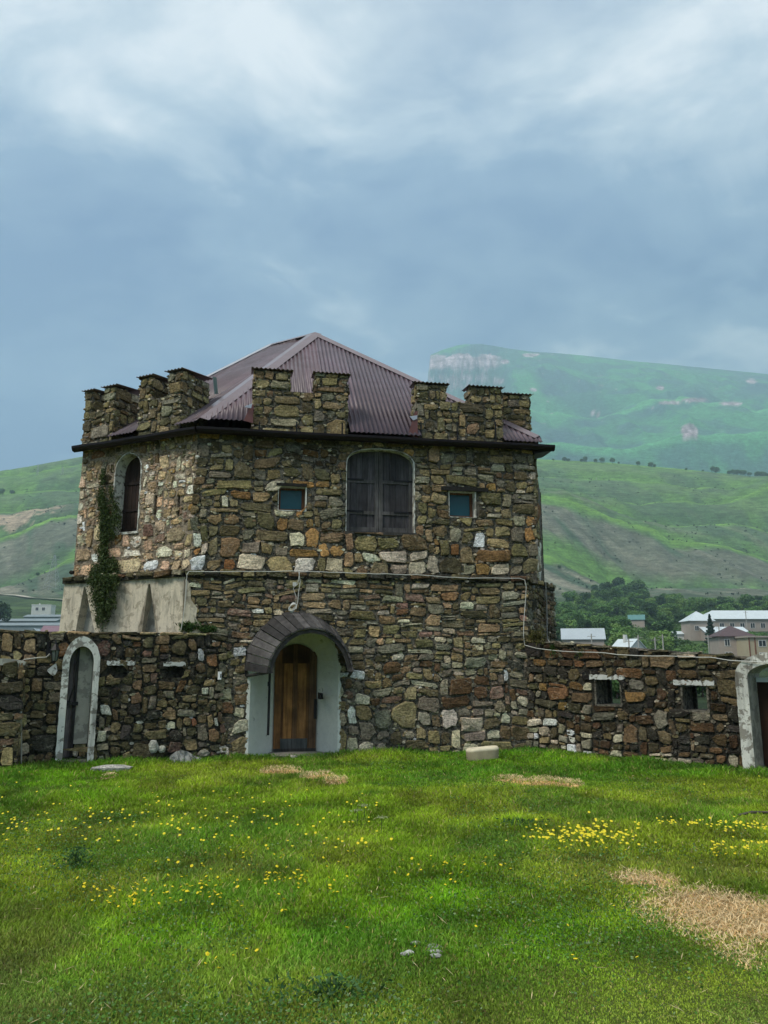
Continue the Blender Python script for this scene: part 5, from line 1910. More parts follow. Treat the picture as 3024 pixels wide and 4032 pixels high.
def hill_colour(x, y, z):
    t = np.clip(x / np.maximum(y, 1), -1.2, 1.2)
    E, W, S = hill_sections(t, np.clip(y, 600, 1299.9))
    n_ = fbm(x / 70 + 5, y / 120, 6, 91, 0.6)
    low = np.clip((2.6 - S) / 1.2, 0, 1)
    grn = lerp3((0.085, 0.170, 0.036), (0.058, 0.112, 0.040), np.clip((n_ - 0.42) * 9, 0, 1))
    grey = lerp3((0.052, 0.086, 0.048), (0.095, 0.105, 0.072), np.clip((fbm((x + y * .5) / 30, (y - .4 * x) / 160, 6, 15, 0.6) - 0.42) * 9, 0, 1))
    tanc = np.array((0.185, 0.175, 0.130))
    # greyer on the faces below each crest, brighter green along the crests and shoulders
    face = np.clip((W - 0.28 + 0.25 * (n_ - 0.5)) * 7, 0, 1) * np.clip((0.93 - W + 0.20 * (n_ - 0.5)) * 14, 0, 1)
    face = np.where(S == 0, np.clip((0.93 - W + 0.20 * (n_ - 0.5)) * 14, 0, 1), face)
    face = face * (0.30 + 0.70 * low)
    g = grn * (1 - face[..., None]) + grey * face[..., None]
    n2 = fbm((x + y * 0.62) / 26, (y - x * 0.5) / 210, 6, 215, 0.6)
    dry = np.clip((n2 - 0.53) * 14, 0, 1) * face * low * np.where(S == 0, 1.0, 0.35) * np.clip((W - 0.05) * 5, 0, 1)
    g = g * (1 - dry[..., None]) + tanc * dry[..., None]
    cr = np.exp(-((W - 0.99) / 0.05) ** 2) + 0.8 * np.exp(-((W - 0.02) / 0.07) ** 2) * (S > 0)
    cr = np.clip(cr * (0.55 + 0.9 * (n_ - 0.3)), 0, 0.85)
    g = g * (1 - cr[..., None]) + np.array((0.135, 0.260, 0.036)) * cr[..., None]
    cx, cy = at_depth(60, 2040, 930).x, 930.0
    sc = np.exp(-(((x - cx) / 75) ** 2 + ((y - cy) / 32) ** 2)) * (0.3 + 1.4 * fbm(x / 9, y / 6, 4, 3))
    sc = np.clip((sc - 0.56) * 7, 0, 0.75)
    g = g * (1 - sc[..., None]) + np.array((0.34, 0.25, 0.18)) * sc[..., None]
    vf = lerp3((0.075, 0.125, 0.035), (0.05, 0.09, 0.028), np.clip((fbm(x / 40, y / 30, 3, 9) - 0.4) * 5, 0, 1))
    vf = vf * np.where(y < 170, 0.62, 1.0)[..., None]
    k = np.clip((y - 560) / 60, 0, 1)
    return vf * (1 - k[..., None]) + 1.5 * g * k[..., None]


# ground sheet: fan in front, plain behind
ys = np.concatenate([np.linspace(15.8, 120, 26), np.linspace(130, 590, 70), np.linspace(596, 1320, 250), np.linspace(1340, 2000, 20)])
ts = np.linspace(-1.5, 1.5, 150)
tt = np.concatenate([np.linspace(-1.5, -0.66, 24), np.linspace(-0.65, -0.3, 120), np.linspace(-0.29, 0.14, 40), np.linspace(0.15, 0.62, 170), np.linspace(0.64, 1.5, 24)])
Tg, Yg = np.meshgrid(tt, ys)
Xg = Tg * Yg
Zg = terrain_z(Xg, Yg)
Zg = np.where(Yg < 130, np.where(Yg < 40, -0.04 - (Yg - 15.8) * 0.004, -0.14), Zg)
grid_object('hills', Xg, Yg, Zg, hill_colour(Xg, Yg, Zg), M['hill'])

# mountain ------------------------------------------------------------
Tm = np.concatenate([np.linspace(-0.02, 0.055, 30), np.linspace(0.057, 0.2, 200), np.linspace(0.202, 0.62, 260), np.linspace(0.63, 1.0, 20)])
prof_px = [(1500, 1900), (1600, 1750), (1655, 1600), (1682, 1515), (1690, 1440), (1694, 1398), (1740, 1378), (1800, 1360), (1830, 1356), (1900, 1355), (1940, 1361), (2000, 1372), (2100, 1385), (2200, 1391), (2300, 1400), (2400, 1411), (2500, 1423), (2600, 1431), (2700, 1441), (2850, 1456), (3024, 1473), (3300, 1500), (3900, 1560)]
pt_, pe_ = [], []
for u, v in prof_px:
    d = ray(u, v); pt_.append(d[0] / d[1]); pe_.append(d[2] / d[1])
Ym = np.concatenate([np.linspace(1900, 3050, 90), np.linspace(3060, 3500, 130), np.linspace(3520, 4200, 12)])
TT, YY = np.meshgrid(Tm, Ym)
XX = TT * YY
eR = np.interp(TT, pt_, pe_)
zR = EYE + eR * 3500
uu = np.clip((YY - 1900) / 1600, 0, 1)
base = 250.0
wig = (fbm(XX / 50, YY / 900, 4, 5) - 0.5) * 0.035
# cliff bands only on the western end
west = np.clip((0.172 - TT) / 0.02, 0, 1) * (0.75 + 0.25 * vnoise(TT * 90, YY * 0, 77))
u2 = uu + wig * (uu > 0.05) * (uu < 0.98)
smooth = 0.62 * u2 + 0.38 * u2 ** 2


def band(u, c, w): return 1 / (1 + np.exp(-(u - c) / w))


cl = 0.82 * (u2 ** 1.1) * 0.72 + 0.14 * band(u2, 0.80, 0.004) + 0.16 * band(u2, 0.90, 0.004) + 0.10 * u2 ** 6
cl = cl / (0.82 * 0.72 + 0.14 + 0.16 + 0.10)
prof = smooth * (1 - west) + cl * west
ZZ = base + (zR - base) * prof
MC = [(2150, crest([(1500, 1840), (1900, 1800), (2150, 1770), (2400, 1765), (2600, 1735), (2720, 1710), (2860, 1705), (3024, 1716), (3600, 1740)])),
      (2650, crest([(1500, 1700), (1900, 1650), (2150, 1640), (2350, 1640), (2520, 1612), (2620, 1592), (2720, 1590), (2850, 1612), (3024, 1628), (3600, 1660)]))]
EB = (ZZ - EYE) / YY
e_lo = np.interp(TT, *MC[0][1]); e_hi = np.interp(TT, *MC[1][1]); e_b = np.full_like(TT, 0.10)
wv = 60 * (fbm(TT * 9, TT * 0 + 4, 3, 411) - 0.5) * 2
s1 = np.clip((YY - 1900) / (2150 + wv - 1900), 0, 1); s2 = np.clip((YY - 2150 - wv) / 500, 0, 1); s3 = np.clip((YY - 2650 - wv) / (3500 - 2650 - wv), 0, 1)
EM = np.where(s2 <= 0, e_b + (e_lo - e_b) * s1, np.where(s3 <= 0, e_lo + (e_hi - e_lo) * s2 ** 1.2 - 0.010 * np.exp(-((s2 - 0.2) / 0.15) ** 2) * np.clip(s2 * 15, 0, 1),
      e_hi + (eR - e_hi) * s3 ** 0.92 - 0.012 * np.exp(-((s3 - 0.10) / 0.07) ** 2) * np.clip(s3 * 25, 0, 1)))
kw = np.clip((0.175 - TT) / 0.02, 0, 1) * np.clip((s3 - 0.3) * 4, 0, 1)
ZZ = np.where(YY <= 3500, (EYE + EM * YY) * (1 - kw) + ZZ * kw, ZZ)
amp = np.clip(uu * 4, 0, 1) * np.clip((1 - uu) * 6, 0, 1)
ZZ += amp * ((fbm(XX / 260, YY / 380, 5, 12) - 0.5) * 60 + (1 - np.abs(fbm(XX / 150 + 4, YY / 300, 4, 33) * 2 - 1) * 2) * 26 * (1 - west))
ZZ -= np.clip(YY - 3500, 0, None) * 0.10
# colour, with bright slopes and blue-dark patches painting in the light of the relief
slope = np.gradient(ZZ, axis=0) / np.maximum(np.gradient(YY, axis=0), 1e-6)
mc = lerp3((0.052, 0.150, 0.058), (0.044, 0.095, 0.062), np.clip((fbm(XX / 180, YY / 300, 4, 8) - 0.42) * 5, 0, 1))
mcr = np.exp(-((s2 - 0.99) / 0.05) ** 2) * (s3 <= 0) + np.exp(-((s1 - 0.99) / 0.05) ** 2) * (s2 <= 0) + 0.7 * np.exp(-(s2 / 0.1) ** 2) * (s2 > 0) + 0.7 * np.exp(-(s3 / 0.05) ** 2) * (s3 > 0)
mcr = np.clip(mcr, 0, 0.8)[..., None]
md = (np.clip((fbm(XX / 120, YY / 90, 5, 508) - 0.48) * 9, 0, 1) * 0.55)[..., None]
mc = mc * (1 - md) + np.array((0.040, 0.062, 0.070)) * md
mc = mc * (1 - mcr) + np.array((0.075, 0.225, 0.070)) * mcr
steep = np.clip((slope - 1.0) / 0.5, 0, 1) * np.clip(west * 1.4, 0, 1)
out_n = fbm(XX / 28, ZZ / 16, 4, 55)
nb = np.clip((out_n - 0.78) * 14, 0, 1) * np.clip((uu - 0.2) * 4, 0, 1) * 0.8
rockc = lerp3((0.16, 0.115, 0.095), (0.31, 0.23, 0.19), np.clip((fbm(XX / 14, ZZ / 40, 4, 44) - 0.35) * 3, 0, 1))
rockc = rockc * (0.78 + 0.35 * (np.sin(ZZ / 7.0 + 3 * vnoise(XX / 60, ZZ / 30, 2)) > 0.1))[..., None]


def e_of(u, v):
    d = ray(u, v); return d[0] / d[1], d[2] / d[1]


EE = (ZZ - EYE) / YY
for (u, v, wu, wv, s) in ((2715, 1700, 34, 34, 1.5), (2640, 1585, 45, 9, 1.3), (2740, 1575, 60, 9, 1.4), (2880, 1590, 50, 10, 1.4), (2600, 1527, 20, 10, 1.1), (2100, 1535, 16, 8, 1.2),
                          (2340, 1630, 30, 12, 0.8), (2960, 1500, 30, 14, 0.9), (2090, 1398, 40, 12, 1.0), (1990, 1425, 20, 10, 1.4), (1960, 1500, 30, 14, 1.2)):
    tc, ec = e_of(u, v)
    q = np.exp(-(((TT - tc) * 3000 / wu) ** 2 + ((EE - ec) * 3000 / wv) ** 2)) * s * (0.35 + 1.3 * fbm(XX / 22, ZZ / 22, 3, 66))
    nb = np.maximum(nb, np.clip((q - 0.42) * 4, 0, 1))
vz_ = 2016 - 3000 * (EE * CP - SP) / (CP + EE * SP)      # level of the strata seen from the yard
jit_ = (fbm(XX / 30, ZZ / 25, 4, 88) - 0.5) * 40
cb = np.zeros_like(EE)
for (lo, hi, te) in ((1396, 1455, 0.166), (1474, 1500, 0.150), (1512, 1526, 0.140)):
    cb = np.maximum(cb, np.clip((vz_ + jit_ - lo) / 5, 0, 1) * np.clip((hi - vz_ - jit_) / 5, 0, 1) * np.clip((te - TT) * 80, 0, 1) * (uu > 0.3))
steep = steep * 0.06
rk_ = np.clip(np.maximum(steep, cb) + nb, 0, 1)
mc = mc * (1 - rk_[..., None]) + rockc * rk_[..., None]
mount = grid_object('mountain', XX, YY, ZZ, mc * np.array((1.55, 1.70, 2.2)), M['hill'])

# haze ------------------------------------------------------------------
HAZE_TOP = 1720.0
mb = MB()
x0, x1, y0, y1, z0, z1 = -6500, 6500, -1500, 4600, -12, HAZE_TOP
mb.add([(x0, y0, z0), (x1, y0, z0), (x1, y1, z0), (x0, y1, z0), (x0, y0, z1), (x1, y0, z1), (x1, y1, z1), (x0, y1, z1)],
       [(3, 2, 1, 0), (4, 5, 6, 7), (0, 1, 5, 4), (1, 2, 6, 5), (2, 3, 7, 6), (3, 0, 4, 7)])
mh = bpy.data.materials.new('haze'); mh.use_nodes = True
mh.node_tree.nodes.clear()
ho = mh.node_tree.nodes.new('ShaderNodeOutputMaterial')
pv = mh.node_tree.nodes.new('ShaderNodeVolumePrincipled')
pv.inputs['Color'].default_value = (0.62, 0.85, 1.0, 1)
pv.inputs['Density'].default_value = 0.00024
pv.inputs['Anisotropy'].default_value = 0.1
mh.node_tree.links.new(pv.outputs[0], ho.inputs['Volume'])
hz_o = mb.build('haze', mh)
hz_o['kind'] = 'stuff'

# the lawn sheet in front and a plain further ground all round ----------------
def m_ground():
    m, nt, bs = mat_base('lawn soil')
    v = nvec(nt)
    f = nramp(nt, nnoise(nt, v, 1.2, 6, 0.7), [(0.35, 0.0), (0.65, 1.0)])
    k = nmix(nt, f, (0.07, 0.115, 0.014), (0.11, 0.125, 0.022))
    f = nramp(nt, nnoise(nt, v, 14, 5, 0.7), [(0.3, 0.55), (0.7, 1.3)])
    k = nmix(nt, 1.0, k, f, 'MULTIPLY')
    c = attr(nt)
    k = nmix(nt, 1.0, k, c, 'MULTIPLY')
    nt.links.new(k, bs.inputs['Base Color'])
    nbump(nt, bs, nnoise(nt, v, 20, 6, 0.7), 0.8, 0.03)
    return m


M['soil'] = m_ground()
xs = np.linspace(-11, 11, 150); ys_ = np.linspace(1.0, 16.2, 110)
GX, GY = np.meshgrid(xs, ys_)


def lawn_z(x, y):
    return (fbm(np.asarray(x) * 0.5, np.asarray(y) * 0.5, 3, 4) - 0.5) * 0.10 - 0.005


straw_c = on_ground(2790, 3570)


def straw_mask(x, y):
    """1 inside the mown-down, dried patches of the lawn"""
    m = np.zeros_like(np.asarray(x, float))
    n_ = (fbm(x * 1.9, y * 1.9, 5, 23, 0.6) - 0.5) * 1.5
    for (u, v, ru, rv) in ((2830, 3590, 350, 160), (2560, 3475, 190, 42), (2990, 3640, 250, 130)):
        c = on_ground(u, v); rx = abs(on_ground(u + ru, v).x - c.x); ry = abs(on_ground(u, v - rv).y - c.y) * 0.5 + abs(on_ground(u, v + rv).y - c.y) * 0.5
        d = np.hypot((x - c.x) / rx, (y - c.y) / ry)
        m = np.maximum(m, np.clip((1.0 - d + n_ * 0.6) * 1.8, 0, 1))
    return m


def straw_line(x, y):
    m = np.zeros_like(np.asarray(x, float))
    n_ = (fbm(x * 2.6, y * 2.6, 4, 29) - 0.5) * 2.2
    for (u, v, ru, rv) in ((1120, 3042, 90, 10), (1250, 3066, 70, 12), (1330, 3088, 70, 14), (2010, 3070, 80, 12), (2130, 3082, 110, 12), (2240, 3100, 60, 12), (430, 3065, 30, 10)):
        c = on_ground(u, v); rx = abs(on_ground(u + ru, v).x - c.x); ry = abs(on_ground(u, v - rv).y - c.y)
        d = np.hypot((x - c.x) / rx, (y - c.y) / (ry * 1.1))
        m = np.maximum(m, np.clip((1.0 - d + n_ * 0.5) * 3, 0, 1))
    return m


sm_ = np.clip(straw_mask(GX, GY) + straw_line(GX, GY), 0, 1)
gc = np.ones(GX.shape + (3,)) * (1 - sm_[..., None]) + np.array((3.2, 1.9, 5.0)) * sm_[..., None]
grid_object('ground', GX, GY, lawn_z(GX, GY), gc, M['soil'])
mb = MB()
q = 6400
mb.add([(-q, -1450, -0.16), (q, -1450, -0.16), (q, 150, -0.16), (-q, 150, -0.16)], [(0, 1, 2, 3)])
o = mb.build('outer_ground', M['soil']); o['kind'] = 'structure'

# ------------------------------------------------------------------ trees
rt = np.random.default_rng(3)


def tree_meshes(h, w, n, leaf, seed, dark=1.0, conifer=False, hue=(0.042, 0.082, 0.024)):
    dark = dark * 2.2; n = int(n * 1.3)
    r = np.random.default_rng(seed)
    lobes = []
    k = 11
    for i in range(k):
        a = r.uniform(0, 6.28); rad = w * 0.30 * math.sqrt(r.random()); z = h * r.uniform(0.30, 0.80)
        lobes.append((math.cos(a) * rad, math.sin(a) * rad, z, w * r.uniform(0.16, 0.28), r.uniform(0.7, 1.35)))
    pts, cs = [], []
    for i in range(n):
        if conifer:
            z = h * (0.08 + 0.92 * r.random() ** 1.4); rr = w * 0.5 * (1 - z / h) * (0.75 + 0.25 * math.sin(z * 5)) * r.uniform(0.6, 1.05)
            a = r.uniform(0, 6.28); p = (math.cos(a) * rr, math.sin(a) * rr, z); tone = 1.0
        else:
            L = lobes[i % k]
            d = r.normal(size=3); d /= np.linalg.norm(d)
            q = r.uniform(0.72, 1.08)
            p = (L[0] + d[0] * L[3] * q, L[1] + d[1] * L[3] * q, L[2] + d[2] * L[3] * q * 0.85); tone = L[4]
        pts.append(p)
        g = tone * r.uniform(0.65, 1.4) * dark
        cs.append((hue[0] * g, hue[1] * g, hue[2] * g))
    arr = []
    leaf_cloud(arr, np.array(pts), leaf, np.array(cs), r, up=0.2, aspect=0.65)
    crown = quads_object('crown', arr, M['leaf'], data_only=True)
    mb = MB()
    mb.tube([(0, 0, -0.5), (0.05 * w, 0, h * 0.25), (0, 0.04 * w, h * 0.6)], [h * 0.03, h * 0.022, h * 0.008], 6)
    for L in lobes[:4] if not conifer else []:
        mb.tube([(0.03 * w, 0, h * 0.25), (L[0] * 0.8, L[1] * 0.8, L[2])], [h * 0.014, h * 0.004], 4)
    t = mb.build('trunk', M['bark'])
    tm = t.data
    bpy.data.objects.remove(t)
    return crown, tm


KINDS = [
    (tree_meshes(9, 8.5, 1300, 0.42, 1), 'dark rounded tree in the village wood'),
    (tree_meshes(8, 9, 1300, 0.42, 2, 1.25, hue=(0.048, 0.090, 0.024)), 'fresh green spreading tree in the village wood'),
    (tree_meshes(10, 7, 1300, 0.40, 3, 0.8, hue=(0.036, 0.072, 0.028)), 'tall dark green tree in the village wood'),
    (tree_meshes(7, 8, 1200, 0.40, 4, 1.45, hue=(0.055, 0.090, 0.022)), 'yellowish green bushy tree in the village wood'),
]
CON = tree_meshes(11, 5, 1500, 0.34, 9, 0.55, True, (0.03, 0.06, 0.035))


def put_tree(x, y, kind, scale, label=None, group='trees of the village wood', z=None, name='tree'):
    meshes, lab = (KINDS[kind] if kind is not None else (CON, ''))
    z = float(terrain_z(x, y)) if z is None else z
    t = thing(name, label or lab, 'tree', (x, y, z - 0.2), group)
    t.rotation_euler = (0, 0, rt.uniform(0, 6.28)); t.scale = (scale * rt.uniform(0.85, 1.2), scale * rt.uniform(0.85, 1.2), scale * rt.uniform(0.8, 1.15))
    for me, nm in zip(meshes, ('crown', 'trunk')):
        o = bpy.data.objects.new(nm, me); COL.objects.link(o); o.parent = t
    return t


def at_px(u, y): return at_depth(u, 2400, y).x


def tree_label(k, u, y):
    a = ('dark rounded tree', 'fresh green spreading tree', 'tall dark tree', 'yellowish bushy tree')[k]
    b = 'behind the long barn' if u < 2420 else 'behind the white cottage' if u < 2560 else 'left of the brown roofed house' if u < 2780 else 'below the long school' if y < 290 else 'behind the long school'
    c = 'in the front row' if y < 250 else 'in the middle of the wood' if y < 400 else 'at the hill foot'
    return a + ' ' + b + ' ' + c


# wood on the right: foreground belt to the hill foot
houses_at = [(2325, 185, 9), (2410, 175, 9), (2500, 150, 6), (2890, 178, 9), (2990, 172, 8), (2790, 262, 14), (2980, 285, 26), (2510, 330, 7), (2880, 250, 10)]
cnt = 0
tries = 0
while cnt < 235 and tries < 9000:
    tries += 1
    y = 190 + 420 * rt.random() ** 0.85
    u = rt.uniform(2120, 3080)
    lim = 600 if 2330 < u < 2520 else (500 if u < 2700 else 470)
    if y > lim: continue
    if y < 235 and not (2170 < u < 2270 or 2420 < u < 2470 or 2560 < u < 2720): continue
    x = at_px(u, y)
    bad = False
    for hu, hy, hr in houses_at:
        hx = at_px(hu, hy)
        if math.hypot(x - hx, y - hy) < hr + 4 or (y < hy + 3 and abs(u - hu) < hr * 3000 / hy * 0.62 and y > hy - 75): bad = True
    if bad: continue
    kk = int(rt.integers(0, 4))
    put_tree(x, y, kk, rt.uniform(0.62, 1.02) * (1.2 if y > 380 else 1.0), tree_label(kk, u, y))
    cnt += 1
for (u, y, s, k) in ((2395, 560, 1.7, 2), (2440, 590, 1.8, 2), (2470, 570, 1.9, 0), (2500, 590, 2.0, 0), (2420, 520, 1.4, 0), (2500, 500, 1.25, 1), (2375, 500, 1.2, 0), (2350, 560, 1.2, 2), (2540, 520, 1.2, 0), (2580, 470, 1.2, 0), (2640, 470, 1.1, 3), (2930, 420, 1.3, 0)):
    put_tree(at_px(u, y), y, k, s)
put_tree(at_px(2791, 238), 238, None, 0.95, 'dark pointed conifer before the long school building', None)
put_tree(at_px(2232, 165), 165, 2, 0.62, 'dense dark tree beside the grey roofed barn behind the right wall', None)
put_tree(at_px(2940, 225), 225, 1, 0.72, 'bright leafy tree behind the brown roofed house', None)
put_tree(at_px(3000, 230), 230, 0, 0.62, 'rounded tree behind the low cream building at the right edge', None)
# scrub filling the ground between the trees
k = 90000
yy = 185 + 400 * rt.random(k); uu_ = rt.uniform(2110, 3200, k)
xx = (uu_ - 1512) / 3000 / 1.0 * yy / (CP + 0.19 * SP * 0.6) * 1.0
clear = np.ones(k, bool)
for hu, hy, hr in houses_at:
    hx = at_px(hu, hy); clear &= ~((np.hypot(xx - hx, yy - hy) < hr + 2) | ((yy < hy) & (yy > hy - 30) & (np.abs(xx - hx) < hr)))
clear &= fbm(xx / 14, yy / 14, 3, 50) > 0.40
lim_ = np.where((uu_ > 2330) & (uu_ < 2560), 590, 485); clear &= yy < lim_
xx, yy = xx[clear], yy[clear]
hh_ = np.clip(fbm(xx / 7, yy / 7, 3, 51) - 0.25, 0, 1) * np.where(yy < 240, 3.2, 5.5)
tone = rt.uniform(0.6, 1.5, (len(xx), 1)) * (0.7 + 0.8 * vnoise(xx / 9, yy / 9, 52))[:, None]
arr = []
leaf_cloud(arr, np.stack([xx, yy, terrain_z(xx, yy) + hh_ * rt.uniform(0.3, 1, len(xx))], 1), 0.42, tone * np.array([[0.085, 0.155, 0.038]]), rt, up=0.3, aspect=0.7)
o = quads_object('scrub', arr, M['leaf']); tag(o, 'green scrub and orchards filling the ground between the village trees', 'scrub', kind='stuff')
# trees seen through the loopholes
for (u, y, s) in ((2415, 38, 0.19), (2470, 44, 0.2), (2740, 40, 0.19), (2790, 46, 0.2)):
    put_tree(at_px(u, y), y, 0, s, 'low green bush just beyond the right wall, seen through %s loophole' % ('the left' if u < 2600 else 'the right'), 'bushes beyond the right wall', z=-0.2)
# left valley
for (u, y, s, k) in ((10, 150, 0.42, 0), (45, 158, 0.36, 1), (75, 152, 0.44, 0), (100, 162, 0.42, 2), (125, 150, 0.34, 0), (150, 170, 0.30, 1), (250, 160, 0.42, 2), (268, 175, 0.46, 0), (235, 185, 0.34, 2), (3, 320, 1.4, 2), (215, 200, 0.3, 0), (180, 158, 0.26, 2), (-30, 160, 0.5, 1)):
    put_tree(at_px(u, y), y, k, s, ['dark rounded bush tree above the left wall', 'fresh green bush tree above the left wall', 'tall dark tree above the left wall'][k], 'trees above the left wall', z=min(float(terrain_z(at_px(u, y), y)), 0.6 if y < 220 else 99))
# loose scrub on the hill flanks
k = 2600
yy = rt.uniform(610, 1230, k); xx = rt.uniform(-0.6, 0.62, k) * yy
ok = fbm(xx / 40, yy / 60, 4, 140) > 0.53
xx, yy = xx[ok], yy[ok]
arr = []
for r_ in range(7):
    leaf_cloud(arr, np.stack([xx + rt.normal(0, .6, len(xx)), yy + rt.normal(0, .6, len(xx)), terrain_z(xx, yy) + rt.uniform(0.2, 1.5, len(xx))], 1), 0.75, np.array([[0.035, 0.062, 0.030]]) * rt.uniform(.6, 1.4, (len(xx), 1)), rt, up=0.3, aspect=0.8)
o = quads_object('hill_scrub', arr, M['leaf']); tag(o, 'tiny dark scrub dotted over the hill flanks', 'scrub', kind='stuff')
# bushes along the ridge
for cx, s in ((675, 0.8), (727, 1.5), (743, 1.1), (805, 1.1), (826, 1.8), (865, 1.5), (895, 1.8), (946, 1.8), (973, 0.9), (1060, 1.7), (1125, 2.1), (1140, 1.2), (1285, 0.9), (1360, 0.8), (1400, 2.2), (1418, 2.0), (1480, 1.5), (1498, 1.8), (1515, 1.8), (1530, 1.6), (1550, 1.8), (1572, 1.5), (1610, 2.0), (1630, 2.2), (1645, 1.8)):
    u = 1600 + cx / 1.165
    x = at_px(u, 1296)
    # column directions differ with height in a pitched view, so aim at the ridge itself
    d = ray(u, 1835); x = d[0] / d[1] * 1294
    put_tree(x, 1294, 0, s * 0.75, 'dark round bush standing on the grassy hill crest', 'bushes along the hill crest', name='bush')
for (u, v, y, s) in ((10, 1955, 1050, 1.3), (45, 1948, 1060, 1.0), (150, 2240, 700, 0.5), (2200, 2235, 700, 0.5), (2340, 2300, 640, 0.7)):
    d = ray(u, v); x = d[0] / d[1] * y
    put_tree(x, y, 0, s, 'solitary dark bush on the open hillside', 'solitary bushes on the hillside', name='bush')

# ------------------------------------------------------------------ village houses
Mh = {
    'roof_grey': m_plain('grey metal roof', (0.42, 0.47, 0.50), 0.45, 0.0, 0.08, 0.6, spec=0.4),
    'roof_white': m_plain('pale metal roof', (0.60, 0.66, 0.68), 0.45, 0.0, 0.08, 0.6, spec=0.4),
    'roof_brown': m_plain('brown tile roof', (0.105, 0.072, 0.076), 0.7, 0.0, 0.15, 1.5),
    'roof_mauve': m_plain('mauve roof', (0.24, 0.15, 0.18), 0.7, 0.0, 0.1, 1.5),
    'roof_teal': m_plain('teal roof', (0.10, 0.23, 0.22), 0.5, 0.0, 0.1, 1.5),
    'plastic': m_plain('greenhouse film', (0.22, 0.26, 0.27), 0.5, 0, 0.2, 0.5),
    'wall_pink': m_plain('pinkish render', (0.40, 0.335, 0.29), 0.9, 0, 0.1, 0.8),
    'wall_cream': m_plain('cream render', (0.46, 0.39, 0.27), 0.9, 0, 0.08, 0.8),
    'wall_white': m_plain('white render', (0.66, 0.66, 0.62), 0.9, 0, 0.08, 0.8),
    'wall_brick': m_plain('reddish brick gable', (0.30, 0.17, 0.13), 0.9, 0, 0.2, 2),
    'glass': m_plain('far window glass', (0.02, 0.024, 0.03), 0.3, 0, 0.1, 1, spec=0.5),
    'trim': m_plain('white window frame', (0.62, 0.62, 0.60), 0.7),
    'redtrim': m_plain('red brown pilaster', (0.22, 0.09, 0.06), 0.9),
}


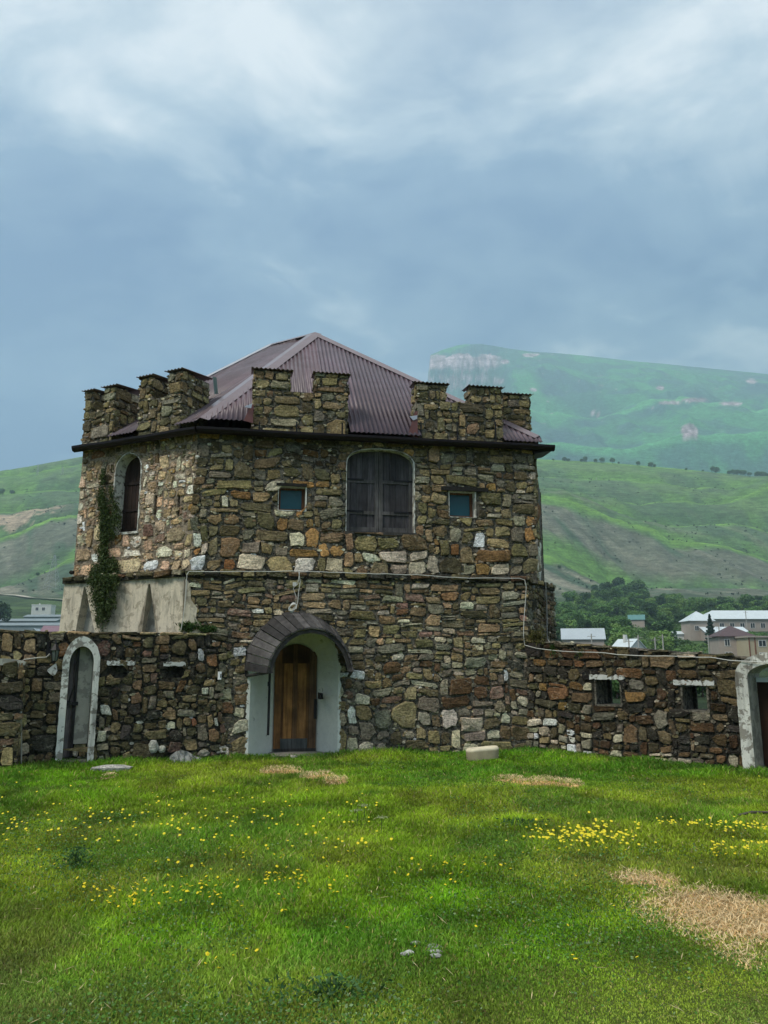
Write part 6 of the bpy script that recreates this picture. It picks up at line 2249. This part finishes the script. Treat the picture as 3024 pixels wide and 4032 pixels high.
def house(name, label, u, y, w, d, h, rh, roof, wallm, roofm, yaw=0.0, zoff=0.0, over=0.4, wins=(), group=None, z=None, chimney=False, gable_m=None, ridge_frac=0.0):
    """u is the middle of the front wall; wins = (x centre, z, w, h) on the front"""
    d_ = ray(u, 2480); x = d_[0] / d_[1] * y
    z0 = (float(terrain_z(x, y)) if z is None else z) + zoff
    t = thing(name, label, 'house', (x, y, z0), group)
    c, s = math.cos(yaw), math.sin(yaw)
    f = Frame(x - c * w / 2, y - s * w / 2, x + c * w / 2, y + s * w / 2)
    mb = MB(); mb.box(f, 0, w, z0 - 2, z0 + h, -d, 0); mb.build('walls', Mh[wallm], t)
    mb = MB()
    zt = z0 + h; e = over
    P = lambda a, b, zz: f.pt(a, zz, -b)
    if roof == 'hip':
        r0 = min(w, d) / 2 * 0.98
        if w >= d: A_, B_ = (r0, d / 2), (w - r0, d / 2)
        else: A_, B_ = (w / 2, r0), (w / 2, d - r0)
        V = [P(-e, -e, zt), P(w + e, -e, zt), P(w + e, d + e, zt), P(-e, d + e, zt), P(A_[0], A_[1], zt + rh), P(B_[0], B_[1], zt + rh)]
        V += [tuple(Vector(v) - Vector((0, 0, 0.15))) for v in V[:4]]
        F = [(0, 1, 5, 4), (2, 3, 4, 5), (1, 2, 5), (3, 0, 4)] if w >= d else [(0, 1, 4), (2, 3, 5), (1, 2, 5, 4), (3, 0, 4, 5)]
        F += [(6, 7, 1, 0), (7, 8, 2, 1), (8, 9, 3, 2), (9, 6, 0, 3), (9, 8, 7, 6)]
        mb.add(V, F)
    elif roof == 'gable_x':       # ridge parallel to the front
        V = [P(-e, -e, zt - 0.1), P(w + e, -e, zt - 0.1), P(w + e, d / 2, zt + rh), P(-e, d / 2, zt + rh), P(w + e, d + e, zt - 0.1), P(-e, d + e, zt - 0.1)]
        V += [tuple(Vector(v) - Vector((0, 0, 0.15))) for v in V]
        mb.add(V, [(0, 1, 2, 3), (3, 2, 4, 5), (7, 6, 9, 8), (8, 9, 11, 10), (6, 7, 1, 0), (10, 11, 5, 4), (0, 3, 9, 6), (3, 5, 11, 9), (2, 1, 7, 8), (4, 2, 8, 10)])
        g = MB(); 
        for xx, o_ in ((0.0, 0.02), (w, -0.02)):
            g.add([P(xx - 0.0, 0, zt), P(xx, d, zt), P(xx, d / 2, zt + rh - 0.15), P(xx + o_, 0, zt), P(xx + o_, d, zt), P(xx + o_, d / 2, zt + rh - 0.15)], [(0, 1, 2), (5, 4, 3), (0, 3, 4, 1), (1, 4, 5, 2), (2, 5, 3, 0)])
        g.build('gable', Mh[gable_m or wallm], t)
    elif roof == 'gable_y':       # gable faces the front
        V = [P(-e, -e, zt - 0.1), P(w / 2, -e, zt + rh), P(w + e, -e, zt - 0.1), P(-e, d + e, zt - 0.1), P(w / 2, d + e, zt + rh), P(w + e, d + e, zt - 0.1)]
        V += [tuple(Vector(v) - Vector((0, 0, 0.15))) for v in V]
        mb.add(V, [(0, 3, 4, 1), (1, 4, 5, 2), (6, 7, 10, 9), (7, 8, 11, 10), (0, 1, 7, 6), (1, 2, 8, 7), (4, 3, 9, 10), (5, 4, 10, 11), (3, 0, 6, 9), (2, 5, 11, 8)])
        g = MB(); g.add([P(0, 0.0, zt), P(w, 0.0, zt), P(w / 2, 0.0, zt + rh - 0.15), P(0, 0.1, zt), P(w, 0.1, zt), P(w / 2, 0.1, zt + rh - 0.15)], [(0, 1, 2), (5, 4, 3), (0, 3, 4, 1), (1, 4, 5, 2), (2, 5, 3, 0)])
        g.build('gable', Mh[gable_m or wallm], t)
    else:
        mb.box(f, -e, w + e, zt, zt + rh, -d - e, e)
    ro = mb.build('roof', Mh[roofm], t, fix=True)
    if chimney:
        m2 = MB(); m2.box(f, w * 0.25, w * 0.25 + 0.6, zt + rh * 0.3, zt + rh + 0.8, -d * 0.5 - 0.3, -d * 0.5 + 0.3); m2.build('chimney', Mh['wall_white'], ro)
    for (a, b, ww, hh) in wins:
        m2 = MB(); slab(m2, f, rect(a - ww / 2 - 0.12, a + ww / 2 + 0.12, z0 + b - hh / 2 - 0.12, z0 + b + hh / 2 + 0.12), [rect(a - ww / 2, a - 0.06, z0 + b - hh / 2, z0 + b + hh / 2), rect(a + 0.06, a + ww / 2, z0 + b - hh / 2, z0 + b + hh / 2)], 0.0, 0.10)
        wo = m2.build('window', Mh['trim'], t, fix=True)
        m3 = MB(); m3.box(f, a - ww / 2, a + ww / 2, z0 + b - hh / 2, z0 + b + hh / 2, 0.01, 0.05); m3.build('pane', Mh['glass'], wo)
    return t, f, z0


house('brown_roofed_house', 'two storey pinkish house with a brown hipped roof behind the right wall', 2895, 178, 7.6, 7.5, 7.0, 2.5, 'hip', 'wall_pink', 'roof_brown', -0.12, over=0.55, z=0.2,
      wins=((1.8, 5.5, 1.0, 1.4), (5.7, 5.5, 1.0, 1.4), (1.9, 2.7, 1.4, 1.2), (5.4, 2.6, 1.0, 1.3)))
t_, f_, z_ = house('cream_house', 'flat roofed cream house with red brown pilasters at the right edge', 2998, 172, 6.2, 6, 6.6, 0.35, 'flat', 'wall_cream', 'wall_pink', 0.0, z=0.1, wins=((3.0, 5.3, 1.5, 1.2), (3.0, 2.6, 1.5, 1.2)))
for a in (0.1, 1.4, 4.6, 5.9):
    m2 = MB(); m2.box(f_, a - 0.12, a + 0.12, z_, z_ + 6.6, 0.0, 0.12); m2.build('pilaster', Mh['redtrim'], t_)
house('long_barn', 'long shed with a grey metal roof and reddish gable behind the right wall', 2295, 185, 9.6, 7.5, 5.4, 2.6, 'gable_x', 'wall_pink', 'roof_grey', -0.22, z=1.4, gable_m='wall_brick', wins=((8.3, 2.6, 1.0, 1.0), (6.5, 2.6, 1.0, 1.0)))
house('white_cottage', 'small white cottage with a pale steep roof and chimney behind the right wall', 2506, 152, 4.2, 4.6, 1.9, 1.7, 'gable_y', 'wall_white', 'roof_white', 0.55, z=2.3, over=0.25, chimney=True, wins=((1.8, 1.0, 0.8, 0.8),))
house('school_building', 'long pale metal roofed school building far right in the wood', 2960, 300, 36, 11, 6.2, 3.6, 'hip', 'wall_pink', 'roof_white', 0.0, z=11.4, over=0.7, wins=tuple((2.5 + i * 4.0, 3.6, 1.6, 1.8) for i in range(9)))
house('school_wing', 'square wing with a pale pyramid roof beside the long school building', 2765, 262, 8, 8, 5.6, 3.4, 'hip', 'wall_pink', 'roof_white', 0.0, z=9.4, over=0.6, wins=((2.2, 3.0, 1.2, 1.5),))
house('low_annex', 'low annex with a pale lean roof in front of the school building', 2860, 258, 14, 8, 3.2, 1.8, 'gable_x', 'wall_pink', 'roof_white', 0.0, z=7.9, over=0.5, wins=((3, 1.6, 1.2, 1.0), (9, 1.6, 1.2, 1.0), (12, 1.6, 1.2, 1.0)))
house('teal_roofed_house', 'little house with a dark teal roof deep in the village wood', 2508, 335, 6.5, 6, 1.8, 2.2, 'gable_x', 'wall_pink', 'roof_teal', -0.35, z=17.4)
house('pale_shed', 'small pale roofed shed among the trees left of the school', 2690, 268, 6, 4, 2.2, 0.9, 'gable_x', 'wall_white', 'roof_white', 0.0, z=8.6)
house('low_shed', 'low shed with a white slanting roof left of the brown roofed house', 2800, 158, 4.6, 4, 1.5, 0.7, 'gable_x', 'wall_pink', 'roof_white', -0.1, z=0.1)
house('low_shed', 'long low flat shed just above the right wall, nearest the brown roofed house', 2735, 162, 5.4, 4, 1.55, 0.25, 'flat', 'wall_pink', 'roof_grey', 0.0, z=0.0)
house('low_shed', 'tiny pale roof just above the right wall beside the white cottage', 2378, 160, 4.6, 3, 1.6, 0.5, 'gable_x', 'wall_white', 'roof_white', -0.15, z=0.1)
# left valley
house('white_villa', 'white flat roofed building below the road on the left hillside', 155, 430, 10.5, 8, 4.0, 0.5, 'flat', 'wall_white', 'wall_white', 0.1, z=28.0, over=0.1, wins=((3, 2, 1.4, 1.6), (6.5, 2, 1.4, 1.6)), chimney=True)
house('mauve_roofed_house', 'house with a mauve roof just above the left wall', 203, 210, 5.6, 5, 1.6, 2.0, 'gable_x', 'wall_pink', 'roof_mauve', 0.05, z=7.5)
house('green_roofed_house', 'small pale gabled house left of the mauve roof', 134, 215, 2.6, 4, 1.0, 1.5, 'gable_y', 'wall_white', 'roof_grey', 0.1, z=8.0)
# greenhouses
for i, (u, y, w, z) in enumerate(((100, 330, 26, 17.0), (95, 300, 30, 13.8), (180, 360, 22, 20.5))):
    house('greenhouse', ['long grey plastic greenhouse in the left valley, middle of three', 'long grey plastic greenhouse in the left valley, nearest of three', 'long grey plastic greenhouse in the left valley, nearest the white building'][i],
          u, y, w, 8, 1.4, 1.1, 'gable_x', 'plastic', 'plastic', -0.05, z=z, group='greenhouses in the left valley')
# road on the hillside
def road_strip(pts, w, name, colr):
    mb = MB(); V = []
    for i, (x, y) in enumerate(pts):
        a = pts[max(0, i - 1)]; b = pts[min(len(pts) - 1, i + 1)]
        dx, dy = b[0] - a[0], b[1] - a[1]; L_ = math.hypot(dx, dy); nx_, ny_ = -dy / L_, dx / L_
        z = float(terrain_z(x, y)) + 0.9
        V += [(x + nx_ * w / 2, y + ny_ * w / 2, z + 0.3), (x - nx_ * w / 2, y - ny_ * w / 2, z)]
    mb.add(V, [(2 * i, 2 * i + 2, 2 * i + 3, 2 * i + 1) for i in range(len(pts) - 1)])
    o = mb.build(name, m_plain(name, colr, 0.95, 0, 0.1, 0.3)); o['kind'] = 'structure'


rp = []
for i in range(40):
    k = i / 39
    u = -150 + 560 * k; v = 2318 + 72 * k + 6 * math.sin(k * 5)
    d = ray(u, v)
    # walk down the ray until it meets the terrain
    lo = 150.0
    y = 150.0
    while y < 900 and EYE + d[2] / d[1] * y > float(terrain_z(d[0] / d[1] * y, y)): y += 4
    rp.append((d[0] / d[1] * y, y))
rp2 = [(x, sum(q[1] for q in rp[max(0, i - 5):i + 6]) / len(rp[max(0, i - 5):i + 6])) for i, (x, y) in enumerate(rp)]
rp2 = [(ray(-150 + 560 * i / 39, 2350)[0] / ray(0, 2350)[1] * y, y) for i, (x, y) in enumerate(rp2)]
road_strip(rp2, 7, 'dirt_road', (0.46, 0.42, 0.34))

# pylons and masts --------------------------------------------------------
def pylon(name, label, u, v0, v1, y, w0, arms, cat='pylon'):
    d = ray(u, v1); x = d[0] / d[1] * y; zb = EYE + d[2] / d[1] * y
    zt = EYE + ray(u, v0)[2] / ray(u, v0)[1] * y
    h = zt - zb
    t = thing(name, label, cat, (x, y, zb))
    k = 8; r = 0.11
    mb = MB()
    L = []
    for i in range(k + 1):
        f = i / k; ww = w0 * (1 - f) ** 1.15 / 2 + 0.5
        L.append([(x - ww, y - ww, zb + h * f), (x + ww, y - ww, zb + h * f), (x + ww, y + ww, zb + h * f), (x - ww, y + ww, zb + h * f)])
    for c in range(4): mb.tube([Vector(l[c]) for l in L], r, 4)
    mb.build('legs', M['steel'], t)
    mb = MB()
    for i in range(k):
        for c in range(4):
            c2 = (c + 1) % 4
            mb.tube([L[i][c], L[i + 1][c2]], r * 0.6, 3); mb.tube([L[i][c2], L[i + 1][c]], r * 0.6, 3)
    mb.build('bracing', M['steel'], t)
    for f, ww in arms:
        mb = MB(); z = zb + h * f
        mb.tube([(x - ww, y, z), (x, y, z + h * 0.03), (x + ww, y, z)], r, 4); mb.tube([(x - ww, y, z), (x + ww, y, z)], r * 0.8, 4)
        mb.build('cross_arm', M['steel'], t)


M['steel'] = m_plain('galvanised steel', (0.36, 0.38, 0.38), 0.6, 0.2, 0.1, 0.5)
pylon('lattice_pylon', 'large pale lattice pylon at the foot of the left hill', 205, 2185, 2320, 600, 9, ((0.72, 5), (0.86, 4)))
pylon('lattice_mast', 'dark lattice mast on the left hill near the tower', 240, 1838, 1935, 1120, 8, ())
pylon('lattice_mast', 'thin pale lattice mast left of the dark mast on the hill', 142, 1828, 1925, 1150, 4, ())
pylon('lattice_pylon', 'faint small pylon on the grassy slope right of the tower', 2352, 1880, 1945, 1200, 4, ())
# village poles
for i, (u, v0, y) in enumerate(((2475, 2515, 140), (2512, 2500, 150), (2578, 2510, 148), (2608, 2498, 150), (2787, 2500, 156), (2328, 2495, 150), (2935, 2405, 270), (2830, 2465, 200))):
    d = ray(u, v0); x = d[0] / d[1] * y; zt = EYE + d[2] / d[1] * y
    mb = MB(); mb.tube([(x, y, -0.5 if y < 200 else zt - 7), (x, y, zt)], 0.13, 6); mb.tube([(x - 0.8, y, zt - 0.5), (x + 0.8, y, zt - 0.5)], 0.05, 4)
    tag(mb.build('utility_pole', m_plain('pale concrete pole', (0.42, 0.40, 0.36), 0.9) if i == 0 else bpy.data.materials['pale concrete pole']), 'pale concrete utility pole rising from the village behind the right wall', 'pole', 'utility poles in the village')

# ------------------------------------------------------------------ grass
rg = np.random.default_rng(21)


def inside_yard(x, y, m=0.0):
    ok = np.ones_like(x, bool)
    for f in (LW, RW, FL):
        dx, dy = x - f.O[0], y - f.O[1]
        ok &= ((dx * f.n[0] + dy * f.n[1]) > m)
    return ok


def wall_near(x, y):
    d = np.full_like(x, 99.0)
    for f in (LW, RW, FL):
        dx, dy = x - f.O[0], y - f.O[1]
        d = np.minimum(d, dx * f.n[0] + dy * f.n[1])
    return d


def sample(n):
    """points on the lawn, thicker towards the near edge"""
    y = 3.3 + (14.9 - 3.3) * rg.random(n) ** 1.30
    x = (rg.random(n) * 2 - 1) * (0.56 * y + 0.9)
    k = inside_yard(x, y, 0.02)
    return x[k], y[k]


def lawn_tones(x, y):
    lush = fbm(x * 0.45 + 3, y * 0.40, 4, 3)
    hgt = fbm(x * 0.7, y * 0.7, 4, 13)
    return lush, hgt


x, y = sample(720000)
n = len(x)
lush, hg = lawn_tones(x, y)
st = straw_mask(x, y); sl = straw_line(x, y)
near = np.clip((5.6 - y) / 1.2, 0, 1)
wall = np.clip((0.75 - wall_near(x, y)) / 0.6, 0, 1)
H = 0.028 + 0.055 * np.clip((hg - 0.35) * 2.6, 0, 1) + 0.030 * np.clip((y - 6) / 6, 0, 1)
H *= 1 - 0.60 * near
H *= 0.72 + 0.9 * np.clip(fbm(x * 2.3, y * 2.0, 4, 57) - 0.3, 0, 1)
H *= 1 - 0.55 * np.maximum(st, sl * 0.7)
H = H * (1 + 0.5 * wall)
H *= 0.80 * rg.uniform(0.5, 1.35, n)
tall = rg.random(n) < 0.006
H = np.where(tall & (st < 0.5), H * 1.7, H)
W = (0.0017 + 0.00045 * y) * rg.uniform(0.7, 1.5, n)
ang = rg.uniform(0, 2 * np.pi, n)
lean = H * rg.uniform(0.15, 1.0, n) * (1 + 0.8 * st)
la = rg.uniform(0, 2 * np.pi, n)
z0 = lawn_z(x, y)
cx, sx = np.cos(ang) * W, np.sin(ang) * W
lx, ly = np.cos(la) * lean, np.sin(la) * lean
V = np.empty((n, 5, 3), np.float32)
V[:, 0] = np.stack([x - cx, y - sx, z0 - 0.01], 1)
V[:, 1] = np.stack([x + cx, y + sx, z0 - 0.01], 1)
V[:, 2] = np.stack([x + cx * 0.8 + lx * 0.35, y + sx * 0.8 + ly * 0.35, z0 + H * 0.60], 1)
V[:, 3] = np.stack([x - cx * 0.8 + lx * 0.35, y - sx * 0.8 + ly * 0.35, z0 + H * 0.60], 1)
V[:, 4] = np.stack([x + lx, y + ly, z0 + H * 0.96], 1)
# colours
G1 = np.array((0.175, 0.350, 0.012)); G2 = np.array((0.300, 0.390, 0.026)); G3 = np.array((0.075, 0.215, 0.018)); DRY = np.array((0.36, 0.32, 0.10)); STR = np.array((0.80, 0.58, 0.30))
t = np.clip((lush - 0.40) * 4.5, 0, 1)[:, None]
c = G2 * (1 - t) + G1 * t
d3 = np.clip((fbm(x * 0.9 + 7, y * 0.8, 5, 19, 0.6) - 0.49) * 8, 0, 1)[:, None] * 0.62
c = c * (1 - d3) + G3 * d3
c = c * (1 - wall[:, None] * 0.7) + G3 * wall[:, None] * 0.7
nearc = np.clip((5.2 - y) / 1.6, 0, 1)[:, None] * 0.5
c = c * (1 - nearc) + np.array((0.27, 0.27, 0.085)) * nearc
dry = (rg.random(n) < 0.08 + 0.06 * (lush < 0.42))
c[dry] = DRY * rg.uniform(0.6, 1.2, (dry.sum(), 1))
sidx = rg.random(n) < np.clip(st * 0.93 + sl * 0.8, 0, 1)
c[sidx] = STR * rg.uniform(0.55, 1.3, (sidx.sum(), 1))
c = 1.16 * c * rg.uniform(0.6, 1.5, (n, 1))
mot = fbm(x * 2.3, y * 2.0, 4, 57); c = c * (1 + 1.4 * (mot - 0.5))[:, None]; c = c * (1 + 0.14 * np.clip((6.5 - y) / 2.5, 0, 1))[:, None]
brn = (np.clip((fbm(x * 0.8 + 30, y * 0.9, 4, 83) - 0.52) * 6, 0, 1) * 0.35 * np.clip((9 - y) / 3, 0, 1))[:, None]
c = c * (1 - brn) + np.array((0.28, 0.24, 0.09)) * brn
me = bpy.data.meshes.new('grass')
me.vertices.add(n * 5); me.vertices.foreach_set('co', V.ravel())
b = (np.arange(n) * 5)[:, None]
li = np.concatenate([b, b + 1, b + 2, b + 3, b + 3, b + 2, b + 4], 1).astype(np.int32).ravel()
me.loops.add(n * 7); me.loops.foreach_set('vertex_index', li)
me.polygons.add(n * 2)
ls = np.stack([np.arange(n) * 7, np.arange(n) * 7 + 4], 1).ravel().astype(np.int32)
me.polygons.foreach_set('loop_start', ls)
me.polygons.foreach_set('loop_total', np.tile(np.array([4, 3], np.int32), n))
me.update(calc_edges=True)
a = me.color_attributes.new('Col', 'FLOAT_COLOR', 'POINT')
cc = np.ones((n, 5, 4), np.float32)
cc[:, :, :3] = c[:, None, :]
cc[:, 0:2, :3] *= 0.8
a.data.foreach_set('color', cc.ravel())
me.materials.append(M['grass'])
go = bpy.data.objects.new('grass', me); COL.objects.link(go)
tag(go, 'thick uneven green lawn grass of the courtyard with dried patches', 'grass', kind='stuff')

# clover and broad-leaved ground cover ---------------------------------------
x, y = sample(150000)
cl = fbm(x * 0.8 + 11, y * 0.8 + 2, 4, 41)
wl = np.clip((0.6 - wall_near(x, y)) / 0.5, 0, 1)
q0 = on_ground(2150, 3560)
blob = np.exp(-(((x - q0.x) / 1.3) ** 2 + ((y - q0.y) / 1.0) ** 2)) * 0.8
keep = (rg.random(len(x)) < np.clip((cl - 0.50) * 5, 0, 1) + 0.6 * wl + blob) & (straw_mask(x, y) < 0.4)
x, y = x[keep], y[keep]; n = len(x)
arr = []
pz = lawn_z(x, y) + rg.uniform(0.012, 0.06, n) * (1 + 0.4 * (y > 8))
k = rg.uniform(0.55, 1.5, (n, 1))
cs = k * np.where(rg.random((n, 1)) < 0.2, np.array([[0.22, 0.32, 0.14]]), np.array([[0.105, 0.24, 0.035]]))
leaf_cloud(arr, np.stack([x, y, pz], 1), 0.0085, cs, rg, up=0.75, aspect=0.75)
o = quads_object('ground_cover', arr, M['grass'])
tag(o, 'small leaved clover and weeds low in the courtyard lawn', 'ground cover', kind='stuff')

# straw lying on the dried patches
x, y = sample(330000)
m_ = straw_mask(x, y) * 0.8 + straw_line(x, y) * 0.9
keep = rg.random(len(x)) < m_ * 0.95 + 0.004
x, y = x[keep], y[keep]; n = len(x)
a_ = rg.uniform(0, np.pi, n); L_ = rg.uniform(0.010, 0.036, n) * rg.choice([1, 1, 1, 1.9], n); wd = 0.0014 + 0.00028 * y
hz_ = lawn_z(x, y) + rg.uniform(0.01, 0.045, n) + 0.06 * straw_line(x, y)
dx, dy = np.cos(a_) * L_, np.sin(a_) * L_
px_, py_ = -np.sin(a_) * wd, np.cos(a_) * wd
tl = rg.uniform(-0.02, 0.02, n)
v = np.stack([np.stack([x - dx, y - dy, hz_ - tl], 1), np.stack([x + px_, y + py_, hz_], 1), np.stack([x + dx, y + dy, hz_ + tl], 1), np.stack([x - px_, y - py_, hz_], 1)], 1).reshape(-1, 3)
cs = np.array([[0.90, 0.70, 0.40]]) * rg.uniform(0.5, 1.3, (n, 1))
o = quads_object('straw', [(v, np.repeat(cs, 4, 0))], M['grass'])
tag(o, 'dry yellow straw scattered over the mown patches of the lawn', 'straw', kind='stuff')

# yellow flowers -----------------------------------------------------------------
mbf = MB()
V = [(0, 0, 0.004)]; F = []; K = [(0.75, 0.52, 0.02)]
for i in range(10):
    a1 = 2 * math.pi * i / 10
    r_ = 0.0118 * (1.0 if i % 2 else 0.78)
    V.append((math.cos(a1) * r_, math.sin(a1) * r_, 0.001)); K.append((0.80, 0.66, 0.02))
for i in range(10): F.append((0, 1 + i, 1 + (i + 1) % 10))
V.append((0, 0, -0.007)); K.append((0.2, 0.3, 0.03))
for i in range(10): F.append((11, 1 + (i + 1) % 10, 1 + i))
mbf.add(V, F, K)
M['petal'] = m_plain('flower petals', (1, 1, 1), 0.7, 0, 0.05, 20, use_attr=True)
tmp = mbf.build('flower_head', M['petal']); flower_me = tmp.data; bpy.data.objects.remove(tmp)
ms = MB(); ms.tube([(0, 0, -0.085), (0.002, 0.001, -0.04), (0, 0, -0.006)], 0.0014, 3, (0.10, 0.17, 0.03))
tmp = ms.build('stem', M['petal']); stem_me = tmp.data; bpy.data.objects.remove(tmp)
fl = []
rf = random.Random(8)


def scatter(u0, u1, v0, v1, k):
    for _ in range(k):
        u, v = rf.uniform(u0, u1), rf.triangular(v0, v1)
        g = on_ground(u, v)
        fl.append((g.x, g.y))


scatter(320, 875, 3490, 3620, 95)
scatter(1030, 1215, 3455, 3545, 34)
scatter(2060, 2520, 3270, 3400, 130)
scatter(2200, 2400, 3300, 3370, 60)
scatter(2590, 3024, 3262, 3305, 75)
scatter(2800, 3024, 3350, 3400, 40)
scatter(1550, 2050, 3380, 3560, 30)
scatter(0, 1500, 3080, 3500, 160)
scatter(700, 1450, 3330, 3620, 60)
scatter(0, 3024, 3060, 3950, 55)
scatter(800, 1000, 3790, 3880, 6)
scatter(0, 700, 3230, 3300, 20)
fl = [p for p in fl if float(straw_mask(np.array([p[0]]), np.array([p[1]]))[0]) < 0.5]
fl.sort(key=lambda p: p[1])
def flower_label(a, b):
    w = 'in the nearest grass' if b < 5.5 else 'in middle distance' if b < 8 else 'towards the walls'
    s = 'before the left doorway' if a < -1.2 else 'beyond the straw patch' if a > 1.0 else 'before the main door'
    return 'small yellow wildflower ' + w + ', ' + s


for i, (x_, y_) in enumerate(fl[:300]):
    g = thing('yellow_flower', flower_label(x_, y_), 'flower', (x_, y_, float(lawn_z(x_, y_)) + rf.uniform(0.055, 0.105)), 'yellow wildflowers in the lawn')
    g.rotation_euler = (rf.uniform(-0.1, 0.75), rf.uniform(-0.4, 0.4), rf.uniform(0, 6)); k = rf.uniform(0.75, 1.25); g.scale = (k, k, k)
    h_ = bpy.data.objects.new('flower_head', flower_me); COL.objects.link(h_); h_.parent = g
    s_ = bpy.data.objects.new('stem', stem_me); COL.objects.link(s_); s_.parent = g
mb = MB()
for (x_, y_) in fl[300:]:
    zz = float(lawn_z(x_, y_)) + rf.uniform(0.07, 0.14); r_ = 0.012 * rf.uniform(0.8, 1.3); tx = rf.uniform(0.1, 0.7)
    V = [(x_, y_, zz + 0.004)] + [(x_ + math.cos(a1 * 1.0472) * r_, y_ + math.sin(a1 * 1.0472) * r_ * math.cos(tx), zz + math.sin(a1 * 1.0472) * r_ * math.sin(tx)) for a1 in range(6)]
    mb.add(V, [(0, 1 + i, 1 + (i + 1) % 6) for i in range(6)], (0.78, 0.64, 0.03))
o = mb.build('far_yellow_flowers', M['petal']); tag(o, 'distant specks of yellow flowers in the lawn near the walls', 'flowers', kind='stuff')
# white umbels -----------------------------------------------------------------
for i, (u, v) in enumerate(((1432, 3170), (1405, 3190), (1500, 3218))):
    g = on_ground(u, v + 60)
    t = thing('white_umbel', ['tall cream umbel flower, topmost of three beside the straw line', 'smaller cream umbel flower left of the tallest one', 'cream umbel flower farthest right of the three'][i], 'flower', (g.x, g.y, 0), 'cream umbels in the lawn')
    hgt = EYE + ray(u, v)[2] / ray(u, v)[1] * g.y
    mb = MB(); mb.tube([(g.x, g.y, -0.02), (g.x + 0.01, g.y, hgt * 0.6), (g.x, g.y, hgt)], 0.004, 5, (0.09, 0.15, 0.03)); mb.build('stem', M['petal'], t)
    pts = np.array([(g.x + rf.gauss(0, 0.035), g.y + rf.gauss(0, 0.025), hgt + rf.gauss(0, 0.006)) for _ in range(90)])
    arr = []; leaf_cloud(arr, pts, 0.006, np.tile([[0.42, 0.46, 0.24]], (90, 1)), rg, up=0.6, aspect=0.9)
    quads_object('flower_head', arr, M['leaf'], t, t.location)
# taller weeds
for i, (u, v, hh, lab) in enumerate(((295, 3420, 0.16, 'dark upright thistle in the lawn before the left wall'), (2060, 3265, 0.10, 'low leafy weed clump in the lawn before the right wall'), (1300, 3950, 0.12, 'dark docken weed in the near lawn'))):
    g = on_ground(u, v)
    arr = []
    k = 260
    pts = np.stack([g.x + rg.normal(0, 0.05 if hh > 0.12 else 0.16, k), g.y + rg.normal(0, 0.05, k), rg.uniform(0.02, hh, k)], 1)
    leaf_cloud(arr, pts, 0.02, np.array([[0.07, 0.16, 0.045]]) * rg.uniform(0.5, 1.4, (k, 1)), rg, up=0.0, aspect=0.35)
    o = thing('weed', lab, 'weed', (g.x, g.y, 0))
    quads_object('leaves', arr, M['leaf'], o, o.location)
    mb = MB(); mb.tube([(g.x, g.y, -0.02), (g.x, g.y, hh)], 0.004, 4, (0.05, 0.09, 0.03)); mb.build('stem', M['petal'], o)
